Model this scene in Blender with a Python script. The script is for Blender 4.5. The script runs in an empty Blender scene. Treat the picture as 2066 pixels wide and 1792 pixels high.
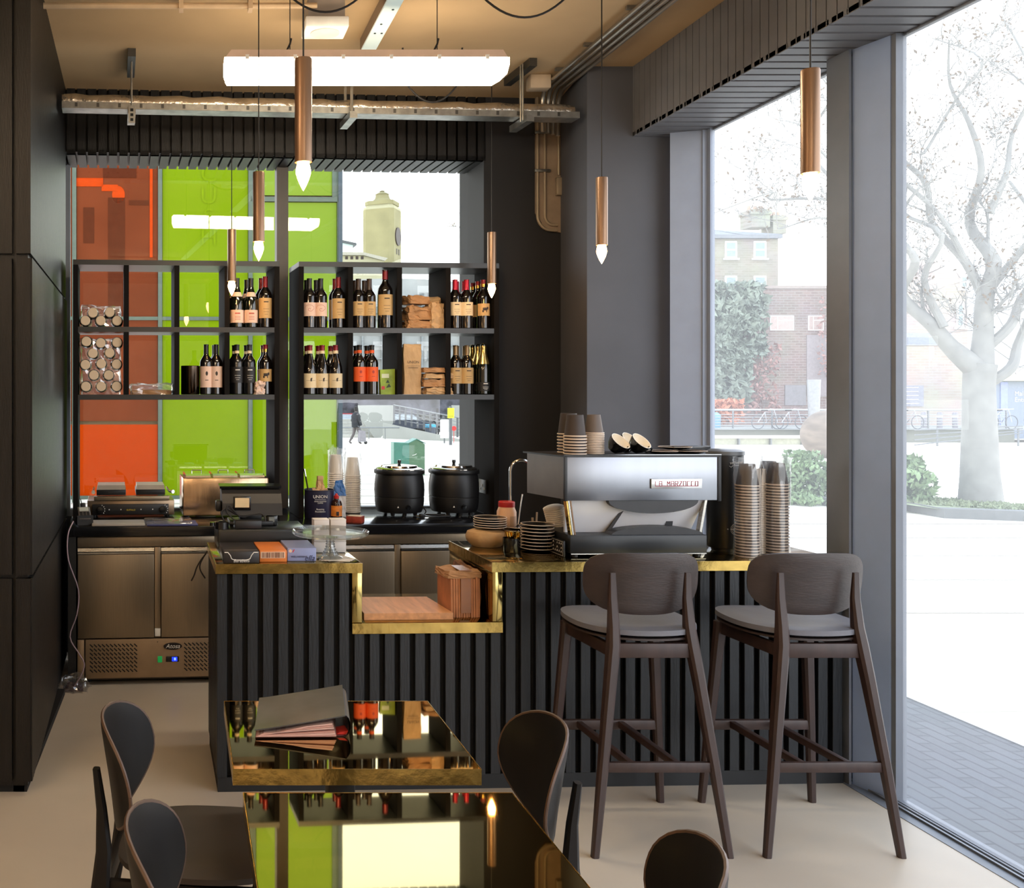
import bpy, bmesh, math, random
from mathutils import Vector, Matrix, Euler, noise as mnoise
R = random.Random(11)
PI = math.pi
U0, V0, FP, H = 370.0, 790.0, 2000.0, 1.65
col = bpy.context.scene.collection

# ------------------------------------------------------------------ frames
class Frame:
    def __init__(s, ox, oy, t):
        s.ox, s.oy, s.th = ox, oy, math.atan(t)
        s.c, s.s = math.cos(s.th), math.sin(s.th)
        s.M = Matrix.Translation((ox, oy, 0)) @ Matrix.Rotation(s.th, 4, 'Z')
W = Frame(0, 0, 0)
B = Frame(0, 5.56, 0.07)        # back counter front line
A = Frame(0.142, 4.07, 0.035)   # service bar front line
def ray(F, u, v, y):
    a = (u - U0) / FP; b = (V0 - v) / FP
    s = (y - F.s * F.ox + F.c * F.oy) / (F.c - F.s * a)
    return s, F.c * (s * a - F.ox) + F.s * (s - F.oy), H + s * b
def L(F, u, v, y):              # photo point on the plane local y -> local x, z
    s, x, z = ray(F, u, v, y); return x, z
def X(F, u, y): return L(F, u, V0, y)[0]
def Zp(F, u, v, y): return L(F, u, v, y)[1]
def LZ(F, u, v, z):             # photo point on the level z -> local x, y
    s = (z - H) / ((V0 - v) / FP); a = (u - U0) / FP
    px, py = s * a - F.ox, s - F.oy
    return F.c * px + F.s * py, -F.s * px + F.c * py
def gnd(x, y): return -0.03 if y < 6.5 else -0.03 - 0.02 * (y - 6.5)
def gp(u, v):                   # photo point on the sloping plaza
    k = (v - V0) / FP
    Y = 1.55 / (k - 0.02) if k > 0.021 else 400
    if Y < 6.5: Y = 1.68 / k
    return (u - U0) / FP * Y, Y

# ------------------------------------------------------------------ materials
def lin(c):
    def f(x):
        x /= 255.0
        return x / 12.92 if x <= 0.04045 else ((x + 0.055) / 1.055) ** 2.4
    return tuple(f(x) for x in c[:3]) + (1.0,)
MATS = {}
def mat(name, rgb, rough=0.5, metal=0.0, var=0.10, scale=9.0, bump=0.0, bscale=60.0, stretch=(1, 1, 1), spec=0.5, coat=0.0, emit=None, alpha=None, rvar=0.0):
    if name in MATS: return MATS[name]
    m = bpy.data.materials.new(name); m.use_nodes = True
    nt = m.node_tree; n = nt.nodes; ln = nt.links
    bs = n['Principled BSDF']
    tc = n.new('ShaderNodeTexCoord'); mp = n.new('ShaderNodeMapping'); mp.inputs['Scale'].default_value = stretch
    ln.new(tc.outputs['Object'], mp.inputs['Vector'])
    nz = n.new('ShaderNodeTexNoise'); nz.inputs['Scale'].default_value = scale; nz.inputs['Detail'].default_value = 4
    ln.new(mp.outputs['Vector'], nz.inputs['Vector'])
    rp = n.new('ShaderNodeValToRGB'); c = lin(rgb)
    rp.color_ramp.elements[0].position = 0.3; rp.color_ramp.elements[1].position = 0.7
    rp.color_ramp.elements[0].color = tuple(x * (1 - var) for x in c[:3]) + (1,)
    rp.color_ramp.elements[1].color = tuple(min(1, x * (1 + var)) for x in c[:3]) + (1,)
    ln.new(nz.outputs['Fac'], rp.inputs['Fac']); ln.new(rp.outputs['Color'], bs.inputs['Base Color'])
    bs.inputs['Roughness'].default_value = rough; bs.inputs['Metallic'].default_value = metal
    bs.inputs['Specular IOR Level'].default_value = spec; bs.inputs['Coat Weight'].default_value = coat
    bs.inputs['Coat Roughness'].default_value = 0.08
    if rvar:
        mr = n.new('ShaderNodeMapRange'); mr.inputs['To Min'].default_value = max(0, rough - rvar); mr.inputs['To Max'].default_value = rough + rvar
        ln.new(nz.outputs['Fac'], mr.inputs['Value']); ln.new(mr.outputs['Result'], bs.inputs['Roughness'])
    if bump:
        b2 = n.new('ShaderNodeTexNoise'); b2.inputs['Scale'].default_value = bscale; b2.inputs['Detail'].default_value = 3
        ln.new(mp.outputs['Vector'], b2.inputs['Vector'])
        bp = n.new('ShaderNodeBump'); bp.inputs['Strength'].default_value = bump; bp.inputs['Distance'].default_value = 0.01
        ln.new(b2.outputs['Fac'], bp.inputs['Height']); ln.new(bp.outputs['Normal'], bs.inputs['Normal'])
    if emit:
        bs.inputs['Emission Color'].default_value = lin(emit[0]); bs.inputs['Emission Strength'].default_value = emit[1]
    if alpha is not None: bs.inputs['Alpha'].default_value = alpha
    MATS[name] = m; return m
def brick(name, c1, c2, mortar, bw, bh, ms=0.012, rough=0.8, axis='xz', off=0.5):
    m = bpy.data.materials.new(name); m.use_nodes = True
    n = m.node_tree.nodes; ln = m.node_tree.links; bs = n['Principled BSDF']
    tc = n.new('ShaderNodeTexCoord'); mp = n.new('ShaderNodeMapping')
    if axis == 'xz': mp.inputs['Rotation'].default_value = (-PI / 2, 0, 0)
    if axis == 'yx': mp.inputs['Rotation'].default_value = (0, 0, PI / 2)
    ln.new(tc.outputs['Object'], mp.inputs['Vector'])
    bt = n.new('ShaderNodeTexBrick'); bt.inputs['Color1'].default_value = lin(c1); bt.inputs['Color2'].default_value = lin(c2)
    bt.inputs['Mortar'].default_value = lin(mortar); bt.inputs['Scale'].default_value = 1
    bt.inputs['Brick Width'].default_value = bw; bt.inputs['Row Height'].default_value = bh; bt.inputs['Mortar Size'].default_value = ms
    bt.offset = off
    ln.new(mp.outputs['Vector'], bt.inputs['Vector'])
    nz = n.new('ShaderNodeTexNoise'); nz.inputs['Scale'].default_value = 0.6; nz.inputs['Detail'].default_value = 5; ln.new(tc.outputs['Object'], nz.inputs['Vector'])
    mx = n.new('ShaderNodeMix'); mx.data_type = 'RGBA'; mx.blend_type = 'MULTIPLY'; mx.inputs['Factor'].default_value = 0.45
    ln.new(bt.outputs['Color'], mx.inputs['A']); ln.new(nz.outputs['Color'], mx.inputs['B'])
    hs = n.new('ShaderNodeHueSaturation'); hs.inputs['Saturation'].default_value = 0.75; hs.inputs['Value'].default_value = 1.25
    ln.new(mx.outputs['Result'], hs.inputs['Color']); ln.new(hs.outputs['Color'], bs.inputs['Base Color'])
    bs.inputs['Roughness'].default_value = rough
    MATS[name] = m; return m
def glassy(name, tint=(255, 255, 255), refl=0.10, haze=0.0, hcol=(235, 240, 245), rough=0.0, translucent=True, curve=True, k=0.8):
    m = bpy.data.materials.new(name); m.use_nodes = True
    nt = m.node_tree; n = nt.nodes; ln = nt.links
    n.remove(n['Principled BSDF']); out = n['Material Output']
    tr = n.new('ShaderNodeBsdfTransparent'); tr.inputs['Color'].default_value = lin(tint)
    gl = n.new('ShaderNodeBsdfGlossy'); gl.inputs['Roughness'].default_value = rough
    mx = n.new('ShaderNodeMixShader')
    if curve:
        lw = n.new('ShaderNodeLayerWeight'); lw.inputs['Blend'].default_value = 0.5; pw = n.new('ShaderNodeMath'); pw.operation = 'POWER'; pw.inputs[1].default_value = 5.0; ln.new(lw.outputs['Facing'], pw.inputs[0])
        ma = n.new('ShaderNodeMath'); ma.operation = 'MULTIPLY_ADD'; ma.inputs[1].default_value = k; ma.inputs[2].default_value = refl; ma.use_clamp = True
        ln.new(pw.outputs['Value'], ma.inputs[0]); ln.new(ma.outputs['Value'], mx.inputs['Fac'])
    else: mx.inputs['Fac'].default_value = refl
    ln.new(tr.outputs['BSDF'], mx.inputs[1]); ln.new(gl.outputs['BSDF'], mx.inputs[2])
    last = mx
    if haze:
        df = n.new('ShaderNodeBsdfTranslucent' if translucent else 'ShaderNodeBsdfDiffuse'); df.inputs['Color'].default_value = lin(hcol)
        m2 = n.new('ShaderNodeMixShader')
        tc = n.new('ShaderNodeTexCoord'); nz = n.new('ShaderNodeTexNoise'); nz.inputs['Scale'].default_value = 1.4; ln.new(tc.outputs['Object'], nz.inputs['Vector'])
        mr = n.new('ShaderNodeMapRange'); mr.inputs['To Min'].default_value = haze * 0.7; mr.inputs['To Max'].default_value = haze * 1.3
        ln.new(nz.outputs['Fac'], mr.inputs['Value']); ln.new(mr.outputs['Result'], m2.inputs['Fac'])
        ln.new(mx.outputs['Shader'], m2.inputs[1]); ln.new(df.outputs['BSDF'], m2.inputs[2]); last = m2
    ln.new(last.outputs['Shader'], out.inputs['Surface'])
    MATS[name] = m; return m
def emis(name, rgb, strength):
    m = bpy.data.materials.new(name); m.use_nodes = True
    n = m.node_tree.nodes; ln = m.node_tree.links; n.remove(n['Principled BSDF'])
    e = n.new('ShaderNodeEmission'); e.inputs['Color'].default_value = lin(rgb); e.inputs['Strength'].default_value = strength
    ln.new(e.outputs['Emission'], n['Material Output'].inputs['Surface']); MATS[name] = m; return m

black_wood = mat('black stained timber', (21, 19, 18), 0.42, var=0.35, scale=6, stretch=(6, 6, 0.6), bump=0.2, bscale=40, spec=0.35)
bar_slat = mat('blue black painted slats', (21, 24, 28), 0.45, var=0.2, scale=8, stretch=(4, 4, 0.6), bump=0.15, bscale=30)
black_gap = mat('black void paint', (9, 9, 10), 0.8)
pier_m = mat('charcoal painted pier', (84, 85, 91), 0.7, var=0.08, scale=3)
wall_m = mat('near black wall paint', (32, 31, 33), 0.7, var=0.12, scale=3)
steel_grey = mat('grey coated steel post', (150, 160, 178), 0.5, var=0.04)
steel_dark = mat('dark grey steel frame', (118, 124, 134), 0.45, var=0.05)
ceil_m = mat('warm concrete ceiling', (192, 162, 122), 0.85, var=0.13, scale=1.3, bump=0.1, bscale=14)
floor_m = mat('polished pale concrete floor', (196, 185, 168), 0.36, var=0.09, scale=1.6, bump=0.02, bscale=8, rvar=0.08)
thresh_m = mat('grey threshold metal', (120, 126, 134), 0.4, metal=0.2)
brass = mat('polished brass sheet', (204, 178, 116), 0.025, metal=1, var=0.08, scale=3, bump=0.004, bscale=3)
brass_e = mat('hammered brass edging', (190, 160, 90), 0.2, metal=1, var=0.22, scale=16, bump=0.12, bscale=28)
brass_bar = mat('aged brass counter', (182, 160, 98), 0.10, metal=1, var=0.22, scale=7, bump=0.03, bscale=8, rvar=0.05)
copper = mat('brushed bronze tube', (146, 116, 92), 0.34, metal=0.6, var=0.03, scale=10, stretch=(20, 20, 1))
cable_m = mat('black cable', (22, 18, 16), 0.6)
rubber = mat('black plastic', (24, 23, 24), 0.42)
rubber_s = mat('glossy black enamel', (13, 13, 14), 0.22, coat=0.3)
steel = mat('brushed stainless', (176, 172, 164), 0.28, metal=1, var=0.06, scale=10, stretch=(1, 1, 40), rvar=0.05)
steel_f = mat('fridge stainless', (150, 134, 112), 0.36, metal=0.8, var=0.06, scale=6, stretch=(30, 1, 1))
mirror = mat('splash steel with painted reflection', (240, 240, 244), 0.32, metal=0.15, var=0.02)  # pale matt colour stands in for the window's reflection
chrome = mat('chrome', (215, 213, 208), 0.10, metal=1, var=0.02)
galv = mat('galvanised steel', (160, 158, 152), 0.35, metal=0.85, var=0.25, scale=18)
foil = mat('foil pipe wrap', (198, 186, 170), 0.25, metal=0.9, var=0.2, scale=16, bump=0.6, bscale=45)
wenge = mat('wenge stained ply', (52, 40, 36), 0.42, var=0.22, scale=5, stretch=(1, 6, 6), bump=0.08, bscale=30)
wenge_l = mat('wenge stained legs', (54, 38, 34), 0.45, var=0.25, scale=6, stretch=(6, 6, 1))
ply_edge = mat('ply edge', (92, 70, 56), 0.5, var=0.2, scale=20)
seat_pad = mat('charcoal leatherette', (104, 104, 111), 0.45, var=0.08, bump=0.05, bscale=120)
black_chair = mat('black stained ply', (22, 19, 18), 0.5, var=0.2, scale=5, stretch=(6, 6, 1), spec=0.3)
shelf_m = mat('matt black shelf board', (34, 33, 32), 0.35, var=0.12, scale=5, spec=0.6)
shelf_u = mat('matt black shelf upright', (27, 25, 24), 0.75, var=0.12, scale=5, spec=0.04)
white_m = mat('white plastic', (232, 230, 224), 0.4)
cream = mat('cream cap plastic', (214, 190, 160), 0.45, var=0.05)
winegl = mat('dark wine glass', (16, 12, 11), 0.06, spec=0.7, coat=0.5)
green_gl = mat('dark green bottle glass', (13, 18, 12), 0.06, spec=0.7, coat=0.5)
cup_dark = mat('dark brown paper cup', (62, 52, 47), 0.6, var=0.06)
cup_rim = mat('cream cup rim', (226, 206, 186), 0.5, var=0.04)
cup_white = mat('white paper cup', (248, 238, 224), 0.55, var=0.03)
kraft = mat('kraft paper', (178, 132, 88), 0.75, var=0.16, scale=10, bump=0.35, bscale=22)
kraft_l = mat('pale kraft paper', (202, 164, 118), 0.75, var=0.14, scale=12, bump=0.3, bscale=22)
board_w = mat('beech board', (214, 152, 100), 0.5, var=0.16, scale=6, stretch=(7, 1, 7))
navy = mat('navy tin', (42, 41, 66), 0.4)
red_p = mat('red plastic', (196, 44, 42), 0.4)
orange_l = mat('orange wine label', (238, 96, 40), 0.6, var=0.05)
cream_l = mat('cream wine label', (226, 206, 168), 0.6, var=0.05)
tan_l = mat('tan wine label', (206, 168, 112), 0.6, var=0.06)
pink_l = mat('blush wine label', (230, 196, 176), 0.6, var=0.04)
ink = mat('dark ink', (52, 40, 34), 0.6)
red_ink = mat('red ink', (176, 58, 46), 0.6)
foil_red = mat('dark red capsule', (126, 30, 36), 0.3, metal=0.3)
foil_brt = mat('cherry red capsule', (188, 30, 56), 0.3, metal=0.3)
foil_blk = mat('black capsule', (24, 22, 22), 0.35)
foil_gold = mat('gold foil', (206, 176, 106), 0.25, metal=0.9, var=0.25, scale=60)
gold_m = mat('gold metal', (220, 176, 84), 0.2, metal=1)
white_ink = mat('white print', (232, 228, 220), 0.6)
clear_pl = glassy('clear plastic film', refl=0.16, haze=0.10, hcol=(250, 250, 250), rough=0.12)
wrap_pl = glassy('crinkled film', refl=0.20, haze=0.03, hcol=(250, 250, 250), rough=0.08)
clear_bt = glassy('clear bottle plastic', tint=(66, 62, 56), refl=0.26, haze=0.06, hcol=(150, 140, 125), rough=0.15)
clear_gl = glassy('pressed glass', tint=(236, 240, 240), refl=0.20, haze=0.14, hcol=(240, 240, 238), rough=0.05)
pane_m = glassy('window glass', tint=(246, 250, 248), refl=0.07, k=0.5)
glare_veil = glassy('dusty window glass', tint=(250, 251, 252), refl=0.02, k=0.3, haze=0.13, hcol=(245, 248, 252))  # milky haze in the glass imitates lens glare over the view
glare_veil2 = glassy('second glare veil window glass', tint=(250, 251, 252), refl=0.02, k=0.3, haze=0.13, hcol=(245, 248, 252))  # same imitated glare, for the near pane
tube_em = emis('lit diffuser', (255, 236, 206), 36.0)
fill_tube_em = emis('added warm fill diffuser', (255, 224, 184), 52.0)  # for the added out-of-view battens on the left
bulb_em = emis('lit bulb', (255, 190, 116), 55.0)

# ------------------------------------------------------------------ mesh builder
class MB:
    def __init__(s): s.bm = bmesh.new()
    def box(s, x0, x1, y0, y1, z0, z1, bev=0.0, M=None, seg=2):
        x0, x1 = min(x0, x1), max(x0, x1); y0, y1 = min(y0, y1), max(y0, y1); z0, z1 = min(z0, z1), max(z0, z1)
        v = [s.bm.verts.new((x, y, z)) for x in (x0, x1) for y in (y0, y1) for z in (z0, z1)]
        f = [s.bm.faces.new([v[i] for i in q]) for q in ((0, 1, 3, 2), (4, 6, 7, 5), (0, 4, 5, 1), (2, 3, 7, 6), (0, 2, 6, 4), (1, 5, 7, 3))]
        if M is not None:
            for q in v: q.co = M @ q.co
        if bev > 0:
            es = list({e for q in f for e in q.edges})
            bmesh.ops.bevel(s.bm, geom=es, offset=bev, segments=seg, affect='EDGES', profile=0.5)
        return s
    def hexa(s, p):             # 8 points: bottom 4 ccw, top 4 ccw
        v = [s.bm.verts.new(q) for q in p]
        for q in ((3, 2, 1, 0), (4, 5, 6, 7), (0, 1, 5, 4), (1, 2, 6, 5), (2, 3, 7, 6), (3, 0, 4, 7)): s.bm.faces.new([v[i] for i in q])
        return s
    def ring(s, pts): return [s.bm.verts.new(p) for p in pts]
    def skin(s, rings, c0=True, c1=True, closed=True):
        for a, b in zip(rings, rings[1:]):
            n = len(a)
            for i in range(n if closed else n - 1):
                j = (i + 1) % n
                s.bm.faces.new((a[i], a[j], b[j], b[i]))
        if c0: s.bm.faces.new(list(reversed(rings[0])))
        if c1: s.bm.faces.new(rings[-1])
        return s
    def lathe(s, prof, c=(0, 0, 0), seg=20, M=None, a0=0.0, a1=2 * PI, caps=True):
        full = abs(a1 - a0 - 2 * PI) < 1e-6
        n = seg if full else seg + 1
        rings = []
        for r, z in prof:
            r = max(r, 0.0004)
            rings.append(s.ring([Vector((c[0] + r * math.cos(a0 + (a1 - a0) * i / seg), c[1] + r * math.sin(a0 + (a1 - a0) * i / seg), c[2] + z)) for i in range(n)]))
        if M is not None:
            for g in rings:
                for v in g: v.co = M @ v.co
        s.skin(rings, full and caps, full and caps, full); return s
    def tube(s, pts, r, seg=8, caps=True):
        pts = [Vector(p) for p in pts]; rs = r if isinstance(r, (list, tuple)) else [r] * len(pts)
        rings = []; up = None
        for i, p in enumerate(pts):
            d = (pts[min(i + 1, len(pts) - 1)] - pts[max(i - 1, 0)]).normalized()
            if up is None:
                up = Vector((0, 0, 1)) if abs(d.z) < 0.9 else Vector((1, 0, 0))
            x = d.cross(up)
            if x.length < 1e-5: x = d.orthogonal()
            x.normalize(); y = x.cross(d).normalized(); up = y
            rings.append(s.ring([p + rs[i] * (math.cos(2 * PI * k / seg) * x + math.sin(2 * PI * k / seg) * y) for k in range(seg)]))
        s.skin(rings, caps, caps); return s
    def bar(s, p0, p1, w, h, bev=0.0):   # box along p0-p1, w sideways, h upward
        p0, p1 = Vector(p0), Vector(p1); d = (p1 - p0); l = d.length; d.normalize()
        up = Vector((0, 0, 1)) if abs(d.z) < 0.95 else Vector((0, 1, 0))
        x = d.cross(up).normalized(); y = x.cross(d)
        M = Matrix((x, d, y)).transposed().to_4x4(); M.translation = p0
        return s.box(-w / 2, w / 2, 0, l, -h / 2, h / 2, bev, M)
    def prism(s, poly, y0, y1, plane='xz', M=None):
        f = (lambda p, y: (p[0], y, p[1])) if plane == 'xz' else ((lambda p, y: (p[0], p[1], y)) if plane == 'xy' else (lambda p, y: (y, p[0], p[1])))
        a = s.ring([f(p, y0) for p in poly]); b = s.ring([f(p, y1) for p in poly])
        if M is not None:
            for v in a + b: v.co = M @ v.co
        s.skin([a, b]); return s
    def vloft(s, pts):          # (x, y, z, w, d): rounded-rectangle sections up a leg
        rings = []
        for x, y, z, w, d in pts:
            c = min(w, d) * 0.22; hw, hd = w / 2, d / 2
            rings.append(s.ring([(x + a, y + b, z) for a, b in ((hw - c, -hd), (hw, -hd + c), (hw, hd - c), (hw - c, hd), (-hw + c, hd), (-hw, hd - c), (-hw, -hd + c), (-hw + c, -hd))]))
        s.skin(rings); return s
    def quad(s, p): s.bm.faces.new([s.bm.verts.new(q) for q in p]); return s
    def shell(s, outline, bend, t, rings=6, edge=None):
        # outline in (s,h) about its middle; bend maps (s,h)->(point, normal)
        cx = sum(p[0] for p in outline) / len(outline); cy = sum(p[1] for p in outline) / len(outline)
        sides = []
        for sg in (0.5, -0.5):
            rs = []
            for k in range(1, rings + 1):
                q = k / rings
                tt = t * (1.0 if k < rings else 0.55)
                pts = []
                for p in outline:
                    a, n = bend(cx + (p[0] - cx) * q, cy + (p[1] - cy) * q); pts.append(Vector(a) + Vector(n) * sg * tt)
                rs.append(s.ring(pts))
            a, n = bend(cx, cy); c = s.bm.verts.new(Vector(a) + Vector(n) * sg * t)
            N = len(outline)
            for i in range(N):
                s.bm.faces.new((c, rs[0][i], rs[0][(i + 1) % N]))
            s.skin(rs, False, False); sides.append(rs[-1])
        s.skin(sides, False, False); return s
    def crumple(s, w, d, h, amp, seed=1, cuts=5, taper=1.0, c=(0, 0, 0), rz=0, rx=0):
        tb_ = bmesh.new(); bmesh.ops.create_cube(tb_, size=1.0)
        bmesh.ops.subdivide_edges(tb_, edges=list(tb_.edges), cuts=cuts, use_grid_fill=True)
        tb_.verts.index_update(); nv = list(tb_.verts)
        rr = random.Random(seed); off = Vector((seed * 3.1, seed * 1.7, 0))
        M = Matrix.Translation(c) @ Matrix.Rotation(rz, 4, 'Z') @ Matrix.Rotation(rx, 4, 'X')
        for v in nv:
            p = v.co.copy(); k = 1 + (taper - 1) * (p.z + 0.5)
            q = Vector((p.x * w * k, p.y * d * k, (p.z + 0.5) * h))
            nn = mnoise.noise_vector(q * (2.2 / max(w, d, h)) * 2 + off)
            q += Vector((nn.x, nn.y, nn.z * (0.2 if p.z < -0.49 else 1))) * amp
            q += Vector((rr.uniform(-1, 1), rr.uniform(-1, 1), rr.uniform(-1, 1) * (0.1 if p.z < -0.49 else 1))) * amp * 0.28
            q.z = max(q.z, 0.0)
            v.co = M @ q
        cp = [s.bm.verts.new(v.co) for v in nv]
        for f in tb_.faces: s.bm.faces.new([cp[v.index] for v in f.verts])
        tb_.free()
        return s
    def leaf(s, p, size, rnd):
        d = Vector((rnd.gauss(0, 1), rnd.gauss(0, 1), rnd.gauss(0, 0.8))).normalized(); e = d.orthogonal().normalized()
        e = Matrix.Rotation(rnd.uniform(0, 6.28), 3, d) @ e; f = d.cross(e)
        p = Vector(p); l = size * rnd.uniform(0.7, 1.3)
        s.bm.faces.new([s.bm.verts.new(q) for q in (p - e * l, p + f * l * 0.45, p + e * l, p - f * l * 0.45)])
    def build(s, name, m, parent=None, smooth=True, M=None, ang=35):
        bm = s.bm
        if M is not None: bm.transform(M)
        bmesh.ops.recalc_face_normals(bm, faces=bm.faces)
        me = bpy.data.meshes.new(name); bm.to_mesh(me); bm.free()
        me.materials.append(m)
        if smooth:
            me.polygons.foreach_set('use_smooth', [True] * len(me.polygons)); me.set_sharp_from_angle(angle=math.radians(ang))
        o = bpy.data.objects.new(name, me); col.objects.link(o)
        if parent: o.parent = parent
        return o

def tag(o, label, cat, group=None, kind=None):
    o['label'] = label; o['category'] = cat
    if group: o['group'] = group
    if kind: o['kind'] = kind
    return o
def thing(name, label, cat, F=W, loc=(0, 0, 0), rz=0.0, group=None):
    o = bpy.data.objects.new(name, None); o.empty_display_size = 0.05; col.objects.link(o)
    o.location = F.M @ Vector(loc); o.rotation_euler = (0, 0, F.th + rz)
    return tag(o, label, cat, group)
def solo(mb, name, m, label, cat, F=W, loc=(0, 0, 0), rz=0.0, group=None, smooth=True, kind=None):
    o = mb.build(name, m, None, smooth); o.location = F.M @ Vector(loc); o.rotation_euler = (0, 0, F.th + rz)
    return tag(o, label, cat, group, kind)
def struct(name, mb, m, F=W, parent=None, smooth=False):
    o = mb.build(name, m, parent, smooth)
    if not parent:
        o.location = F.M @ Vector((0, 0, 0)); o.rotation_euler = (0, 0, F.th); o['kind'] = 'structure'
    return o
def dup(root, F, loc, rz=0.0, label=None, group=None):
    def cp(o, par):
        c = o.copy(); col.objects.link(c)
        if par: c.parent = par
        for ch in KIDS.get(o.name) or list(o.children): cp(ch, c)
        return c
    r = cp(root, None); r.location = F.M @ Vector(loc); r.rotation_euler = (0, 0, F.th + rz)
    if label: r['label'] = label
    if group: r['group'] = group
    return r
KIDS = {}
def text(body, size, parent, loc, m, rot=(PI / 2, 0, 0), name='lettering', ext=0.0004, align='CENTER', shear=0.0, sx=1.0):
    c = bpy.data.curves.new(name, 'FONT'); c.body = body; c.size = size; c.extrude = ext; c.align_x = align; c.align_y = 'CENTER'; c.shear = shear
    c.resolution_u = 3; c.materials.append(m)
    tmp = bpy.data.objects.new(name, c); col.objects.link(tmp)
    dg = bpy.context.evaluated_depsgraph_get(); me = bpy.data.meshes.new_from_object(tmp.evaluated_get(dg)); bpy.data.objects.remove(tmp); bpy.data.curves.remove(c)
    me.name = name; o = bpy.data.objects.new(name, me); col.objects.link(o); o.parent = parent; o.location = loc; o.rotation_euler = rot; o.scale = (sx, 1, 1)
    return o
ORD = 'first second third fourth fifth sixth seventh eighth ninth tenth eleventh twelfth thirteenth fourteenth fifteenth sixteenth seventeenth eighteenth nineteenth twentieth'.split()
ORD += ['twenty-' + o for o in ORD[:9]] + ['thirtieth'] + ['thirty-' + o for o in ORD[:9]]
def arc(c, r, a0, a1, n=12, plane='xz'):
    out = []
    for i in range(n + 1):
        a = a0 + (a1 - a0) * i / n
        out.append((c[0] + r * math.cos(a), c[1], c[2] + r * math.sin(a)) if plane == 'xz' else (c[0] + r * math.cos(a), c[1] + r * math.sin(a), c[2]))
    return out
# ================================================================== ROOM SHELL
ZC, ZS = 3.48, 3.085
# floor: pale concrete to the window threshold
struct('floor', MB().box(-4.2, 2.777, -3.2, 6.9, -0.06, 0), floor_m)
struct('ceiling', MB().box(-4.2, 2.9, -3.2, 7.2, ZC, ZC + 0.15), ceil_m)
struct('trim_1', MB().box(2.777, 2.90, -3.2, 6.2, -0.05, 0.002).box(2.825, 2.835, -3.2, 5.5, 0.002, 0.010).box(2.848, 2.858, -3.2, 5.5, 0.002, 0.010), thresh_m)
struct('wall_rear', MB().box(-4.2, 2.9, -3.35, -3.2, 0, ZC), mat('rear plaster', (196, 186, 170), 0.8))
struct('wall_far_left', MB().box(-4.35, -4.2, -3.35, 4.05, 0, ZC), mat('side plaster', (188, 172, 150), 0.8))
# left slatted partition: board front, fine-slatted side
def xl(y): return -0.618 - 0.045 * (y - 4.05)
m = MB()
m.hexa([(-4.2, 4.075, 0.03), (xl(4.07) - 0.02, 4.075, 0.03), (xl(6.1) - 0.02, 6.1, 0.03), (-4.2, 6.1, 0.03), (-4.2, 4.075, ZC), (xl(4.07) - 0.02, 4.075, ZC), (xl(6.1) - 0.02, 6.1, ZC), (-4.2, 6.1, ZC)])
x = -0.625
for i in range(14):                         # boards of the front, three tiers high
    w = 0.060 if i % 2 == 0 else 0.085
    for z0, z1, dy in ((0.055, 0.885, 0.0), (0.90, 2.195, 0.0), (2.215, ZC, 0.006)):
        m.box(x - w, x, 4.05 + dy, 4.08, z0, z1)
    x -= w + 0.016
p = 0.036
for i in range(60):                         # narrow slats of the side
    y = 4.055 + i * p
    if y > 5.98: break
    for z0, z1, dx in ((0.055, 0.885, 0.0), (0.90, 2.195, 0.0), (2.215, ZC, 0.007)):
        if y > 5.35 and z0 < 2.0: dx = 0.0
        m.box(xl(y) - 0.03, xl(y) - dx, y, y + p - 0.012, z0, z1)
struct('wall_left', m, black_wood)
struct('baseboard_left', MB().box(-4.2, -0.655, 4.085, 4.10, 0, 0.03).box(-0.70, -0.645, 4.085, 5.4, 0, 0.03), black_gap)
# back wall: slatted valance over the window, its slatted soffit, the wall beside
yv, yg = 0.47, 0.79
xb0, xb1 = -0.80, 1.905
m = MB(); m.box(xb0, 2.40, yv + 0.03, yv + 0.05, ZS + 0.02, ZC).box(xb0, 2.0, yv + 0.05, yg + 0.1, ZS + 0.03, ZS + 0.06)
x = xb0
while x < xb1 + 0.02:
    m.box(x, x + 0.050, yv, yv + 0.03, ZS, ZC)
    m.box(x, x + 0.050, yv, yg + 0.05, ZS, ZS + 0.028)
    x += 0.0635
struct('wall_back', m, black_wood, B)
m = MB()
m.hexa([(xb1, yv, 0), (2.60, yv, 0), (2.60, yg + 0.2, 0), (xb1 + 0.03, yg + 0.2, 0), (xb1, yv, ZC), (2.60, yv, ZC), (2.60, yg + 0.2, ZC), (xb1 + 0.03, yg + 0.2, ZC)])
m.box(-0.9, xb1 + 0.05, yg - 0.02, yg + 0.2, 0, 0.86)
struct('wall_back_side', m, wall_m, B)
# window jamb left, mullion, frame, pane
wf = MB()
wf.box(-0.72, -0.665, yg - 0.02, yg + 0.05, 0.86, ZS + 0.03).box(-0.72, xb1 + 0.05, yg - 0.02, yg + 0.05, 0.86, 0.905)
struct('window_1', wf, steel_dark, B)
w1 = bpy.data.objects['window_1']
x0 = X(B, 556, yg); x1 = X(B, 579, yg)
struct('window_mullion', MB().box(x0, x1, yg - 0.05, yg + 0.03, 0.905, ZS + 0.03), mat('bronze mullion', (74, 66, 60), 0.45), B, w1)
struct('window_pane', MB().quad([(-0.665, yg + 0.01, 0.905), (x0 + 0.01, yg + 0.01, 0.905), (x0 + 0.01, yg + 0.01, ZS + 0.03), (-0.665, yg + 0.01, ZS + 0.03)]).quad([(x1 - 0.01, yg + 0.01, 0.905), (xb1 + 0.03, yg + 0.01, 0.905), (xb1 + 0.03, yg + 0.01, ZS + 0.03), (x1 - 0.01, yg + 0.01, ZS + 0.03)]), pane_m, B, w1)
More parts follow.
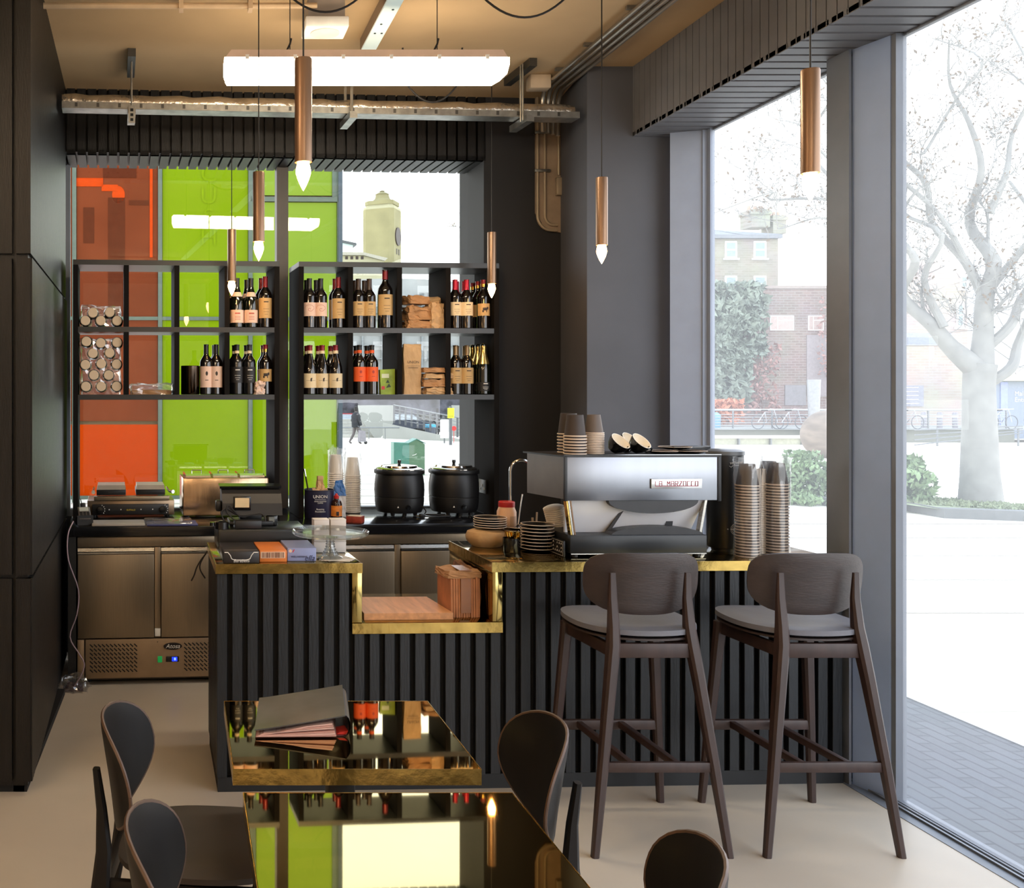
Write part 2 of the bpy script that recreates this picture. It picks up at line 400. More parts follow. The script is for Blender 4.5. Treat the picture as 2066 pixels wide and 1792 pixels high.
# pier at the back right
def hexa_plan(mb, pl, z0, z1): return mb.hexa([(a, b, z0) for a, b in pl] + [(a, b, z1) for a, b in pl])
struct('wall_pier', hexa_plan(MB(), [(2.272, 5.58), (2.762, 5.58), (2.86, 6.3), (2.352, 6.18)], 0, ZC), pier_m)
# steel posts of the right window wall
m = MB(); hexa_plan(m, [(2.70, 5.50), (2.845, 5.44), (2.90, 5.50), (2.90, 5.58)][:], 0, ZS)
m.box(2.845, 2.885, 5.43, 5.47, 0, ZS); m.box(2.87, 2.895, 5.40, 5.44, 0, ZS)
struct('trim_2', m, steel_grey)
m = MB(); hexa_plan(m, [(2.808, 4.16), (2.848, 3.995), (2.90, 3.995), (2.90, 4.16)], 0, ZS)
struct('trim_5', MB().box(2.852, 2.895, 3.968, 3.994, 0, ZS), steel_dark)
struct('trim_3', m, mat('pale grey steel post', (160, 184, 226), 0.5, var=0.03))
struct('trim_4', MB().box(2.79, 2.80, 4.155, 4.30, 0, ZS).box(2.86, 2.90, 4.16, 4.33, 0, ZS), steel_dark)
# right beam box with slatted soffit
m = MB(); m.box(2.55, 2.93, -3.2, 6.2, ZS + 0.025, ZC)
y = -3.2
while y < 5.6:
    m.box(2.53, 2.55, y, y + 0.058, ZS + 0.004, ZC); y += 0.064
y = 1.0
while y < 5.6:
    m.box(2.53, 2.885, y, y + 0.068, ZS, ZS + 0.025); y += 0.0875
m.box(2.885, 2.905, 1.0, 5.6, ZS - 0.012, ZS + 0.03)
struct('wall_right_beam', m, mat('grey black beam slats', (112, 112, 116), 0.55, var=0.12, scale=5), W)
# big right panes
for nm, y0, y1, gm in (('window_2', 4.32, 5.42, glare_veil), ('window_3', -3.2, 3.97, glare_veil2)):
    fr = struct(nm, MB().box(2.86, 2.90, y0, y1, -0.04, 0.012), steel_dark)
    struct('window_pane', MB().quad([(2.88, y0, 0.012), (2.88, y1, 0.012), (2.88, y1, ZS), (2.88, y0, ZS)]), gm, W, fr)
# wall conduit chase on the back wall beside the pier
xa, za = L(B, 1079, 195, yv - 0.002); xc, zb = L(B, 1135, 470, yv - 0.002)
t = thing('wall_chase', 'beige ragged strip of bare wall with bent metal conduits, right of the back window', 'conduit panel', B, (xa, yv, zb))
w_, h_ = xc - xa, za - zb
ol = [(0.0, 0.0 + 0.12)] + [(0.02 + 0.05 * i / 3, 0.12 - 0.11 * math.sin(PI / 2 * i / 3)) for i in range(1, 4)] + [(w_ - 0.01, 0.0)]
rr = random.Random(4)
ol += [(w_ + rr.uniform(-0.012, 0.008), h_ * i / 14) for i in range(1, 15)] + [(0, h_)]
m = MB(); m.prism(ol, -0.012, -0.002); m.build('bare_plaster', mat('bare beige plaster', (150, 130, 110), 0.8, var=0.15, scale=12), t, False)
def conduit(x, zbot, rad, dx, z1=None):
    pts = [(x, -0.022, z1 or h_ + 0.02)] + [(x + rad - rad * math.cos(a), -0.022, zbot + rad - rad * math.sin(a)) for a in [PI / 2 * i / 8 for i in range(9)]] + [(x + rad + dx, -0.022, zbot)]
    MB().tube(pts, 0.009, 10).build('conduit', mat('beige painted conduit', (164, 148, 126), 0.4, metal=0.3), t)
conduit(0.008, 0.012, 0.09, 0.035); conduit(0.055, 0.045, 0.06, 0.02)
MB().tube([(w_ - 0.035, -0.022, h_), (w_ - 0.035, -0.022, h_ * 0.42)], 0.008).build('conduit', MATS['beige painted conduit'], t)
MB().box(w_ - 0.055, w_ - 0.005, -0.045, -0.012, h_ * 0.27, h_ * 0.40, 0.006).build('junction_box', MATS['beige painted conduit'], t)
m = MB()
for zz in (0.44, 0.72): m.box(-0.012, w_ * 0.5, -0.034, -0.012, h_ * zz, h_ * zz + 0.018, 0.003)
m.build('conduit_clip', galv, t)

# ================================================================== CEILING SERVICES
def cpt(u, v, z): return LZ(W, u, v, z)
# insulated pipe and cable tray in front of the valance
zt = 3.185
t = thing('cable_tray', 'long galvanised cable tray hung in front of the black valance', 'cable tray', B, (0.8, -0.10, zt))
MB().box(-1.47, 1.42, -0.05, 0.05, 0, 0.004).box(-1.47, 1.42, -0.052, -0.048, 0, 0.035).box(-1.47, 1.42, 0.048, 0.052, 0, 0.035).build('tray', galv, t)
m = MB()
for i in range(24): m.box(-1.4 + i * 0.117, -1.385 + i * 0.117, -0.054, -0.0525, 0.008, 0.03)
m.build('splice_bolt', mat('dark zinc', (90, 88, 84), 0.4, metal=0.8), t)
pts = [(-1.47 + 2.87 * i / 40, 0.0, 0.0 + 0.003 * math.sin(i * 1.7)) for i in range(41)]
solo(MB().tube(pts, [0.040 + 0.003 * math.sin(i * 2.3) for i in range(41)], 14), 'insulated_pipe', foil, 'foil-wrapped insulated pipe lying along the cable tray', 'pipe', B, (0.8, -0.10, zt + 0.048))
for k, (u, lab) in enumerate(((265, 'threaded rod hanger with slotted channel at the left end of the cable tray'), (703, 'rod hanger at the middle of the cable tray behind the big bronze pendant'), (1052, 'rod hanger with long channel at the right end of the cable tray'))):
    hx = X(B, u, -0.10)
    t = thing('pipe_hanger', lab, 'hanger', B, (hx, -0.10, zt), 0, 'hangers of the cable tray')
    dx = (0.0, 0.0, 0.03)[k]
    MB().box(-0.021, 0.021, -0.12, 0.12, -0.042, -0.006).build('channel', galv, t)
    MB().box(-0.021, 0.021, -0.16, 0.20, ZC - zt - 0.045, ZC - zt - 0.001).build('ceiling_channel', mat('dark zinc', (90, 88, 84)), t)
    for yy in (-0.075, 0.075) if k == 0 else (-0.09, -0.06, 0.06, 0.09): MB().tube([(dx * (1 if yy > 0 else -1), yy, -0.03), (dx * (1 if yy > 0 else -1), yy, ZC - zt - 0.01)], 0.005, 6).build('rod', galv, t)
    if k == 0:
        MB().box(-0.018, 0.018, -0.145, -0.135, -0.10, -0.006).build('strut_end', galv, t)
        m = MB()
        for q in range(3): m.box(-0.008, 0.008, -0.147, -0.1445, -0.09 + q * 0.026, -0.075 + q * 0.026)
        m.build('slot', black_gap, t)
# conduits running along the right side of the ceiling
for k in range(4):
    xx = 2.13 + k * 0.042
    solo(MB().tube([(0, -4.5, 0), (0, 0, 0)] + [(0, 0.10 * math.sin(a), -0.10 + 0.10 * math.cos(a)) for a in [PI / 2 * i / 6 for i in range(1, 7)]] + [(0, 0.10, -0.26)], 0.0125, 10), 'ceiling_conduit', mat('steel conduit', (180, 172, 160), 0.3, metal=0.9),
         ORD[k] + ' from the left of the four parallel metal conduits on the ceiling by the beam', 'conduit', W, (xx, 5.78 + 0.03 * k, 3.45), 0, 'conduits along the ceiling')
for k, yy in enumerate((5.6, 5.2, 4.7, 4.2, 3.4)):
    solo(MB().box(2.10, 2.29, -0.01, 0.01, 3.462, 3.479), 'ceiling_clamp', galv, ORD[k] + ' saddle strip along the ceiling conduits, counted from the back corner', 'clamp', W, (0, yy, 0), 0, 'saddle strips on the ceiling conduits')
cx, cy = cpt(1103, 166, 3.40)
solo(MB().box(-0.06, 0.06, -0.04, 0.04, -0.04, 0.04, 0.006), 'junction_box', mat('beige plastic', (206, 184, 156), 0.5), 'small beige junction box where the conduits turn down', 'junction box', W, (2.06, 5.75, 3.44))
# long thin conduit on the left of the ceiling
y_ = 4.60
solo(MB().tube([(-0.9, 0, 0), (0.62, 0.0, 0)], 0.014, 10).box(-0.02, 0.0, -0.03, 0.03, -0.022, 0.03).box(0.30, 0.32, -0.03, 0.03, -0.022, 0.03), 'ceiling_pipe', mat('cream painted pipe', (206, 178, 142), 0.5), 'cream painted pipe across the ceiling, above the left pendants', 'pipe', W, (0.0, y_, 3.44))
# trunking rail
t = thing('ceiling_trunking', 'white metal trunking rail running along the ceiling above the batten light', 'trunking', W, (0.95, 5.14, 3.40))
MB().box(-0.037, 0.037, -5.5, 0, 0.0, 0.012, 0.003).build('cover_strip', mat('glowing white rail enamel', (236, 246, 240), 0.35, emit=((200, 228, 220), 0.35)), t)  # faint emission stands in for light; the brown side has painted shade
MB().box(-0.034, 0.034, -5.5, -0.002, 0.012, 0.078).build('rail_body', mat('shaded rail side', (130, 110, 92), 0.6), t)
for yy, xx in ((-0.30, -0.015), (-0.30, 0.018), (-0.42, -0.008), (-0.60, 0.01)): MB().lathe([(0.006, -0.002), (0.006, 0.001)], (xx, yy, -0.001), 8).build('screw', rubber, t)
# square ceiling speaker
t = thing('ceiling_speaker', 'white square ceiling speaker with round grille, beside the trunking rail', 'speaker', W, (0.665, 4.66, 3.335))
MB().box(-0.10, 0.10, -0.085, 0.085, 0, 0.05, 0.006).build('housing', white_m, t)
MB().box(-0.085, 0.085, -0.06, 0.085, 0.05, 0.144).build('mounting_box', mat('grey enamel', (150, 140, 130), 0.6), t)
MB().lathe([(0.068, -0.004), (0.068, 0.002)], (0, 0, 0), 32).build('grille', mat('pale grille mesh', (200, 196, 190), 0.6), t)
solo(MB().lathe([(0.012, -0.03), (0.045, -0.02), (0.05, 0.0), (0.05, 0.04)], (0, 0, 0), 20).lathe([(0.0, -0.06), (0.005, -0.058), (0.005, -0.03)], (0, 0, 0), 8), 'smoke_detector', white_m, 'round white smoke detector at the top edge beside the front pendant cord', 'detector', W, (0.535, 4.36, 3.44))
# drooping cables
def droop(name, u0, u1, v, sag, Y, lab):
    xa, za = L(W, u0, v, Y); xb, zb = L(W, u1, v, Y)
    pts = [(xa + (xb - xa) * i / 14, Y, za - sag * (1 - (2 * i / 14 - 1) ** 2)) for i in range(15)]
    pts = [(xa - 0.02, Y, 3.47)] + pts + [(xb + 0.02, Y, 3.47)]
    solo(MB().tube(pts, 0.005, 7), name, cable_m, lab, 'cable', W)
droop('hanging_cable', 578, 735, -14, 0.085, 4.44, 'black cable loop drooping from the ceiling at the front pendant')
droop('hanging_cable', 972, 1145, -8, 0.095, 4.40, 'black cable loop drooping from the ceiling left of the window-side pendants')
droop('hanging_cable', 820, 925, 168, 0.10, 5.25, 'thin cable loop hanging under the right half of the batten light')
# batten light
yb = 4.42
xa, zb_ = L(W, 452, 166, yb); xc, zt_ = L(W, 1021, 123, yb)
t = thing('ceiling_batten_light', 'long lit batten light hung below the ceiling, crossed by the big pendant', 'light', W, ((xa + xc) / 2, yb, zb_))
hw = (xc - xa) / 2; hh = zt_ - zb_
pr = [(-hw + 0.015, 0.0), (hw - 0.05, 0.0), (hw - 0.012, 0.022), (hw, hh * 0.7), (hw, hh), (-hw, hh), (-hw, hh * 0.4), (-hw + 0.008, 0.012)]
MB().prism(pr, -0.05, 0.05).build('diffuser', tube_em, t, False)
MB().prism([(-hw + 0.005, hh), (hw - 0.01, hh), (hw - 0.03, hh + 0.032), (-hw + 0.03, hh + 0.032)], -0.055, 0.055).build('housing', mat('batten housing', (206, 180, 160), 0.5), t, False)
m = MB()
for q in range(6): m.box(-hw + 0.1 + q * (2 * hw - 0.2) / 5 - 0.008, -hw + 0.1 + q * (2 * hw - 0.2) / 5 + 0.008, -0.058, 0.058, hh - 0.01, hh + 0.01)
m.build('clip', white_m, t)
for uu in (585, 882):
    xx = X(W, uu, yb) - (xa + xc) / 2
    MB().tube([(xx, 0, hh + 0.03), (xx, 0.0, hh + 0.07), (xx, 0, ZC - zb_)], 0.0022, 5).tube([(xx - 0.02, 0, hh + 0.034), (xx, 0, hh + 0.075), (xx + 0.006, 0, hh + 0.10)], 0.0045, 5).build('suspension_wire', cable_m, t)
# battens added out of view to brighten the room
for bx_0, by_0, lb in ((0.6, -0.8, 'added unseen batten light over the dining tables'), (-1.9, 1.4, 'added unseen batten light over the left of the dining room'), (-1.9, -1.6, 'added unseen batten light at the rear left of the dining room')):
    t = thing('ceiling_batten_light', lb, 'light', W, (bx_0, by_0, 3.3))
    MB().box(-0.6, 0.6, -0.05, 0.05, 0, 0.09, 0.01).build('diffuser', fill_tube_em if bx_0 < 0 else tube_em, t)
    m = MB().box(-0.6, 0.6, -0.055, 0.055, 0.091, 0.12)
    for q in (-0.4, 0.4): m.tube([(q, 0, 0.12), (q, 0, 0.179)], 0.004, 5)
    m.build('housing', MATS['batten housing'], t)
# six pendants, two rows
def pendant():
    t = thing('pendant_light', '', 'pendant light', W, (0, 0, 0), 0, 'bronze tube pendants')
    MB().lathe([(0.0, 0.299), (0.024, 0.299), (0.025, 0.295), (0.025, 0.0), (0.022, 0.0), (0.022, 0.02), (0.0, 0.02)], (0, 0, 0), 24).build('tube_shade', copper, t)
    MB().lathe([(0.013, 0.02), (0.017, 0.0), (0.0215, -0.022), (0.0215, -0.032), (0.016, -0.05), (0.008, -0.068), (0.0, -0.082)], (0, 0, 0), 16).build('bulb', bulb_em, t)
    MB().tube([(0, 0, 0.299), (0, 0, ZC - 2.29)], 0.0028, 6).build('cord', cable_m, t)
    return t
p0 = pendant(); first = True
for uu, vv, lab in ((612, 328, 'biggest and nearest bronze pendant, crossing the batten light'), (522, 488, 'bronze pendant right of the far-left one, in front of the green panel'), (467.5, 568, 'bronze pendant over the bottle shelf in front of the rhone wine bottles'),
                    (1635, 350, 'bronze pendant against the bare tree in the right window'), (1214, 495, 'bronze pendant in front of the dark pier above the coffee machine'), (992, 573, 'bronze pendant at the right end of the bottle shelves')):
    Y = {612: 2.857, 522: 4.25, 467.5: 5.70, 1635: 2.857, 1214: 4.38, 992: 5.74}[uu]
    loc = (X(W, uu, Y), Y, Zp(W, uu, vv, Y))
    if first: p0.location = loc; p0['label'] = lab; first = False
    else: dup(p0, W, loc, 0, lab)

# ================================================================== BACK COUNTER
t = thing('back_worktop', 'black stone worktop running under the back window', 'worktop', B, (0, 0, 0.84))
x0 = X(B, 137, 0); x1 = 1.90
MB().box(x0, x1, 0, yg - 0.03, 0, 0.055, 0.004).build('slab', mat('black stone worktop', (20, 20, 22), 0.14, var=0.3, scale=60), t)
MB().box(x0, X(B, 153, 0), 0.02, 0.75, -0.84, -0.001).build('end_panel', mat('black laminate panel', (14, 14, 15), 0.5), t)
def fridge(xa, w, lab, logo=True):
    t = thing('counter_fridge', lab, 'fridge', B, (xa, 0.03, 0.0))
    MB().box(0, w, 0.03, 0.66, 0.025, 0.835).build('cabinet_body', mat('dark fridge body', (70, 62, 54), 0.4, metal=0.6), t)
    MB().box(0, w, 0.012, 0.03, 0.775, 0.832, 0.003).build('top_rail', steel_f, t)
    MB().box(w / 2 - 0.017, w / 2 + 0.017, 0.010, 0.03, 0.265, 0.772, 0.002).build('centre_post', steel_f, t)
    for s in (0, 1):
        xa_, xb_ = (0.002, w / 2 - 0.02) if s == 0 else (w / 2 + 0.02, w - 0.002)
        d = MB().box(xa_, xb_, 0.0, 0.029, 0.265, 0.735, 0.004).build('door', steel_f, t)
        MB().prism([(0.0, 0.738), (0.028, 0.738), (0.028, 0.768), (0.018, 0.768), (0.012, 0.75), (0.0, 0.746)], xa_, xb_, 'yz').build('door_handle', steel, d, False)
    MB().box(w / 2 - 0.016, w / 2 + 0.016, 0.006, 0.012, 0.27, 0.315, 0.002).build('hinge_plate', white_m, t)
    vp = MB().box(0.045, w, 0.0, 0.029, 0.04, 0.258, 0.003).box(0, 0.038, 0.0, 0.029, 0.04, 0.258, 0.003).build('vent_panel', mat('vent panel steel', (164, 140, 112), 0.42, metal=0.6), t)
    m = MB()
    for xs in (0.07, w - 0.30):
        for i in range(12):
            for j in range(7):
                px, pz = xs + i * 0.0225, 0.075 + j * 0.0235
                m.bar((px, -0.0006, pz + 0.016), (px + 0.017, -0.0006, pz), 0.0012, 0.0062)
    m.build('vent_slots', black_gap, vp)
    MB().lathe([(0.004, 0), (0.004, -0.004)], (w / 2, 0, 0.243), 8, None).build('screw_head', chrome, vp)
    if logo:
        lx, lz = w / 2 + 0.085, 0.215
        b = MB().prism([(lx + 0.052 * math.cos(a), lz + 0.02 * math.sin(a)) for a in [2 * PI * i / 28 for i in range(28)]], -0.004, 0.0).build('badge', mat('black badge', (26, 16, 16), 0.35), vp, False)
        text('Atosa', 0.034, b, (lx, -0.0045, lz), white_ink, shear=0.3)
        MB().box(lx - 0.085, lx - 0.06, -0.006, 0, 0.125, 0.16, 0.002).build('switch', mat('green lit switch', (24, 90, 50), 0.4, emit=((30, 190, 90), 0.35)), vp)
        g = MB().box(lx - 0.038, lx + 0.035, -0.005, 0, 0.127, 0.158, 0.003).build('controller', rubber, vp)
        MB().box(lx - 0.005, lx + 0.025, -0.006, -0.004, 0.131, 0.155).build('display', mat('blue display', (20, 30, 190), 0.4, emit=((30, 60, 255), 1.6)), g)
        text('0', 0.020, g, (lx + 0.012, -0.0065, 0.143), mat('blue digit', (170, 200, 255), emit=((150, 190, 255), 3.0)))
    m = MB()
    for xx in (0.06, w - 0.06):
        for yy in (0.10, 0.60): m.lathe([(0.02, 0), (0.02, 0.03)], (xx, yy, 0), 10)
    m.build('foot', rubber, t)
    return t
fridge(X(B, 156, 0.03), 0.90, 'stainless two-door counter fridge at the left with slotted vent panel')
fridge(X(B, 803, 0.03) - 0.45, 0.90, 'stainless two-door counter fridge seen through the gap in the bar', False)
MB_ = MB().box(X(B, 156, 0) + 0.93, X(B, 803, 0.03) - 0.48, 0.04, 0.06, 0.0, 0.835)
solo(MB_, 'filler_panel', black_gap, 'black filler panel between the two counter fridges', 'panel', B)

# ------------------------------------------------------------------ shelf units
ys, ysd = 0.30, 0.33
ZT, ZM, ZB = 2.410, 2.016, 1.616      # panel centres
TH = 0.030
def shelf_unit(u0, u1, lab):
    xa, xb = X(B, u0, ys), X(B, u1, ys)
    t = thing('bottle_shelf', lab, 'shelf', B, (xa, ys, 0.896))
    w = xb - xa; o = 0.896
    MB().box(0, w, 0, ysd, ZT - o - TH / 2, ZT - o + TH / 2).build('top_panel', shelf_m, t)
    for z in (ZM, ZB): MB().box(TH, w - TH, 0.002, ysd, z - o - TH / 2, z - o + TH / 2).build('shelf_board', shelf_m, t)
    for x in (0, w - TH): MB().box(x, x + TH, 0.0, ysd, 0, ZT - o - TH / 2 - 0.0005).build('side_panel', shelf_u, t)
    for k in (1, 2, 3):
        xx = TH + (w - TH) * k / 4 - TH
        for z0, z1 in ((ZM + TH / 2, ZT - TH / 2), (ZB + TH / 2, ZM - TH / 2)):
            MB().box(xx, xx + TH, 0.001, ysd, z0 - o + 0.0005, z1 - o - 0.0005).build('divider', shelf_u, t)
    return xa, xb
LXA, LXB = shelf_unit(147, 564, 'left black open bottle shelf unit in front of the orange and green panels')
RXA, RXB = shelf_unit(603, 1007, 'right black open bottle shelf unit holding wine and kraft bags')
# ================================================================== BOTTLES AND GOODS ON THE SHELVES
ZU, ZL_ = ZM + TH / 2 + 0.001, ZB + TH / 2 + 0.001
PROF = {
 'bord': [(0, 0.004), (0.034, 0), (0.0385, 0.004), (0.0385, 0.188), (0.036, 0.203), (0.026, 0.220), (0.0165, 0.234), (0.0142, 0.246), (0.0142, 0.292), (0.0156, 0.293), (0.0156, 0.299), (0, 0.30)],
 'burg': [(0, 0.004), (0.037, 0), (0.041, 0.004), (0.041, 0.135), (0.038, 0.165), (0.030, 0.195), (0.020, 0.225), (0.0150, 0.250), (0.0148, 0.289), (0.0162, 0.290), (0.0162, 0.297), (0, 0.298)],
 'champ': [(0, 0.004), (0.038, 0), (0.0425, 0.005), (0.0425, 0.15), (0.039, 0.18), (0.030, 0.212), (0.020, 0.245), (0.0165, 0.262), (0.0165, 0.285), (0.0185, 0.290), (0.018, 0.302), (0.010, 0.310), (0, 0.312)],
}
def prof_r(p, z):
    for (r0, z0), (r1, z1) in zip(p, p[1:]):
        if z0 <= z <= z1 and z1 > z0: return r0 + (r1 - r0) * (z - z0) / (z1 - z0)
    return p[-2][0]
def band(p, z0, z1, e, n=5): return [(prof_r(p, z0 + (z1 - z0) * i / n) + e, z0 + (z1 - z0) * i / n) for i in range(n + 1)]
LABEL_ARC = (PI * 1.08, PI * 1.92)
def curved(m, r, x0, x1, z0, z1, n=6):       # small print patch on the label cylinder, facing -y
    a0, a1 = -PI / 2 + x0 / r, -PI / 2 + x1 / r
    lo = [Vector((r * math.cos(a0 + (a1 - a0) * i / n), r * math.sin(a0 + (a1 - a0) * i / n), z0)) for i in range(n + 1)]
    hi = [Vector((p.x, p.y, z1)) for p in lo]
    for i in range(n): m.quad([lo[i], lo[i + 1], hi[i + 1], hi[i]])
def bottle(kind):
    k = BK[kind]; p = PROF[k['shape']]; sc = k.get('s', 1.0)
    t = thing('wine_bottle', '', 'bottle', B)
    body = MB().lathe(p, (0, 0, 0), 22).build('glass_body', k.get('glass', winegl), t)
    c0 = k.get('cap0', 0.243); top = p[-1][1]
    cp = band(p, c0, top - 0.002, 0.0007, 8) + [(0, top + 0.0012)]
    MB().lathe(cp, (0, 0, 0), 18).build('capsule', k['cap'], t)
    if 'collar' in k: MB().lathe(band(p, c0 - 0.012, c0 + 0.006, 0.0012, 2), (0, 0, 0), 18).build('neck_band', k['collar'], t)
    if 'neck' in k:
        m = MB(); m.lathe(band(p, k['neck'][0], k['neck'][1], 0.0010, 4), (0, 0, 0), 14, None, PI * 1.15, PI * 1.85); m.build('neck_label', k['neck'][2], t)
    if 'lab' in k:
        z0, z1, lm = k['lab']
        m = MB(); m.lathe(band(p, z0, z1, 0.0007, 2), (0, 0, 0), 16, None, *LABEL_ARC); lb = m.build('label', lm, t)
        r = prof_r(p, (z0 + z1) / 2) + 0.0012; m = MB(); h = z1 - z0; pm = k.get('ink', ink)
        pr = k.get('print', 'lines')
        if pr == 'lines':
            for q, wd in ((0.78, 0.014), (0.45, 0.018), (0.30, 0.016), (0.18, 0.010)): curved(m, r, -wd, wd, z0 + h * q, z0 + h * q + 0.0028 * (2 if q > 0.7 else 0.6))
        elif pr == 'red':
            for q in range(5): curved(m, r, -0.016 + q * 0.0065, -0.011 + q * 0.0065, z0 + h * 0.66, z0 + h * 0.66 + 0.010)
            for q in (0.48, 0.36, 0.24): curved(m, r, -0.017, 0.017, z0 + h * q, z0 + h * q + 0.0025)
        elif pr == 'crest':
            curved(m, r, -0.007, 0.007, z0 + h * 0.60, z0 + h * 0.72); curved(m, r, -0.004, 0.004, z0 + h * 0.56, z0 + h * 0.76); curved(m, r, -0.010, 0.010, z0 + h * 0.33, z0 + h * 0.36)
        elif pr == 'mark':
            curved(m, r, -0.030, 0.030, z0 + h * 0.50, z0 + h * 0.515); curved(m, r, -0.004, 0.005, z0 + h * 0.45, z0 + h * 0.66); curved(m, r, 0.001, 0.007, z0 + h * 0.6, z0 + h * 0.7)
        elif pr == 'beast':
            curved(m, r, -0.017, 0.010, z0 + h * 0.42, z0 + h * 0.66); curved(m, r, 0.008, 0.019, z0 + h * 0.50, z0 + h * 0.72); curved(m, r, -0.020, -0.010, z0 + h * 0.28, z0 + h * 0.45); curved(m, r, 0.004, 0.009, z0 + h * 0.28, z0 + h * 0.45)
        elif pr == 'swirl':
            pts = []
            for q in range(30):
                a = q * 0.32; rr_ = 0.003 + 0.0011 * q * (1 if q < 20 else 1.5); xx = -0.004 + rr_ * math.cos(a) * 0.75; zz = z0 + h * 0.5 + rr_ * math.sin(a) * 0.6
                xx = max(-0.034, min(0.034, xx)); zz = min(max(zz, z0 + 0.004), z1 - 0.004); aa = -PI / 2 + xx / r
                pts.append((r * math.cos(aa), r * math.sin(aa), zz))
            m.tube(pts, 0.0009, 4)
        m.build('print', pm, lb)
    if sc != 1.0: t.scale = (sc, sc, sc)
    return t
BK = {
 'rhone': dict(shape='burg', glass=green_gl, cap=foil_blk, neck=(0.185, 0.212, pink_l), lab=(0.028, 0.105, pink_l), ink=red_ink, print='red'),
 'redcap': dict(shape='bord', cap=foil_red, lab=(0.055, 0.172, tan_l), cap0=0.236, s=1.03),
 'crest': dict(shape='bord', cap=foil_blk, lab=(0.042, 0.168, pink_l), print='crest'),
 'chianti': dict(shape='bord', glass=rubber_s, cap=foil_blk, cap0=0.262, neck=(0.246, 0.262, cream_l), lab=(0.070, 0.165, mat('black wine label', (26, 24, 24), 0.5)), ink=white_ink, print='lines'),
 'beast': dict(shape='bord', cap=foil_red, cap0=0.268, collar=gold_m, lab=(0.078, 0.152, tan_l), print='beast'),
 'swirl': dict(shape='bord', cap=foil_blk, lab=(0.070, 0.152, pink_l), ink=red_ink, print='swirl', cap0=0.225),
 'tan': dict(shape='bord', cap=mat('brown capsule', (58, 40, 30), 0.35), lab=(0.074, 0.160, tan_l), cap0=0.232),
 'magnum': dict(shape='bord', cap=foil_red, lab=(0.066, 0.172, tan_l), cap0=0.25, s=1.18),
 'cherry': dict(shape='bord', cap=foil_brt, lab=(0.078, 0.160, cream_l), cap0=0.236),
 'rooster': dict(shape='burg', cap=foil_red, cap0=0.258, collar=cream_l, lab=(0.040, 0.126, cream_l), print='mark'),
 'orange': dict(shape='bord', cap=foil_blk, cap0=0.262, collar=orange_l, lab=(0.078, 0.166, orange_l), ink=red_ink, print='crest'),
 'gilt': dict(shape='bord', cap=mat('silver brown capsule', (140, 116, 84), 0.3, metal=0.6), lab=(0.066, 0.162, tan_l), cap0=0.238),
 'champ': dict(shape='champ', glass=green_gl, cap=foil_gold, cap0=0.185, lab=(0.02, 0.075, mat('black wine label', (26, 24, 24))), ink=white_ink, print='lines'),
}
first_of = {}
def place_bottle(kind, u, yd, zf, lab, group, s=None, rz=0):
    x = X(B, u, ys + yd); xf = X(B, u, ys); xa_, xb_ = (LXA, LXB) if u < 590 else (RXA, RXB)
    pit = (xb_ - xa_ - TH) / 4; ci = max(0, min(3, int((xf - xa_ - TH / 2) / pit))); r_ = 0.0435 * max(1, BK[kind].get('s', 1))
    x = max(xa_ + TH + pit * ci + r_ + 0.002 - (0.001 if ci else 0), min(xa_ + pit * (ci + 1) - r_ - 0.002, x))
    if kind not in first_of:
        o = bottle(kind); o.location = B.M @ Vector((x, ys + yd, zf)); o.rotation_euler = (0, 0, B.th + rz); o['label'] = lab; o['group'] = group; first_of[kind] = o
    else: o = dup(first_of[kind], B, (x, ys + yd, zf), rz, lab, group)
    if s: o.scale = (s, s, s)
    return o
G = 'wine bottles on the two shelf units'
f_, b_ = 0.060, 0.150
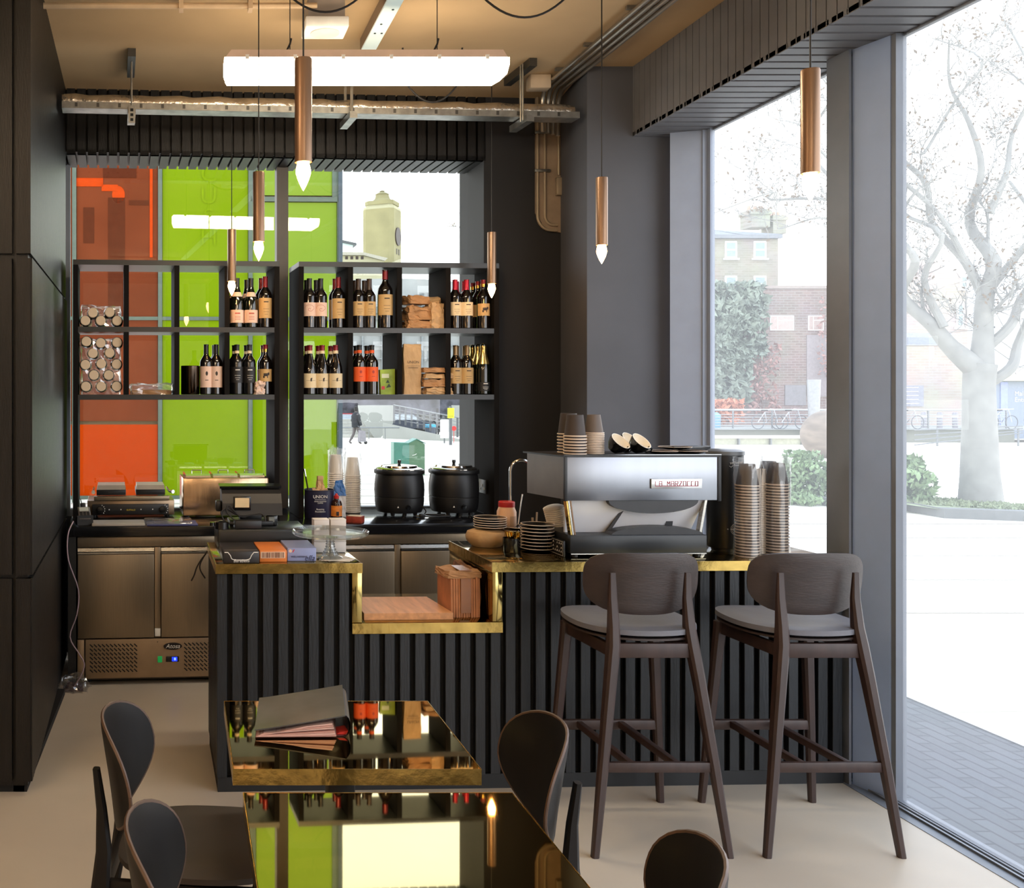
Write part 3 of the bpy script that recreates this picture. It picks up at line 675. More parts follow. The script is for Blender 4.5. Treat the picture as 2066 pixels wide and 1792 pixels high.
BOT = [
 ('rhone', 478, f_, 1, 'left of the two dark bottles with blush neck labels on the upper left shelf'), ('rhone', 506, f_, 1, 'right of the two dark bottles with blush neck labels on the upper left shelf'),
 ('rhone', 473, b_, 1, 'dark bottle behind the left blush-labelled bottle of the upper left shelf'), ('rhone', 498, b_, 1, 'dark bottle behind the right blush-labelled bottle of the upper left shelf'),
 ('redcap', 538, f_, 1, 'red-capped bottle with tall tan label beside the blush-labelled pair'), ('redcap', 527, b_, 1, 'dark bottle behind the red-capped one at the end of the upper left shelf'),
 ('crest', 416, f_, 0, 'left of the two bottles with plain blush label and small round crest'), ('crest', 440, f_, 0, 'right of the two bottles with plain blush label and small round crest'), ('crest', 434, b_, 0, 'bottle half hidden behind the right blush crest bottle'),
 ('chianti', 478, f_, 0, 'left of the two all-black bottles with cream neck band on the lower left shelf'), ('chianti', 503, f_, 0, 'right of the two all-black bottles with cream neck band on the lower left shelf'),
 ('chianti', 473, b_, 0, 'all-black bottle behind the left black bottle of the lower left shelf'), ('chianti', 497, b_, 0, 'all-black bottle behind the right black bottle of the lower left shelf'),
 ('beast', 541, f_, 0, 'gold-collared bottle with a dark animal on its tan label, by the crumpled tissue'), ('beast', 533, b_, 0, 'bottle behind the animal-label bottle by the crumpled tissue'),
 ('swirl', 623, f_, 1, 'left of the two bottles with a red swirl on the label'), ('swirl', 647, f_, 1, 'right of the two bottles with a red swirl on the label'),
 ('swirl', 616, b_, 1, 'dark bottle behind the left red-swirl bottle'), ('swirl', 638, b_, 1, 'dark bottle behind the right red-swirl bottle'),
 ('redcap', 686, f_, 1, 'red-capped bottle with tall tan label beside the red-swirl pair'), ('redcap', 676, b_, 1, 'red-capped bottle behind the tan-labelled one beside the red-swirl pair'),
 ('tan', 723, f_, 1, 'left of the two brown-capped tan-label bottles beside the magnum'), ('tan', 745, f_, 1, 'right of the two brown-capped tan-label bottles beside the magnum'),
 ('tan', 716, b_, 1, 'brown-capped bottle behind the left tan-label bottle beside the magnum'), ('tan', 735, b_, 1, 'brown-capped bottle behind the right tan-label bottle beside the magnum'),
 ('magnum', 777, f_, 1, 'tallest wine bottle, a magnum with red cap on the upper right shelf'),
 ('cherry', 918, f_, 1, 'left of the two cherry-capped bottles right of the kraft bags'), ('cherry', 941, f_, 1, 'right of the two cherry-capped bottles right of the kraft bags'),
 ('cherry', 921, b_, 1, 'cherry-capped bottle behind the left cherry-capped bottle'), ('cherry', 937, b_, 1, 'cherry-capped bottle behind the right cherry-capped bottle'),
 ('beast', 976, f_, 1, 'bottle with animal label at the right end of the upper right shelf'), ('beast', 968, b_, 1, 'middle bottle of the row going back at the right end of the upper shelf'), ('beast', 958, b_ + 0.085, 1, 'rearmost bottle of the row going back at the right end of the upper shelf'),
 ('rooster', 625, f_, 0, 'leftmost of the three red-capped cream-label bottles on the lower right shelf'), ('rooster', 650, f_, 0, 'middle of the three red-capped cream-label bottles on the lower right shelf'), ('rooster', 677, f_ - 0.02, 0, 'rightmost of the three red-capped cream-label bottles on the lower right shelf'),
 ('rooster', 619, b_, 0, 'bottle behind the leftmost cream-label bottle'), ('rooster', 642, b_, 0, 'bottle behind the middle cream-label bottle'), ('rooster', 667, b_, 0, 'bottle behind the rightmost cream-label bottle'),
 ('orange', 725, f_, 0, 'left of the two bottles with bright orange labels'), ('orange', 750, f_, 0, 'right of the two bottles with bright orange labels'), ('orange', 718, b_, 0, 'dark bottle behind the left orange-label bottle'), ('orange', 740, b_, 0, 'dark bottle behind the right orange-label bottle'),
 ('gilt', 919, f_, 0, 'left of the two silver-capped tan-label bottles beside the champagne'), ('gilt', 942, f_, 0, 'right of the two silver-capped tan-label bottles beside the champagne'), ('gilt', 921, b_, 0, 'bottle behind the left silver-capped bottle'), ('gilt', 938, b_, 0, 'bottle behind the right silver-capped bottle'),
 ('champ', 975, f_, 0, 'front gold-foiled champagne bottle on the lower right shelf'), ('champ', 964, b_, 0, 'middle gold-foiled champagne bottle, behind the front one'), ('champ', 955, b_ + 0.09, 0, 'rearmost gold-foiled champagne bottle of the three'),
]
for kd, u, yd, up, lab in BOT: place_bottle(kd, u, yd, ZU if up else ZL_, lab, G)

# clear bottles lying in the leftmost cells, cream caps to the front
def lying():
    t = thing('lying_bottle', '', 'bottle', B, (0, 0, 0), 0, 'capped clear bottles lying in the leftmost cells')
    M = Matrix.Rotation(PI / 2, 4, 'X')
    MB().lathe([(0.0, -0.21), (0.034, -0.208), (0.036, -0.2), (0.036, -0.07), (0.030, -0.045), (0.0245, -0.03), (0.0245, -0.018), (0, -0.018)], (0, 0, 0), 16, M).build('clear_body', clear_bt, t)
    MB().lathe([(0.0, 0.0), (0.026, 0.0), (0.029, -0.003), (0.029, -0.018), (0.0, -0.018)], (0, 0, 0), 20, M).build('cap', cream, t)
    return t
ly = lying(); first = True
LY = [((187, 631), (221, 630)), ((172, 648), (203, 648), (236, 649)), ((174, 689), (203, 692), (236, 691)), ((187, 713), (221, 712)), ((172, 736), (204, 734), (235, 735)), ((189, 757), (219, 757)), ((173, 780), (204, 780), (235, 780))]
for r_, row in enumerate(LY):
    for q, (u, v) in enumerate(row):
        x, z = L(B, u, v, ys + 0.03)
        cell = 'upper' if r_ < 2 else 'lower'; rn = r_ if r_ < 2 else r_ - 2
        lab = 'cream-capped clear bottle in the %s leftmost cell, %s row down, %s from left' % (cell, ORD[rn], ORD[q])
        z = max(z, (ZU if r_ < 2 else ZL_) + 0.0365)
        if first: ly.location = B.M @ Vector((x, ys + 0.03, z)); ly.rotation_euler = (0, 0, B.th); ly['label'] = lab; first = False
        else: dup(ly, B, (x, ys + 0.03, z), 0, lab)
for zf, hh_, lab, sd in ((ZU, 0.13, 'crinkled clear film around the lying bottles of the upper leftmost cell', 3), (ZL_, 0.33, 'crinkled clear film around the lying bottles of the lower leftmost cell', 5)):
    xa, xb = X(B, 157, ys), X(B, 248, ys)
    solo(MB().crumple(xb - xa - 0.03, 0.24, hh_, 0.012, sd, 9), 'plastic_wrap', wrap_pl, lab, 'plastic wrap', B, ((xa + xb) / 2, ys + 0.19, zf), 0, None, False)

# the other goods
x, z = L(B, 305, 796, ys + 0.12)
t = thing('packet', 'flat kraft packet in clear film on the lower left shelf', 'packet', B, (x, ys + 0.13, ZL_))
MB().crumple(0.23, 0.17, 0.025, 0.006, 8, 5).build('kraft_pad', kraft, t, False)
MB().crumple(0.245, 0.19, 0.062, 0.014, 9, 6).build('clear_film', clear_pl, t, False)
x = X(B, 384, ys + 0.08)
solo(MB().lathe([(0, 0.0), (0.054, 0.0), (0.056, 0.003), (0.056, 0.170), (0.054, 0.172), (0.052, 0.165), (0, 0.165)], (0, 0, 0), 32), 'steel_canister', mat('dark polished steel', (74, 62, 52), 0.16, metal=1), 'dark polished steel canister beside the blush crest bottles', 'canister', B, (x, ys + 0.075, ZL_))
x = X(B, 524, ys + 0.02)
solo(MB().crumple(0.055, 0.03, 0.075, 0.014, 14, 4), 'crumpled_tissue', mat('pink white tissue', (226, 198, 182), 0.8), 'crumpled pale tissue in front of the animal-label bottle', 'tissue', B, (x, ys + 0.022, ZL_), 0, None, False)
x = X(B, 782, ys + 0.08)
t = thing('snack_packet', 'green and yellow printed packet beside the orange-label bottles', 'packet', B, (x, ys + 0.07, ZL_))
MB().prism([(-0.05, 0), (0.048, 0.0), (0.052, 0.155), (-0.054, 0.150)], -0.02, 0.02).build('packet_body', mat('lime printed card', (150, 176, 60), 0.5, var=0.35, scale=14), t, False)
MB().box(-0.045, 0.0, -0.0215, -0.0203, 0.10, 0.125).build('printed_panel', mat('pale print', (214, 222, 190)), t)
m = MB(); m.prism([(-0.02, 0.07), (-0.008, 0.09), (0.004, 0.07)], -0.0215, -0.0203); m.prism([(-0.018, 0.04), (0.0, 0.066), (0.012, 0.046)], -0.0215, -0.0203); m.build('printed_leaf', mat('dark green print', (40, 66, 40)), t, False)
MB().lathe([(0, -0.0203), (0.022, -0.0205), (0.022, -0.0215), (0, -0.0217)], (0, 0, 0), 16, Matrix.Translation((0.026, 0, 0.05)) @ Matrix.Rotation(-PI / 2, 4, 'X') @ Matrix.Scale(-1, 4, (0, 0, 1))).build('printed_lemon', mat('yellow print', (216, 206, 70)), t)
MB().box(-0.046, -0.026, -0.0215, -0.0203, 0.03, 0.05).build('printed_badge', red_p, t)
# kraft bags
x = X(B, 829, ys + 0.08)
t = thing('coffee_bag', 'tall kraft coffee bag with printed name on the lower right shelf', 'bag', B, (x, ys + 0.075, ZL_))
MB().crumple(0.105, 0.06, 0.285, 0.006, 21, 6).crumple(0.108, 0.025, 0.03, 0.004, 22, 3, 1, (0, -0.015, 0.275)).build('bag_body', kraft_l, t, False)
text('UNION', 0.022, t, (0.0, -0.043, 0.195), ink)
MB().box(-0.042, 0.042, -0.0435, -0.042, 0.172, 0.1735).box(-0.03, 0.03, -0.0435, -0.042, 0.160, 0.1625).build('print', ink, t)
def kbag(u, yd, zf, w, d, h, lab, sd, rz=0.0, rx=0.0, dz=0.0, m_=None):
    solo(MB().crumple(w, d, h, min(w, h) * 0.12 + 0.007, sd, 6, 0.92, (0, 0, 0), 0, rx), 'kraft_bag', m_ or kraft, lab, 'bag', B, (X(B, u, ys + yd), ys + yd, zf + dz), rz, 'crumpled kraft bags on the right shelf unit', False)
kbag(838, 0.11, ZU, 0.150, 0.16, 0.046, 'flat kraft bag at the bottom of the upper pile', 31)
kbag(840, 0.11, ZU, 0.150, 0.15, 0.082, 'big crumpled kraft bag in the middle of the upper pile', 32, 0.05, 0, 0.052)
kbag(878, 0.08, ZU, 0.088, 0.10, 0.150, 'upright crumpled kraft bag at the right of the upper pile', 33, 0.1, 0, 0.0, kraft_l)
kbag(836, 0.12, ZU, 0.130, 0.14, 0.050, 'rolled kraft bag on top of the upper pile at the left', 34, 0.2, 0, 0.150)
kbag(866, 0.14, ZU, 0.150, 0.10, 0.024, 'flat kraft bag leaning on top of the upper pile', 35, -0.5, 0.35, 0.165, kraft_l)
kbag(882, 0.20, ZU, 0.120, 0.10, 0.022, 'small flat kraft bag at the right top of the upper pile', 36, -0.3, 0.45, 0.158)
kbag(877, 0.09, ZL_, 0.165, 0.15, 0.040, 'kraft bag at the bottom of the lower pile', 41, 0.1, 0, 0.0, kraft_l)
kbag(876, 0.09, ZL_, 0.168, 0.15, 0.045, 'kraft bag second from the bottom of the lower pile', 42, -0.05, 0, 0.046)
kbag(877, 0.09, ZL_, 0.180, 0.15, 0.030, 'kraft bag second from the top of the lower pile', 43, 0.12, 0, 0.097, kraft_l)
kbag(873, 0.09, ZL_, 0.165, 0.15, 0.028, 'topmost kraft bag of the lower pile beside the coffee bag', 44, 0.0, 0, 0.133)

# ================================================================== THINGS ON THE BACK WORKTOP
ZW = 0.896
def BW(u, v): return LZ(B, u, v, ZW)
# twin panini grill
yq = 0.40; xa = X(B, 176, yq); xb = X(B, 352, yq); w = xb - xa
t = thing('panini_grill', 'twin contact grill with black control panel on the left of the worktop', 'grill', B, (xa, yq, ZW))
MB().box(0.0, w, 0.02, 0.30, 0.012, 0.10, 0.004).build('grill_body', mat('warm stainless body', (150, 128, 104), 0.3, metal=0.8), t)
cp = MB().box(0.03, w - 0.035, 0.0, 0.019, 0.016, 0.078, 0.002).build('control_panel', rubber, t)
for xx in (0.075, w - 0.07):
    MB().lathe([(0, -0.018), (0.019, -0.016), (0.021, 0.0)], (0, 0, 0), 18, Matrix.Translation((xx, 0.0, 0.046)) @ Matrix.Rotation(-PI / 2, 4, 'X')).box(xx - 0.009, xx + 0.009, -0.021, -0.016, 0.044, 0.048).build('dial_knob', rubber_s, cp)
    m = MB()
    for q in range(5): a = -0.7 + q * 0.45; m.box(xx + 0.03 * math.cos(a) - 0.002, xx + 0.03 * math.cos(a) + 0.002, -0.001, 0, 0.046 + 0.03 * math.sin(a) - 0.003, 0.046 + 0.03 * math.sin(a) + 0.003)
    m.build('dial_mark', white_ink, cp)
text('BUFFALO', 0.0125, cp, (w / 2, -0.0008, 0.044), mat('yellow print ink', (220, 186, 50)))
m = MB()
for q in (-0.13, -0.06, 0.06, 0.13): m.box(w / 2 + q - 0.003, w / 2 + q + 0.003, -0.001, 0, 0.044, 0.05)
m.build('indicator', white_ink, cp)
MB().box(0.04, w - 0.03, -0.004, 0.05, 0.101, 0.126, 0.003).build('drip_edge', steel_f, t)
for k, xx in enumerate((0.055, w / 2 + 0.03)):
    ww = w / 2 - 0.085
    pl = MB().box(xx, xx + ww, 0.02, 0.27, 0.13, 0.165, 0.004).build('press_plate', rubber, t)
    MB().prism([(0.0, 0.166), (0.26, 0.166), (0.24, 0.19), (0.025, 0.19)], xx + 0.005, xx + ww - 0.005, 'yz').build('plate_cover', mat('pale cast cover', (196, 184, 168), 0.35, metal=0.5), pl, False)
    hs = [(xx - 0.018, 0.20, 0.16), (xx - 0.02, 0.0, 0.155), (xx - 0.018, -0.03, 0.155)] if k == 0 else [(xx + ww + 0.02, 0.20, 0.16), (xx + ww + 0.025, 0.0, 0.155), (xx + ww + 0.045, -0.03, 0.155)]
    MB().tube(hs, [0.007, 0.007, 0.012]).build('lever_handle', chrome, pl)
m = MB()
for xx in (0.04, w - 0.04):
    for yy in (0.05, 0.26): m.lathe([(0.014, 0), (0.014, 0.012)], (xx, yy, 0), 10)
m.build('foot', rubber, t)
# plug hung at the left of the grill
x, z = L(B, 168, 992, yq + 0.0)
solo(MB().box(-0.012, 0.02, -0.02, 0.02, 0.05, 0.09, 0.006).tube([(0.0, 0, 0.05), (0.0, -0.005, 0.02), (0.004, -0.01, 0.0)], 0.004, 6).tube([(-0.004, 0, 0.09), (-0.01, 0, 0.115)], 0.003, 5), 'power_plug', rubber, 'black power plug standing by the left end of the contact grill', 'plug', B, (x - 0.005, yq - 0.045, ZW + 0.003))
# card reader
x, y = BW(170, 1057)
t = thing('card_reader', 'grey card payment terminal in a dark dock at the left end of the worktop', 'card terminal', B, (x, y - 0.01, ZW), 0.15)
MB().prism([(-0.05, 0), (0.05, 0), (0.05, 0.025), (-0.05, 0.055)], -0.045, 0.045, 'yz').build('dock', rubber, t, False)
k = MB().box(-0.036, 0.036, -0.055, 0.055, 0, 0.022, 0.006, Matrix.Translation((0, 0.005, 0.048)) @ Matrix.Rotation(0.55, 4, 'X')).build('handset', mat('grey handset', (96, 88, 82), 0.4), t)
Mx = Matrix.Translation((0, 0.005, 0.048)) @ Matrix.Rotation(0.55, 4, 'X')
MB().box(-0.026, 0.026, 0.012, 0.045, 0.0222, 0.0235, 0, Mx).build('screen', mat('pale lcd', (190, 192, 180), 0.3), k)
m = MB()
for i in range(3):
    for j in range(4): m.box(-0.026 + i * 0.02, -0.012 + i * 0.02, -0.048 + j * 0.014, -0.039 + j * 0.014, 0.0222, 0.0245, 0, Mx)
m.build('keypad', rubber, k)
# boards and folders lying at the counter edge
xa, ya = BW(186, 1058); xb, _ = BW(292, 1058)
solo(MB().box(0, xb - xa, 0, 0.20, 0, 0.012, 0.004), 'chopping_board', mat('grey plastic board', (168, 158, 146), 0.5), 'grey plastic chopping board lying in front of the contact grill', 'board', B, (xa, 0.006, ZW))
xa, _ = BW(296, 1058); xb, _ = BW(398, 1058)
t = thing('document_folder', 'blue folder under clear film at the worktop edge', 'folder', B, (xa, 0.006, ZW))
MB().box(0, xb - xa, 0, 0.19, 0, 0.006, 0.001).build('cover', mat('blue folder card', (60, 62, 110), 0.5), t)
MB().crumple(xb - xa - 0.02, 0.15, 0.016, 0.006, 17, 6, 1, ((xb - xa) / 2 - 0.02, 0.11, 0.007)).build('film', clear_pl, t, False)
# bain marie
yq = 0.36; xa = X(B, 369, yq); xb = X(B, 543, yq); w = xb - xa
t = thing('bain_marie', 'stainless bain-marie with three lidded pans behind the till', 'bain-marie', B, (xa, yq, ZW))
MB().box(0, w, 0, 0.30, 0.01, 0.236, 0.006).build('tank', mat('brushed warm steel', (186, 158, 128), 0.2, metal=0.95, var=0.12, scale=4, stretch=(8, 1, 1), bump=0.05, bscale=5), t)
for k in range(3):
    xx = 0.02 + k * (w - 0.03) / 3; ww = (w - 0.03) / 3 - 0.015
    ld = MB().prism([(0.02, 0.237), (0.29, 0.237), (0.285, 0.248), (0.26, 0.258), (0.05, 0.258), (0.025, 0.248)], xx, xx + ww, 'yz').build('lid', chrome, t, False)
    MB().tube([(xx + ww * 0.3, 0.15, 0.256), (xx + ww * 0.3, 0.15, 0.272), (xx + ww * 0.7, 0.15, 0.272), (xx + ww * 0.7, 0.15, 0.256)], 0.004, 6).build('lid_handle', chrome, ld)
m = MB()
for xx in (0.03, w - 0.03):
    for yy in (0.03, 0.27): m.lathe([(0.012, 0), (0.012, 0.012)], (xx, yy, 0), 8)
m.build('foot', rubber, t)
# loose lead in front of it
x, y = BW(400, 1042)
pts = [(-0.09, 0.05, 0.05), (-0.11, 0.02, 0.055), (-0.085, -0.0, 0.045), (-0.04, -0.01, 0.02), (0.0, -0.02, 0.006), (0.05, -0.025, 0.02), (0.085, 0.0, 0.045), (0.10, -0.01, 0.03), (0.06, -0.03, 0.012), (0.02, -0.03, 0.022), (-0.01, -0.02, 0.02), (-0.02, -0.04, 0.006), (0.04, -0.06, 0.005), (0.10, -0.05, 0.006)]
def smooth_pts(p, n=4):
    p = [Vector(q) for q in p]; out = []
    for i in range(len(p) - 1):
        a, b, c, d = p[max(i - 1, 0)], p[i], p[i + 1], p[min(i + 2, len(p) - 1)]
        for k in range(n):
            s = k / n; out.append(0.5 * ((2 * b) + (c - a) * s + (2 * a - 5 * b + 4 * c - d) * s * s + (3 * b - a - 3 * c + d) * s ** 3))
    return out + [p[-1]]
solo(MB().tube(smooth_pts(pts), 0.0036, 6), 'coiled_lead', cable_m, 'coiled black power lead in front of the bain-marie', 'cable', B, (x, y, ZW))
# coffee tin
x, y = BW(650, 1049)
t = thing('coffee_tin', 'navy drum-shaped coffee tin with white print beside the paper cups', 'tin', B, (x, y + 0.085, ZW))
MB().lathe([(0, 0), (0.086, 0), (0.088, 0.004), (0.088, 0.166), (0.090, 0.168), (0.090, 0.172), (0.085, 0.172), (0.083, 0.10), (0, 0.10)], (0, 0, 0), 36).build('tin_body', navy, t)
text('UNION', 0.026, t, (-0.012, -0.0895, 0.135), white_ink)
text('HAND ROASTED\nCOFFEE', 0.0095, t, (-0.012, -0.0895, 0.103), white_ink)
text('Roasting\nFoundation', 0.0135, t, (-0.012, -0.0895, 0.055), white_ink)
MB().box(-0.045, 0.02, -0.0893, -0.088, 0.118, 0.1195).build('print_rule', white_ink, t)
solo(MB().crumple(0.09, 0.06, 0.07, 0.012, 52, 5).crumple(0.045, 0.03, 0.075, 0.008, 53, 4, 0.6, (0.0, 0, 0.06)).box(-0.018, 0.018, -0.012, 0.012, 0.125, 0.15, 0.003), 'folded_bag', kraft_l, 'pale clipped paper bag sticking out of the coffee tin', 'bag', B, (x + 0.005, y + 0.08, ZW + 0.101), 0, None, False)
solo(MB().tube([(0, 0, 0), (-0.035, 0.0, 0.19)], 0.005, 6), 'stirring_rod', chrome, 'thin metal rod leaning in the coffee tin', 'rod', B, (x - 0.05, y + 0.11, ZW + 0.101))
# small syrup bottle and blue bag
x, y = BW(681, 1049)
t = thing('syrup_bottle', 'small brown bottle with orange label and red cap in front of the blue bag', 'bottle', B, (x, y + 0.03, ZW))
MB().lathe([(0, 0), (0.030, 0), (0.033, 0.003), (0.033, 0.092), (0.027, 0.108), (0.015, 0.114), (0.014, 0.122), (0, 0.122)], (0, 0, 0), 20).build('bottle_body', mat('brown glass', (46, 24, 18), 0.12), t)
MB().lathe([(0.0335, 0.02), (0.0335, 0.082)], (0, 0, 0), 20, None, PI, 2 * PI).build('label', mat('orange photo label', (226, 132, 50), 0.5, var=0.35, scale=30), t)
MB().box(-0.008, 0.008, -0.0348, -0.0335, 0.024, 0.048, 0.0003).build('label_figure', ink, t)
MB().lathe([(0.015, 0.122), (0.016, 0.137), (0.010, 0.142), (0.006, 0.152), (0, 0.152)], (0, 0, 0), 14).build('cap', red_p, t)
x, y = BW(688, 1047)
t = thing('foil_bag', 'blue and white foil bag with folded top behind the small brown bottle', 'bag', B, (x + 0.012, y + 0.11, ZW))
MB().crumple(0.075, 0.05, 0.13, 0.004, 61, 5).build('bag_body', mat('white printed foil', (210, 206, 204), 0.35, var=0.1), t, False)
MB().crumple(0.080, 0.055, 0.09, 0.006, 62, 5, 0.45, (0, -0.002, 0.128)).build('bag_top', mat('blue printed foil', (52, 104, 168), 0.35, var=0.25), t, False)
# tea box
x, y = BW(722, 1056)
t = thing('tea_box', 'small red and cream tea box lying on the worktop', 'box', B, (x - 0.005, y + 0.04, ZW), -0.5)
MB().box(-0.045, 0.045, -0.035, 0.035, 0, 0.038, 0.001).build('carton', mat('red printed carton', (150, 56, 40), 0.5, var=0.35, scale=26), t)
MB().box(-0.038, 0.038, -0.03, 0.03, 0.0381, 0.0392).build('lid_print', cream_l, t)
# paper soup cups
def cup(name, h, rt, rb, body_m, rim_m, cat='cup'):
    t = thing(name, '', cat)
    MB().lathe([(0, h - 0.004), (rb - 0.002, h - 0.004), (rb - 0.0008, h), (rb, h), (rt, 0.004), (rt - 0.0008, 0.004), (rb - 0.0012, h - 0.006), (0, h - 0.006)], (0, 0, 0), 26).build('cup_body', body_m, t)
    rg = [(rt + 0.0024 * math.cos(a) + 0.0016, 0.0030 + 0.0030 * math.sin(a)) for a in [2 * PI * i / 8 for i in range(9)]]
    MB().lathe(rg, (0, 0, 0), 26, caps=False).build('rim', rim_m, t)
    return t
def stack(proto, F, x, y, z, n, pitch, lab, group, jit=0.0, sd=0, used=[]):
    r = random.Random(sd)
    for k in range(n):      # k = 0 at the bottom
        q = n - 1 - k
        nm = 'topmost' if q == 0 else ('bottom' if k == 0 else ORD[q] + ' from the top')
        lb = lab % nm
        loc = (x + r.uniform(-jit, jit), y + r.uniform(-jit, jit), z + k * pitch)
        if proto.name not in used:
            proto.location = F.M @ Vector(loc); proto.rotation_euler = (0, 0, F.th); proto['label'] = lb; proto['group'] = group; used.append(proto.name)
        else: dup(proto, F, loc, 0, lb, group)
cw = cup('paper_cup', 0.118, 0.047, 0.033, cup_white, cup_white)
x, y = BW(679, 1036)
stack(cw, B, x, 0.53, ZW, 20, 0.0128, 'white paper cup, %s of the left wrapped stack behind the coffee tin', 'white paper cups on the worktop', 0.0, 1)
xw2 = X(B, 712, 0.55)
stack(cw, B, xw2, 0.56, ZW, 21, 0.0112, 'white paper cup, %s of the right wrapped stack beside the soup kettles', 'white paper cups on the worktop', 0.0006, 2)
def sleeve(F, x, y, z, h, r, lab, sd, top=0.06):
    rr = random.Random(sd); m = MB(); rings = []
    n = 28; K = 16
    for i in range(K + 1):
        zz = h * i / K; ring = []
        for j in range(n):
            a = 2 * PI * j / n
            q = mnoise.noise(Vector((math.cos(a) * 1.7 + sd, math.sin(a) * 1.7, zz * 14)))
            rad = r * (1 + 0.06 * q)
            if i > K - 4: rad *= 1 + 0.16 * (i - K + 4) / 4 * mnoise.noise(Vector((math.cos(a) * 3 + sd, math.sin(a) * 3, zz * 30))) * 2
            ring.append((rad * math.cos(a), rad * math.sin(a), zz + (0.02 * q if i == K else 0)))
        rings.append(m.ring(ring))
    m.skin(rings, False, False)
    return solo(m, 'plastic_sleeve', clear_pl, lab, 'plastic sleeve', F, (x, y, z), 0, 'clear sleeves around cup stacks')
sleeve(B, X(B, 679, 0.53), 0.53, ZW + 0.001, 0.40, 0.0535, 'clear plastic sleeve round the left stack of white paper cups', 3)
sleeve(B, xw2, 0.56, ZW + 0.001, 0.375, 0.0525, 'clear plastic sleeve round the right stack of white paper cups', 4)
# soup kettles
def kettle():
    t = thing('soup_kettle', '', 'soup kettle', B, (0, 0, 0), 0, 'black soup kettles on the worktop')
    MB().lathe([(0, 0.014), (0.11, 0.014), (0.134, 0.018), (0.143, 0.036), (0.149, 0.08), (0.1495, 0.107), (0.147, 0.110), (0.1495, 0.113), (0.1515, 0.15), (0.150, 0.19), (0.144, 0.235), (0.140, 0.25), (0.0, 0.25)], (0, 0, 0), 40).build('kettle_body', rubber, t)
    MB().lathe([(0.138, 0.25), (0.150, 0.25), (0.153, 0.255), (0.153, 0.268), (0.149, 0.275), (0.138, 0.276)], (0, 0, 0), 40).build('collar', rubber, t)
    ld = MB().lathe([(0.139, 0.274), (0.139, 0.281), (0.128, 0.286), (0.112, 0.289), (0.106, 0.300), (0.05, 0.306), (0.0, 0.308)], (0, 0, 0), 40).build('lid', mat('polished kettle lid', (186, 178, 168), 0.12, metal=1, var=0.3, scale=12), t)
    MB().lathe([(0.009, 0.306), (0.009, 0.314), (0.012, 0.318), (0.011, 0.332), (0, 0.333)], (0, 0, 0), 14).build('lid_knob', rubber_s, ld)
    MB().lathe([(0, 0.018), (0.014, 0.016), (0.017, 0.0)], (0, 0, 0), 16, Matrix.Translation((0.012, -0.139, 0.058)) @ Matrix.Rotation(PI / 2 + 0.2, 4, 'X')).build('dial', rubber_s, t)
    MB().prism([(-0.052, 0.053), (-0.042, 0.053), (-0.047, 0.064)], -0.141, -0.126).build('warning_mark', white_ink, t)
    for a in (-2.2, -1.57, -0.9, 1.0, 2.1): MB().lathe([(0.011, 0), (0.014, 0.018)], (0.115 * math.cos(a), 0.115 * math.sin(a), 0), 10).build('foot', rubber, t)
    return t
kx = kettle()
kx.location = B.M @ Vector((X(B, 805.5, 0.45), 0.45, ZW)); kx.rotation_euler = (0, 0, B.th); kx['label'] = 'left black soup kettle with steel lid in front of the window'
dup(kx, B, (X(B, 915.5, 0.45), 0.45, ZW), 0, 'right black soup kettle, next to the dark wall')
x, y = BW(868, 1046)
pts = [(-0.03, 0.12, 0.05), (-0.01, 0.10, 0.055), (0.0, 0.06, 0.03), (-0.03, 0.02, 0.01), (0.02, 0.0, 0.006), (0.09, 0.02, 0.006), (0.14, 0.03, 0.006), (0.10, 0.06, 0.008), (0.04, 0.05, 0.008), (-0.01, 0.03, 0.016), (0.05, 0.02, 0.018), (0.11, 0.04, 0.016)]
t = thing('kettle_lead', 'black power lead and plug lying between the soup kettles', 'cable', B, (x, y + 0.02, ZW))
MB().tube(smooth_pts(pts), 0.0038, 6).build('lead', cable_m, t)
MB().box(-0.055, -0.02, 0.0, 0.03, 0, 0.022, 0.005).build('plug', rubber, t)
m = MB()
for q in (0.006, 0.015, 0.024): m.box(-0.07, -0.055, q - 0.002, q + 0.002, 0.008, 0.013)
m.build('plug_pin', gold_m, t)
# socket with plugs on the right jamb
x, z = L(B, 984, 975, yv + 0.22)
t = thing('wall_socket', 'black double wall socket with white plugs on the jamb right of the kettles', 'socket', B, (RXB - 0.034, ys + 0.15, z))
MB().box(-0.008, -0.001, -0.045, 0.075, -0.04, 0.045, 0.002).build('face_plate', rubber, t)
m = MB()
for q, zz in ((-0.02, -0.01), (0.012, 0.008), (0.045, -0.014)): m.box(-0.011, -0.008, q - 0.004, q + 0.004, zz - 0.008, zz + 0.008, 0.001)
m.build('rocker_switch', white_m, t)
# ================================================================== SERVICE BAR
BT = 0.942                       # counter height
xe = X(A, 1706, 0.0)             # right end against the window post
nl0, nl1 = X(A, 710, 0), X(A, 730, 0)
nr0, nr1 = X(A, 993, 0), X(A, 1013, 0)
nz0, nz1 = Zp(A, 860, 1277, 0), Zp(A, 860, 1256, 0)
BD = 0.585
t = thing('service_bar', 'black slatted coffee bar with brass top and a lowered brass serving niche', 'bar counter', A, (0, 0, 0))
bt0 = 0.903
MB().box(-0.008, nl1, -0.006, BD, bt0, BT, 0.003).build('counter_top', brass_bar, t)
MB().box(nr0, xe, -0.006, BD, bt0, BT, 0.003).build('counter_top', brass_bar, t)
MB().box(-0.009, nl1 + 0.001, -0.009, -0.0062, bt0 - 0.001, BT + 0.0006).build('edge_strip', brass_e, t)
MB().box(nr0 - 0.001, xe, -0.009, -0.0062, bt0 - 0.001, BT + 0.0006).build('edge_strip', brass_e, t)
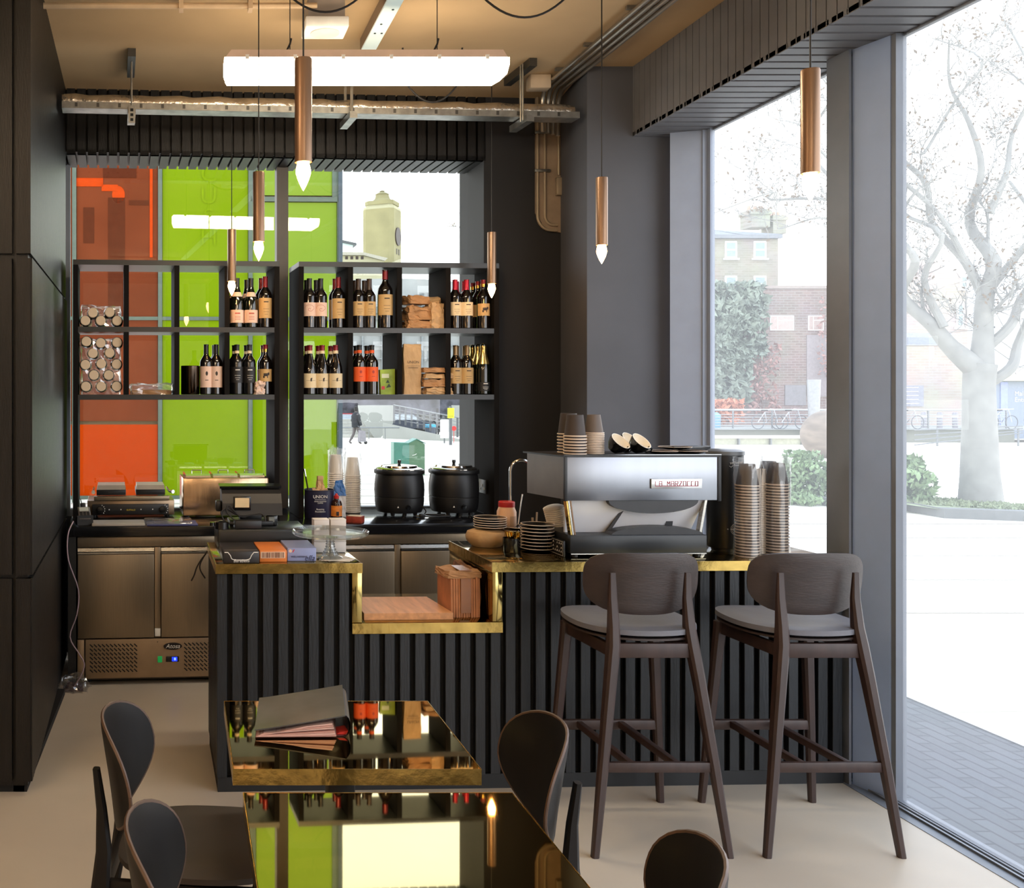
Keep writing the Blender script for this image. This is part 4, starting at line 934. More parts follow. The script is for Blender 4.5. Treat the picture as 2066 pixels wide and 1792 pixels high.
MB().box(nr0 - 0.0035, nr0 - 0.0004, -0.008, BD, bt0 - 0.002, BT + 0.0006).build('edge_strip', brass_e, t)
MB().box(-0.0105, -0.0082, -0.008, BD, bt0 - 0.001, BT + 0.0006).build('edge_strip', brass_e, t)
MB().box(nl0, nl1, -0.004, BD, nz1 + 0.0005, bt0 - 0.0005, 0.002).build('niche_cheek', brass_bar, t)
MB().box(nr0, nr1, -0.004, BD, nz1 + 0.0005, bt0 - 0.0005, 0.002).build('niche_cheek', brass_bar, t)
MB().box(nl0, nr1, -0.006, BD + 0.0, nz0, nz1, 0.003).build('niche_floor', brass_bar, t)
MB().box(nl0, nr1, -0.009, -0.0062, nz0, nz1).build('edge_strip', brass_e, t)
MB().box(0.0, nl0, 0.03, BD - 0.02, 0.0, bt0 - 0.001).box(nr1, xe, 0.03, BD - 0.02, 0.0, bt0 - 0.001).box(nl0, nr1, 0.03, BD - 0.02, 0.0, nz0 - 0.001).build('carcass', black_gap, t, False)
m = MB(); x = -0.004; k = 0
while x < xe - 0.02:
    w = 0.041
    zt = bt0 - 0.003 if (x + w < nl0 or x > nr1) else nz0 - 0.003
    if not (x + w >= nl0 and x < nl0) and not (x < nr1 <= x + w) : m.box(x, min(x + w, xe), 0.002, 0.03, 0.062, zt, 0.0015, None, 1)
    else: m.box(x, x + w, 0.002, 0.03, 0.062, nz0 - 0.003, 0.0015, None, 1)
    x += 0.0632; k += 1
m.build('slat_front', bar_slat, t)
m = MB(); y = 0.004
while y < BD - 0.03:
    m.box(-0.004, 0.022, y + 0.03, y + 0.071, 0.062, bt0 - 0.003); y += 0.0632
m.build('slat_side', bar_slat, t)
MB().box(0.0, xe, 0.012, 0.03, 0.0, 0.060).box(0.0, 0.02, 0.03, BD - 0.02, 0, 0.060).build('plinth', mat('black plinth', (20, 22, 25), 0.5), t)

def AW(u, v, z=BT): return LZ(A, u, v, z)
ZA = BT + 0.001
# cash drawer and till
xa, ya = LZ(A, 441, 1069, 1.038); xb, _ = LZ(A, 620, 1067, 1.038)
t = thing('cash_drawer', 'black metal cash drawer at the back of the left counter', 'cash drawer', A, (xa, ya, ZA))
cw_ = xb - xa
MB().box(0, cw_, 0.004, BD - ya + 0.02, 0, 0.095, 0.004).build('drawer_case', mat('black enamelled case', (32, 34, 32), 0.28, coat=0.2), t)
MB().box(0.008, cw_ - 0.008, 0.0, 0.0035, 0.008, 0.085, 0.001).build('drawer_front', rubber, t)
xp, yp = LZ(A, 506, 1060, 1.037)
t = thing('pos_terminal', 'black touchscreen till turned away, small lit customer display on its back', 'till', A, (xp, ya + 0.17, ZA + 0.096)); t.scale = (1, 1, 0.88)
MB().prism([(-0.10, 0.06), (0.04, 0.055), (0.075, 0.19), (-0.002, 0.185), (-0.05, 0.165), (-0.085, 0.12)], -0.135, 0.135, 'yz').build('screen_housing', rubber, t, False)
MB().prism([(-0.008, 0.187), (0.082, 0.192), (0.09, 0.205), (-0.012, 0.200)], -0.142, 0.142, 'yz').build('screen_bezel', rubber_s, t, False)
MB().box(-0.10, 0.10, -0.06, 0.09, 0, 0.025, 0.006).box(-0.05, 0.05, -0.03, 0.05, 0.024, 0.07, 0.006).build('stand', rubber, t)
Mx = Matrix.Translation((-0.048, -0.096, 0.118)) @ Matrix.Rotation(0.16, 4, 'X')
d = MB().box(-0.04, 0.04, -0.012, 0.0, -0.03, 0.042, 0.003, Mx).build('customer_display', rubber_s, t)
MB().box(-0.032, 0.032, -0.0135, -0.0122, -0.014, 0.036, 0.0, Mx).build('display_glass', mat('beige lit display', (206, 184, 146), 0.3, emit=((200, 170, 120), 0.25)), d)
MB().box(-0.162, -0.136, -0.06, 0.0, 0.075, 0.13, 0.008).build('card_swipe', rubber, t)
MB().box(0.07, 0.12, -0.05, 0.0, 0.0, 0.055, 0.004).build('cable_box', rubber_s, t)
MB().box(0.08, 0.105, -0.052, -0.0505, 0.018, 0.045).build('sticker', mat('grey sticker', (150, 150, 140)), t)
xq, yq = LZ(A, 502, 1070, 1.038)
t = thing('power_adapter', 'black brick power adapter with looped lead on the cash drawer edge', 'adapter', A, (xq, ya + 0.035, ZA + 0.0955), 0.06)
MB().box(-0.06, 0.06, -0.028, 0.028, 0, 0.038, 0.005).build('brick', rubber, t)
MB().tube(smooth_pts([(-0.05, 0, 0.03), (-0.09, 0.02, 0.07), (-0.08, 0.03, 0.10), (-0.03, 0.03, 0.05), (0.02, 0.035, 0.055), (0.07, 0.03, 0.06), (0.085, 0.02, 0.03), (0.06, 0.01, 0.03)]), 0.0032, 6).tube(smooth_pts([(-0.06, 0.0, 0.02), (-0.10, 0.01, 0.03), (-0.115, 0.02, 0.07), (-0.09, 0.03, 0.085), (-0.05, 0.04, 0.06), (0.0, 0.04, 0.04)]), 0.0032, 6).build('lead', cable_m, t)
MB().lathe([(0, 0), (0.03, 0), (0.03, 0.03), (0.012, 0.036), (0, 0.036)], (-0.115, 0.0, 0), 16).lathe([(0.0, 0.014), (0.012, 0.014), (0.012, 0.03), (0, 0.03)], (-0.158, 0.0, 0), 12).build('plug', rubber_s, t)
# cartons along the front edge
def carton(name, u0, u1, v0, v1, yy, d, m_, lab):
    xa, xb = X(A, u0, yy), X(A, u1, yy); h = Zp(A, u0, v0, yy) - ZA
    t = thing(name, lab, 'box', A, (xa, yy, ZA)); b = MB().box(0, xb - xa, 0, d, 0, h, 0.002).build('carton', m_, t)
    return t, xb - xa, h
t, w, h = carton('snack_box', 451, 523, 1113, 1140, 0.008, 0.25, mat('black printed carton', (38, 35, 36), 0.4), 'black snack bar carton with white handle outline at the front left corner of the bar')
pts = [(0.004, -0.001, h - 0.004), (0.018, -0.001, h - 0.004), (0.028, -0.001, h - 0.016), (0.033, -0.001, h - 0.03), (0.045, -0.001, h - 0.035), (w - 0.05, -0.001, h - 0.035), (w - 0.038, -0.001, h - 0.03), (w - 0.032, -0.001, h - 0.016), (w - 0.022, -0.001, h - 0.004), (w - 0.004, -0.001, h - 0.004)]
MB().tube(pts, 0.0018, 6).build('printed_outline', white_ink, t)
text('Barebells', 0.018, t, (w * 0.5, -0.0012, 0.0095), white_ink, shear=0.25)
MB().box(0.005, w - 0.005, 0.03, 0.04, h, h + 0.0006).build('printed_line', mat('grey print', (110, 100, 96)), t)
t, w, h = carton('snack_box', 524, 579, 1111, 1136, 0.03, 0.24, mat('orange printed carton', (224, 128, 58), 0.45, var=0.08), 'orange snack bar carton with a barcode between the black and blue cartons')
m = MB(); m.box(0.004, w - 0.008, -0.0012, -0.0004, 0.016, h - 0.006); pb = m.build('barcode_panel', mat('peach panel', (240, 206, 176)), t)
m = MB(); q = 0.008; rr = random.Random(3)
while q < w - 0.014:
    bw = rr.choice((0.001, 0.0018, 0.003)); m.box(q, q + bw, -0.002, -0.0013, 0.018, h - 0.008); q += bw + rr.choice((0.0015, 0.002, 0.003))
m.build('barcode', mat('brown print', (110, 60, 40)), pb)
t, w, h = carton('snack_box', 580, 638, 1106, 1133, 0.05, 0.22, mat('lilac blue carton', (150, 160, 204), 0.45, var=0.06), 'lilac blue carton with the script word ella right of the orange carton')
text('ella', 0.032, t, (w * 0.76, -0.0012, 0.012), mat('navy print', (40, 44, 84)), shear=0.35)
text('WELLNESSBAR', 0.0105, t, (w * 0.40, -0.0012, 0.018), mat('navy print', (40, 44, 84)), shear=0.2)
MB().lathe([(0.0, 0), (0.007, 0), (0.007, 0.001), (0, 0.001)], (0, 0, 0), 16, Matrix.Translation((0.012, -0.0005, h - 0.012)) @ Matrix.Rotation(PI / 2, 4, 'X')).build('printed_flower', mat('peach print', (236, 206, 180)), t)
MB().prism([(0.020, h - 0.018), (0.024, h - 0.018), (0.030, h - 0.006), (0.026, h - 0.006)], -0.0015, -0.0004).build('printed_bar', red_p, t, False)
# cake stand on napkins, with little white boxes behind
x, y = AW(672, 1129)
t = thing('napkins', 'few loose white paper napkins under the glass cake stand', 'napkins', A, (x + 0.01, y, ZA))
m = MB()
for k in range(4): m.box(-0.065, 0.065, -0.05, 0.05, 0.0 + k * 0.0012, 0.001 + k * 0.0012, 0, Matrix.Rotation(-0.3 + k * 0.23, 4, 'Z'))
m.build('sheets', mat('napkin white', (226, 214, 198), 0.8), t, False); NY = y; NX = x
t = thing('cake_stand', 'round pressed glass cake stand on the bar beside the lilac carton', 'cake stand', A, (x - 0.012, y, ZA + 0.006))
MB().lathe([(0, 0.002), (0.052, 0.0), (0.053, 0.004), (0.035, 0.012), (0.020, 0.04), (0.016, 0.07), (0.022, 0.092), (0.0, 0.094)], (0, 0, 0), 28).build('foot', clear_gl, t)
MB().lathe([(0, 0.094), (0.15, 0.096), (0.160, 0.104), (0.161, 0.116), (0.157, 0.117), (0.148, 0.106), (0.0, 0.104)], (0, 0, 0), 48).build('plate', clear_gl, t)
m = MB()
for q in range(24):
    a = 2 * PI * q / 24
    for k in range(7): zz = 0.015 + k * 0.011; rr_ = (0.034, 0.029, 0.0235, 0.0195, 0.018, 0.0175, 0.019)[k]; m.lathe([(0, -0.002), (0.0022, 0), (0, 0.002)], (rr_ * math.cos(a), rr_ * math.sin(a), zz), 5)
m.build('beading', clear_gl, t)
def wbox():
    t = thing('card_box', '', 'box', A, (0, 0, 0), 0, 'small white boxes behind the cake stand')
    MB().box(-0.034, 0.034, -0.03, 0.03, 0, 0.0475, 0.003).build('box_base', mat('white carton', (222, 214, 206), 0.6, var=0.03), t)
    MB().box(-0.0346, 0.0346, -0.0306, 0.0306, 0.0425, 0.0482, 0.002).build('box_lid', mat('white carton', (222, 214, 206)), t)
    return t
wb = wbox(); yb_ = LZ(A, 665, 1117, BT)[1] + 0.045
first = True
for cidx, u in enumerate((648, 682)):
    for k in range(3):
        lab = 'small white box, %s of the %s stack behind the cake stand' % (('bottom', 'middle', 'topmost')[k], ('left', 'right')[cidx])
        loc = (X(A, u, yb_ - 0.03) + 0.002, yb_, ZA + 0.049 * k)
        if first: wb.location = A.M @ Vector(loc); wb.rotation_euler = (0, 0, A.th); wb['label'] = lab; first = False
        else: dup(wb, A, loc, 0, lab)
# niche goods
zn = nz1 + 0.001
xa, ya = LZ(A, 735, 1252, zn); xb, _ = LZ(A, 917, 1252, zn)
solo(MB().prism([(0, 0), (xb - xa, 0), (xb - xa - 0.02, 0.33), (-0.02 + 0.035, 0.33)], 0, 0.028, 'xy'), 'wooden_board', board_w, 'beech chopping board lying in the brass serving niche', 'board', A, (xa, ya + 0.004, zn))
# bundle of flat kraft carriers and one loose dark one beside it
xa, ya = LZ(A, 924, 1249, zn); xb, _ = LZ(A, 976, 1247, zn)
t = thing('carrier_bundle', 'upright taped bundle of kraft carrier bags at the right of the niche', 'bag bundle', A, (xa - 0.022, ya + 0.02, zn))
m = MB(); rr = random.Random(9)
wv = xb - xa
for k in range(12):
    xx = k * (wv + 0.012) / 12
    m.prism([(0.0 + rr.uniform(0, 0.006), 0), (0.20, 0), (0.205 + rr.uniform(-.01, .01), 0.165 + rr.uniform(-.006, .006)), (0.004 + rr.uniform(0, 0.006), 0.170 + rr.uniform(-.008, .008))], xx, xx + 0.0085, 'yz')
m.build('folded_bag', mat('kraft sheet edges', (190, 124, 78), 0.7, var=0.2, scale=14), t, False)
MB().crumple(wv + 0.03, 0.19, 0.03, 0.009, 71, 5, 1, (wv / 2, 0.10, 0.160), 0, -0.05).build('top_flap', kraft, t, False)
MB().box(wv * 0.35, wv * 0.72, -0.003, -0.0005, 0.02, 0.165).box(wv * 0.3, wv * 0.75, -0.003, 0.12, 0.198, 0.201).build('tape', mat('brown tape', (150, 98, 58), 0.25), t)
solo(MB().crumple(0.028, 0.30, 0.19, 0.012, 73, 6), 'kraft_bag', mat('dark kraft', (126, 84, 52), 0.75, var=0.2), 'dark kraft bag standing between the taped bundle and the brass cheek', 'bag', A, (nr0 - 0.030, 0.25, zn), 0, None, False)

# ------------------------------------------------------------------ espresso machine
yF = 0.09
ex0, ex1 = X(A, 1138, yF), X(A, 1455, yF)
t = thing('espresso_machine', 'steel espresso machine with red-lettered badge, its back to the stools', 'coffee machine', A, (ex0, yF, ZA))
z0 = Zp(A, 1300, 1010, yF) - ZA; z1 = Zp(A, 1300, 920, yF) - ZA; ew = ex1 - ex0
bx0 = X(A, 1150, yF) - ex0; bx1 = X(A, 1427, yF) - ex0; bz0, bz1 = Zp(A, 1300, 1117, yF) - ZA, Zp(A, 1300, 1080, yF) - ZA
D = 0.40; tw = 0.055
MB().box(0.012, ew - 0.012, 0.0, 0.006, z0, z1 - 0.004, 0.002).build('back_panel', mat('brushed machine steel', (150, 153, 160), 0.3, metal=0.95, var=0.05, scale=3, stretch=(4, 1, 0.3)), t)
hx = [(0.012, 0.006), (ew - 0.012, 0.006), (ew - 0.012 + 0.0, D * 0.75), (0.012 - tw, D * 0.75)]
hexa_plan(MB(), hx, z0 + 0.004, z1 - 0.006).build('boiler_housing', mat('housing steel', (104, 95, 88), 0.35, metal=0.6), t, False)
MB().box(0.0, 0.014, -0.003, 0.01, z0 - 0.002, z1 + 0.003, 0.002).box(ew - 0.016, ew, -0.003, 0.012, z0 - 0.004, z1 + 0.003, 0.002).build('corner_post', rubber, t)
hexa_plan(MB(), [(0.0, -0.003), (ew, -0.003), (ew, D * 0.78), (-tw - 0.003, D * 0.78)], z1 - 0.005, z1 + 0.002).build('cup_tray', rubber, t, False)
MB().tube([(0.0, 0.0, z1 + 0.004), (ew, 0.0, z1 + 0.004)], 0.0025, 6).build('tray_rail', chrome, t)
# lower body: leaning back splash with its reflection put into the colour, black spout bowl and struts
MB().hexa([(bx0 + 0.02, 0.10, bz1), (bx1 - 0.02, 0.10, bz1), (bx1 - 0.02, 0.115, bz1), (bx0 + 0.02, 0.115, bz1), (bx0 - 0.005, 0.03, z0), (bx1 + 0.005, 0.03, z0), (bx1 + 0.005, 0.045, z0), (bx0 - 0.005, 0.045, z0)]).build('splash_plate', mirror, t, False)
cxm = (X(A, 1320, yF) - ex0)
bowl = [(cxm + 0.20 * math.cos(a), z0 - 0.002 + 0.052 * math.sin(a)) for a in [PI + PI * i / 20 for i in range(21)]]
MB().prism([(cxm - 0.195, z0 - 0.001)] + [(cxm + 0.195 * math.cos(a) * (1 if abs(math.cos(a)) < .9 else 1), z0 - 0.001 + 0.055 * math.sin(a)) for a in [PI + PI * i / 20 for i in range(1, 20)]] + [(cxm + 0.195, z0 - 0.001)], 0.005, 0.10).build('group_cover', mat('charcoal moulding', (50, 51, 54), 0.45), t)
MB().bar((cxm - 0.105, 0.075, z0 - 0.045), (cxm - 0.165, 0.09, bz1), 0.042, 0.012).bar((cxm + 0.11, 0.075, z0 - 0.045), (cxm + 0.105, 0.09, bz1), 0.03, 0.012).build('strut', mat('charcoal moulding', (50, 51, 54)), t)
MB().box(cxm - 0.035, cxm + 0.09, 0.085, 0.10, bz1, z0 - 0.04).build('rear_cover', mat('green grey panel', (58, 66, 66), 0.3, metal=0.4), t)
dome = [(cxm - 0.20, bz1)] + [(cxm + 0.02 + 0.20 * math.cos(a), bz1 + 0.034 * math.sin(a)) for a in [PI - PI * i / 16 for i in range(17)]]
MB().prism(dome[1:], 0.01, 0.08).build('drain_cover', mat('charcoal moulding', (50, 51, 54)), t)
for k, (dx, mm) in enumerate(((0.004, brass_e), (0.012, steel), (0.02, mat('bronze strip', (120, 94, 74), 0.3, metal=0.8)))):
    MB().hexa([(bx0 + 0.008 + dx, 0.02, bz1), (bx0 + 0.014 + dx, 0.02, bz1), (bx0 + 0.014 + dx, 0.05, bz1), (bx0 + 0.008 + dx, 0.05, bz1), (bx0 - 0.012 + dx, 0.02, z0), (bx0 - 0.006 + dx, 0.02, z0), (bx0 - 0.006 + dx, 0.05, z0), (bx0 - 0.012 + dx, 0.05, z0)]).build('side_frame', mm, t, False)
MB().hexa([(bx1 - 0.024, 0.02, bz1), (bx1 - 0.014, 0.02, bz1), (bx1 - 0.014, 0.05, bz1), (bx1 - 0.024, 0.05, bz1), (bx1 + 0.002, 0.02, z0), (bx1 + 0.012, 0.02, z0), (bx1 + 0.012, 0.05, z0), (bx1 + 0.002, 0.05, z0)]).build('side_frame', steel, t, False)
MB().box(bx0, bx1, 0.0, D, bz0, bz1, 0.005).build('drip_base', mat('black machine base', (28, 31, 34), 0.35), t)
MB().box(bx0 + 0.004, bx1 - 0.004, -0.002, 0.02, bz0 - 0.003, bz0 + 0.001).build('base_trim', chrome, t)
for xx in (bx0 + 0.03, bx1 - 0.03):
    for yy in (0.03, D - 0.05): MB().lathe([(0.016, 0), (0.016, bz0)], (xx, yy, 0), 14).build('foot', rubber, t)
# badge
gx0, gx1 = X(A, 1312, yF) - ex0, X(A, 1415, yF) - ex0; gz0, gz1 = Zp(A, 1312, 986, yF) - ZA, Zp(A, 1312, 966, yF) - ZA
bd = MB().box(gx0, gx1, -0.008, -0.001, gz0, gz1, 0.0025).build('badge', mat('bright badge plate', (214, 216, 216), 0.25, metal=0.6), t)
GLY = {'L': [[(0, 1), (0, 0)]], 'A': [[(0, 0), (0, 1), (1, 1), (1, 0)], [(0, .5), (1, .5)]], 'M': [[(0, 0), (0, 1), (.5, .45), (1, 1), (1, 0)]], 'R': [[(0, 0), (0, 1), (1, 1), (1, .5), (0, .5)], [(.45, .5), (1, 0)]],
       'Z': [[(0, 1), (1, 1), (0, 0)]], 'O': [[(0, 0), (0, 1), (1, 1), (1, 0)]], 'C': [[(1, 1), (0, 1), (0, 0)]], ' ': []}
m = MB(); word = 'LA MARZOCCO'; gh = (gz1 - gz0) * 0.48; gw = (gx1 - gx0) * 0.86 / len(word); gxx = gx0 + (gx1 - gx0) * 0.08; gzz = gz0 + (gz1 - gz0) * 0.27
for i, ch in enumerate(word):
    for st in GLY[ch]:
        for a, b in zip(st, st[1:]): m.bar((gxx + (i + a[0] * 0.66) * gw, -0.0088, gzz + a[1] * gh), (gxx + (i + b[0] * 0.66) * gw, -0.0088, gzz + b[1] * gh), 0.0012, 0.0024)
m.bar((gxx, -0.0088, gzz), (gxx + (len(word) - 0.34) * gw, -0.0088, gzz), 0.0012, 0.0024)
m.build('lettering', mat('crimson letters', (168, 30, 62), 0.4), bd)
EM_TOP = ZA + z1 + 0.004
# cups on the machine
def on_top(u, yd): return (X(A, u, yF + yd), yF + yd, EM_TOP - 0.001)
cl = cup('paper_cup', 0.094, 0.0445, 0.034, cup_dark, cup_rim)
x, y, z = on_top(1160, 0.07)
stack(cl, A, x, y, z, 7, 0.0128, 'dark paper cup, %s of the front wide stack on the machine top', 'upturned paper cups on the coffee machine', 0.0004, 5)
x, y, z = on_top(1147, 0.18)
stack(cl, A, x, y, z, 7, 0.0135, 'dark paper cup, %s of the rear wide stack on the machine top', 'upturned paper cups on the coffee machine', 0.0004, 6)
cs = cup('paper_cup', 0.083, 0.0395, 0.027, mat('taupe paper cup', (104, 92, 84), 0.6, var=0.05), cup_rim)
x, y, z = on_top(1198, 0.11)
stack(cs, A, x, y, z, 13, 0.0073, 'small taupe paper cup, %s of the narrow stack on the coffee machine', 'upturned paper cups on the coffee machine', 0.0003, 7)
def cofcup():
    t = thing('coffee_cup', '', 'coffee cup', A, (0, 0, 0), 0, 'black coffee cups on the machine')
    MB().lathe([(0, 0), (0.022, 0), (0.024, 0.004), (0.036, 0.02), (0.043, 0.04), (0.0445, 0.055)], (0, 0, 0), 28, caps=False).build('cup_body', rubber_s, t)
    MB().lathe([(0.0445, 0.055), (0.0445, 0.0565), (0.042, 0.0565), (0.0405, 0.04), (0.033, 0.02), (0.02, 0.008), (0, 0.007)], (0, 0, 0), 28, caps=False).build('cup_lining', mat('cream glaze', (242, 230, 210), 0.25), t)
    MB().tube([(0.040, 0, 0.046), (0.058, 0, 0.044), (0.062, 0, 0.03), (0.05, 0, 0.018), (0.034, 0, 0.018)], 0.004, 8).build('handle', rubber_s, t)
    return t
cc = cofcup()
for k, (u, yd, lab) in enumerate(((1237, 0.09, 'left tipped black espresso cup showing its cream inside on the machine top'), (1279, 0.09, 'right tipped black espresso cup showing its cream inside on the machine top'), (1258, 0.19, 'black espresso cup half hidden behind the two tipped ones'))):
    o = cc if k == 0 else dup(cc, A, (0, 0, 0), 0, lab)
    x, y, z = on_top(u, yd); o['label'] = lab
    o.location = A.M @ Vector((x - 0.004, y - 0.004, z + 0.018)); o.rotation_euler = Euler((0.62, 0.48, A.th))
# saucers lying on the machine
def saucer_on(u, yd, dz, lab, r=0.07):
    t = thing('saucer', lab, 'saucer', A, (X(A, u, yF + yd), yF + yd, EM_TOP + dz), 0, 'saucers on the machine top')
    MB().lathe([(0, 0), (r * 0.5, 0), (r * 0.95, 0.008), (r, 0.011), (r * 0.96, 0.0115), (r * 0.5, 0.004), (0, 0.004)], (0, 0, 0), 28).build('dish', rubber_s, t)
    MB().lathe([(r, 0.0108), (r * 1.005, 0.012), (r * 0.975, 0.0125), (r * 0.96, 0.0117)], (0, 0, 0), 28, caps=False).build('rim', cup_rim, t)
saucer_on(1333, 0.10, 0.0, 'left black saucer with pale rim lying on the machine top'); saucer_on(1392, 0.10, 0.0, 'right black saucer with pale rim lying on the machine top'); saucer_on(1362, 0.20, 0.012, 'black saucer resting behind the two front saucers')
# grinder
xg, yg_ = AW(1466, 1118); xg = X(A, 1463, yg_ + 0.10)
t = thing('coffee_grinder', 'tall matt black coffee grinder with white print, right of the machine', 'grinder', A, (xg, yg_ + 0.10, ZA))
gz = Zp(A, 1466, 905, yg_ + 0.08) - ZA
MB().lathe([(0, 0.0), (0.055, 0), (0.058, 0.012), (0.070, 0.014), (0.074, 0.02), (0.074, gz - 0.03), (0.0, gz - 0.03)], (0, 0, 0), 36).build('grinder_body', mat('matt black grinder', (38, 40, 43), 0.38), t)
MB().lathe([(0.072, gz - 0.03), (0.078, gz - 0.028), (0.078, gz - 0.012), (0.06, gz - 0.004), (0, gz - 0.002)], (0, 0, 0), 30).build('hopper_lid', mat('grey lid', (104, 108, 112), 0.3), t)
MB().box(-0.20, -0.03, 0.06, 0.12, gz - 0.012, gz + 0.006, 0.003).build('doser_tray', mat('smoked lid', (80, 82, 84), 0.2), t)
m = MB(); gr = 0.0755
def gpt(dx, z): a = -PI / 2 + dx / gr; return (gr * math.cos(a), gr * math.sin(a), z)
zc_ = Zp(A, 1469, 1068, yg_ + 0.03) - ZA
for r_ in (0.008, 0.014, 0.020, 0.025): m.tube([gpt(0.006 + r_ * math.cos(a), zc_ + r_ * math.sin(a)) for a in [2 * PI * i / 24 for i in range(25)]], 0.0007, 4)
m.tube([gpt(-0.02 + 0.0013 * i, zc_) for i in range(20)], 0.001, 4)
for dx, dz in ((0.006, 0.032), (0.006, -0.032), (-0.03, 0.0), (0.040, 0.0)): m.lathe([(0, -0.003), (0.003, 0), (0, 0.003)], gpt(0.0 + dx, zc_ + dz), 8)
m.build('target_emblem', white_ink, t)
m = MB(); zs_ = Zp(A, 1470, 938, yg_ + 0.03) - ZA
pts = []
for i in range(60):
    q = i / 59; hgt = 0.006 + (0.008 if 14 < i < 22 else 0) + (0.004 if 34 < i < 40 else 0)
    pts.append(gpt(-0.022 + 0.066 * q + 0.003 * math.sin(i * 0.9), zs_ + 0.006 + hgt * 0.6 * math.sin(i * 0.9 + 0.8) + 0.004 * q))
m.tube(pts, 0.0009, 4)
m.tube([gpt(-0.024 + 0.068 * i / 10, zs_ - 0.005 + (-0.006 if i == 1 else 0.0) + 0.0005 * i) for i in range(11)], [0.0012] * 2 + [0.001] * 9, 4)
m.build('script', white_ink, t)
# wrapped cup stacks right of the grinder
ck = cup('paper_cup', 0.094, 0.0445, 0.030, cup_dark, cup_rim)
x, y = AW(1508, 1127); x = X(A, 1508, y + 0.045)
ST = [(x, y + 0.045, 25, 0.0126, 'dark paper cup, %s of the wrapped stack next to the grinder', 8)]
x2, y2 = AW(1567, 1123); x2 = X(A, 1567, y2 + 0.05); ST.append((x2, y2 + 0.05, 25, 0.0126, 'dark paper cup, %s of the rightmost wrapped stack on the bar', 9))
x3 = X(A, 1549, y2 + 0.16); ST.append((x3, y2 + 0.155, 25, 0.0126, 'dark paper cup, %s of the stack behind the rightmost wrapped one', 10))
for (x_, y_, n, p_, lb, sd) in ST: stack(ck, A, x_, y_, ZA, n, p_, lb, 'wrapped stacks of dark paper cups', 0.0006, sd)
cf = cup('paper_cup', 0.07, 0.036, 0.028, cup_white, cup_white)
stack(cf, A, X(A, 1531, y + 0.14), y + 0.14, ZA, 32, 0.0096, 'small white cup, %s of the fine-ribbed stack between dark stacks', 'small white paper cups between the dark stacks', 0.0003, 11)
sleeve(A, x, y + 0.045, ZA + 0.001, 0.42, 0.0515, 'clear plastic sleeve round the cup stack next to the grinder', 7)
sleeve(A, x2, y2 + 0.05, ZA + 0.001, 0.42, 0.0520, 'clear plastic sleeve round the rightmost cup stack', 9)

# ------------------------------------------------------------------ left of the machine
x, y = AW(984, 1107); x = X(A, 981, y + 0.075)
t = thing('paper_bag', 'rounded crumpled kraft bag on the brass top under five saucers', 'bag', A, (x, y + 0.075, ZA))
MB().lathe([(0, 0.0), (0.065, 0.0), (0.088, 0.025), (0.093, 0.045), (0.085, 0.066), (0.06, 0.076), (0, 0.077)], (0, 0, 0), 22).build('bag_body', mat('tan paper', (196, 156, 106), 0.75, var=0.14, scale=14, bump=0.5, bscale=26), t)
def plate(name, r, rimw, dz):
    t = thing(name, '', 'plate')
    MB().lathe([(0, 0), (r * 0.55, 0), (r * 0.6, 0.003), (r * 0.97, dz - 0.001), (r * 0.96, dz), (r * 0.55, 0.005), (0, 0.005)], (0, 0, 0), 32).build('dish', rubber_s, t)
    MB().lathe([(r * 0.97, dz - 0.0022), (r, dz - 0.001), (r, dz + 0.0012), (r * 0.965, dz + 0.0016), (r * 0.955, dz + 0.0003)], (0, 0, 0), 32, caps=False).build('rim', cup_rim, t)
    return t
pl = plate('saucer', 0.074, 0, 0.012)
stack(pl, A, x + 0.018, y + 0.075, ZA + 0.0775, 5, 0.0105, 'tan-rimmed saucer, %s of the pile on the kraft bag', 'saucers piled on the kraft bag', 0.001, 12)
x, y = AW(1084, 1117); x = X(A, 1084, y + 0.072)
pb = plate('side_plate', 0.072, 0, 0.014)
stack(pb, A, x, y + 0.072, ZA, 8, 0.0150, 'black plate, %s of the front pile beside the coffee machine', 'black plates piled beside the coffee machine', 0.0015, 13)
stack(pb, A, X(A, 1050, y + 0.20), y + 0.21, ZA, 6, 0.0150, 'black plate, %s of the rear pile behind the spoon tin', 'black plates piled beside the coffee machine', 0.001, 14)
x, y = AW(1032, 1117); x = X(A, 1032, y + 0.042)
t = thing('spoon_tin', 'small black tin of gold spoons in front of the plates', 'tin', A, (x, y + 0.042, ZA))
MB().lathe([(0, 0), (0.037, 0), (0.038, 0.002), (0.038, 0.062), (0.036, 0.062), (0.035, 0.004), (0, 0.004)], (0, 0, 0), 26).build('tin_body', rubber_s, t)
def spoon():
    m = MB(); m.tube([(0, 0, 0), (0.0, 0, 0.05), (0.002, 0, 0.068)], [0.0018, 0.0016, 0.003], 6).crumple(0.012, 0.005, 0.02, 0.0005, 3, 2, 1, (0.002, 0, 0.065)); return m
rr = random.Random(2); s0 = None
for k in range(11):
    a = k * 2.4; r_ = 0.006 + 0.0018 * k; loc = (x + r_ * math.cos(a), y + 0.042 + r_ * math.sin(a), ZA + 0.005); lab = 'gold teaspoon standing in the small black tin'
    if s0 is None: s0 = solo(spoon(), 'teaspoon', gold_m, lab, 'spoon', A, loc, 0, 'gold spoons in the tin'); o = s0
    else: o = dup(s0, A, loc, 0)
    o.rotation_euler = Euler((0.22 * math.sin(-a), 0.22 * math.cos(a), A.th + a))
y = 0.46; x = X(A, 1022, 0.50)
t = thing('powder_tub', 'cream plastic tub with red lid behind the saucers', 'tub', A, (x, y + 0.04, ZA)); t.scale = (1.05, 1.05, 1.18)
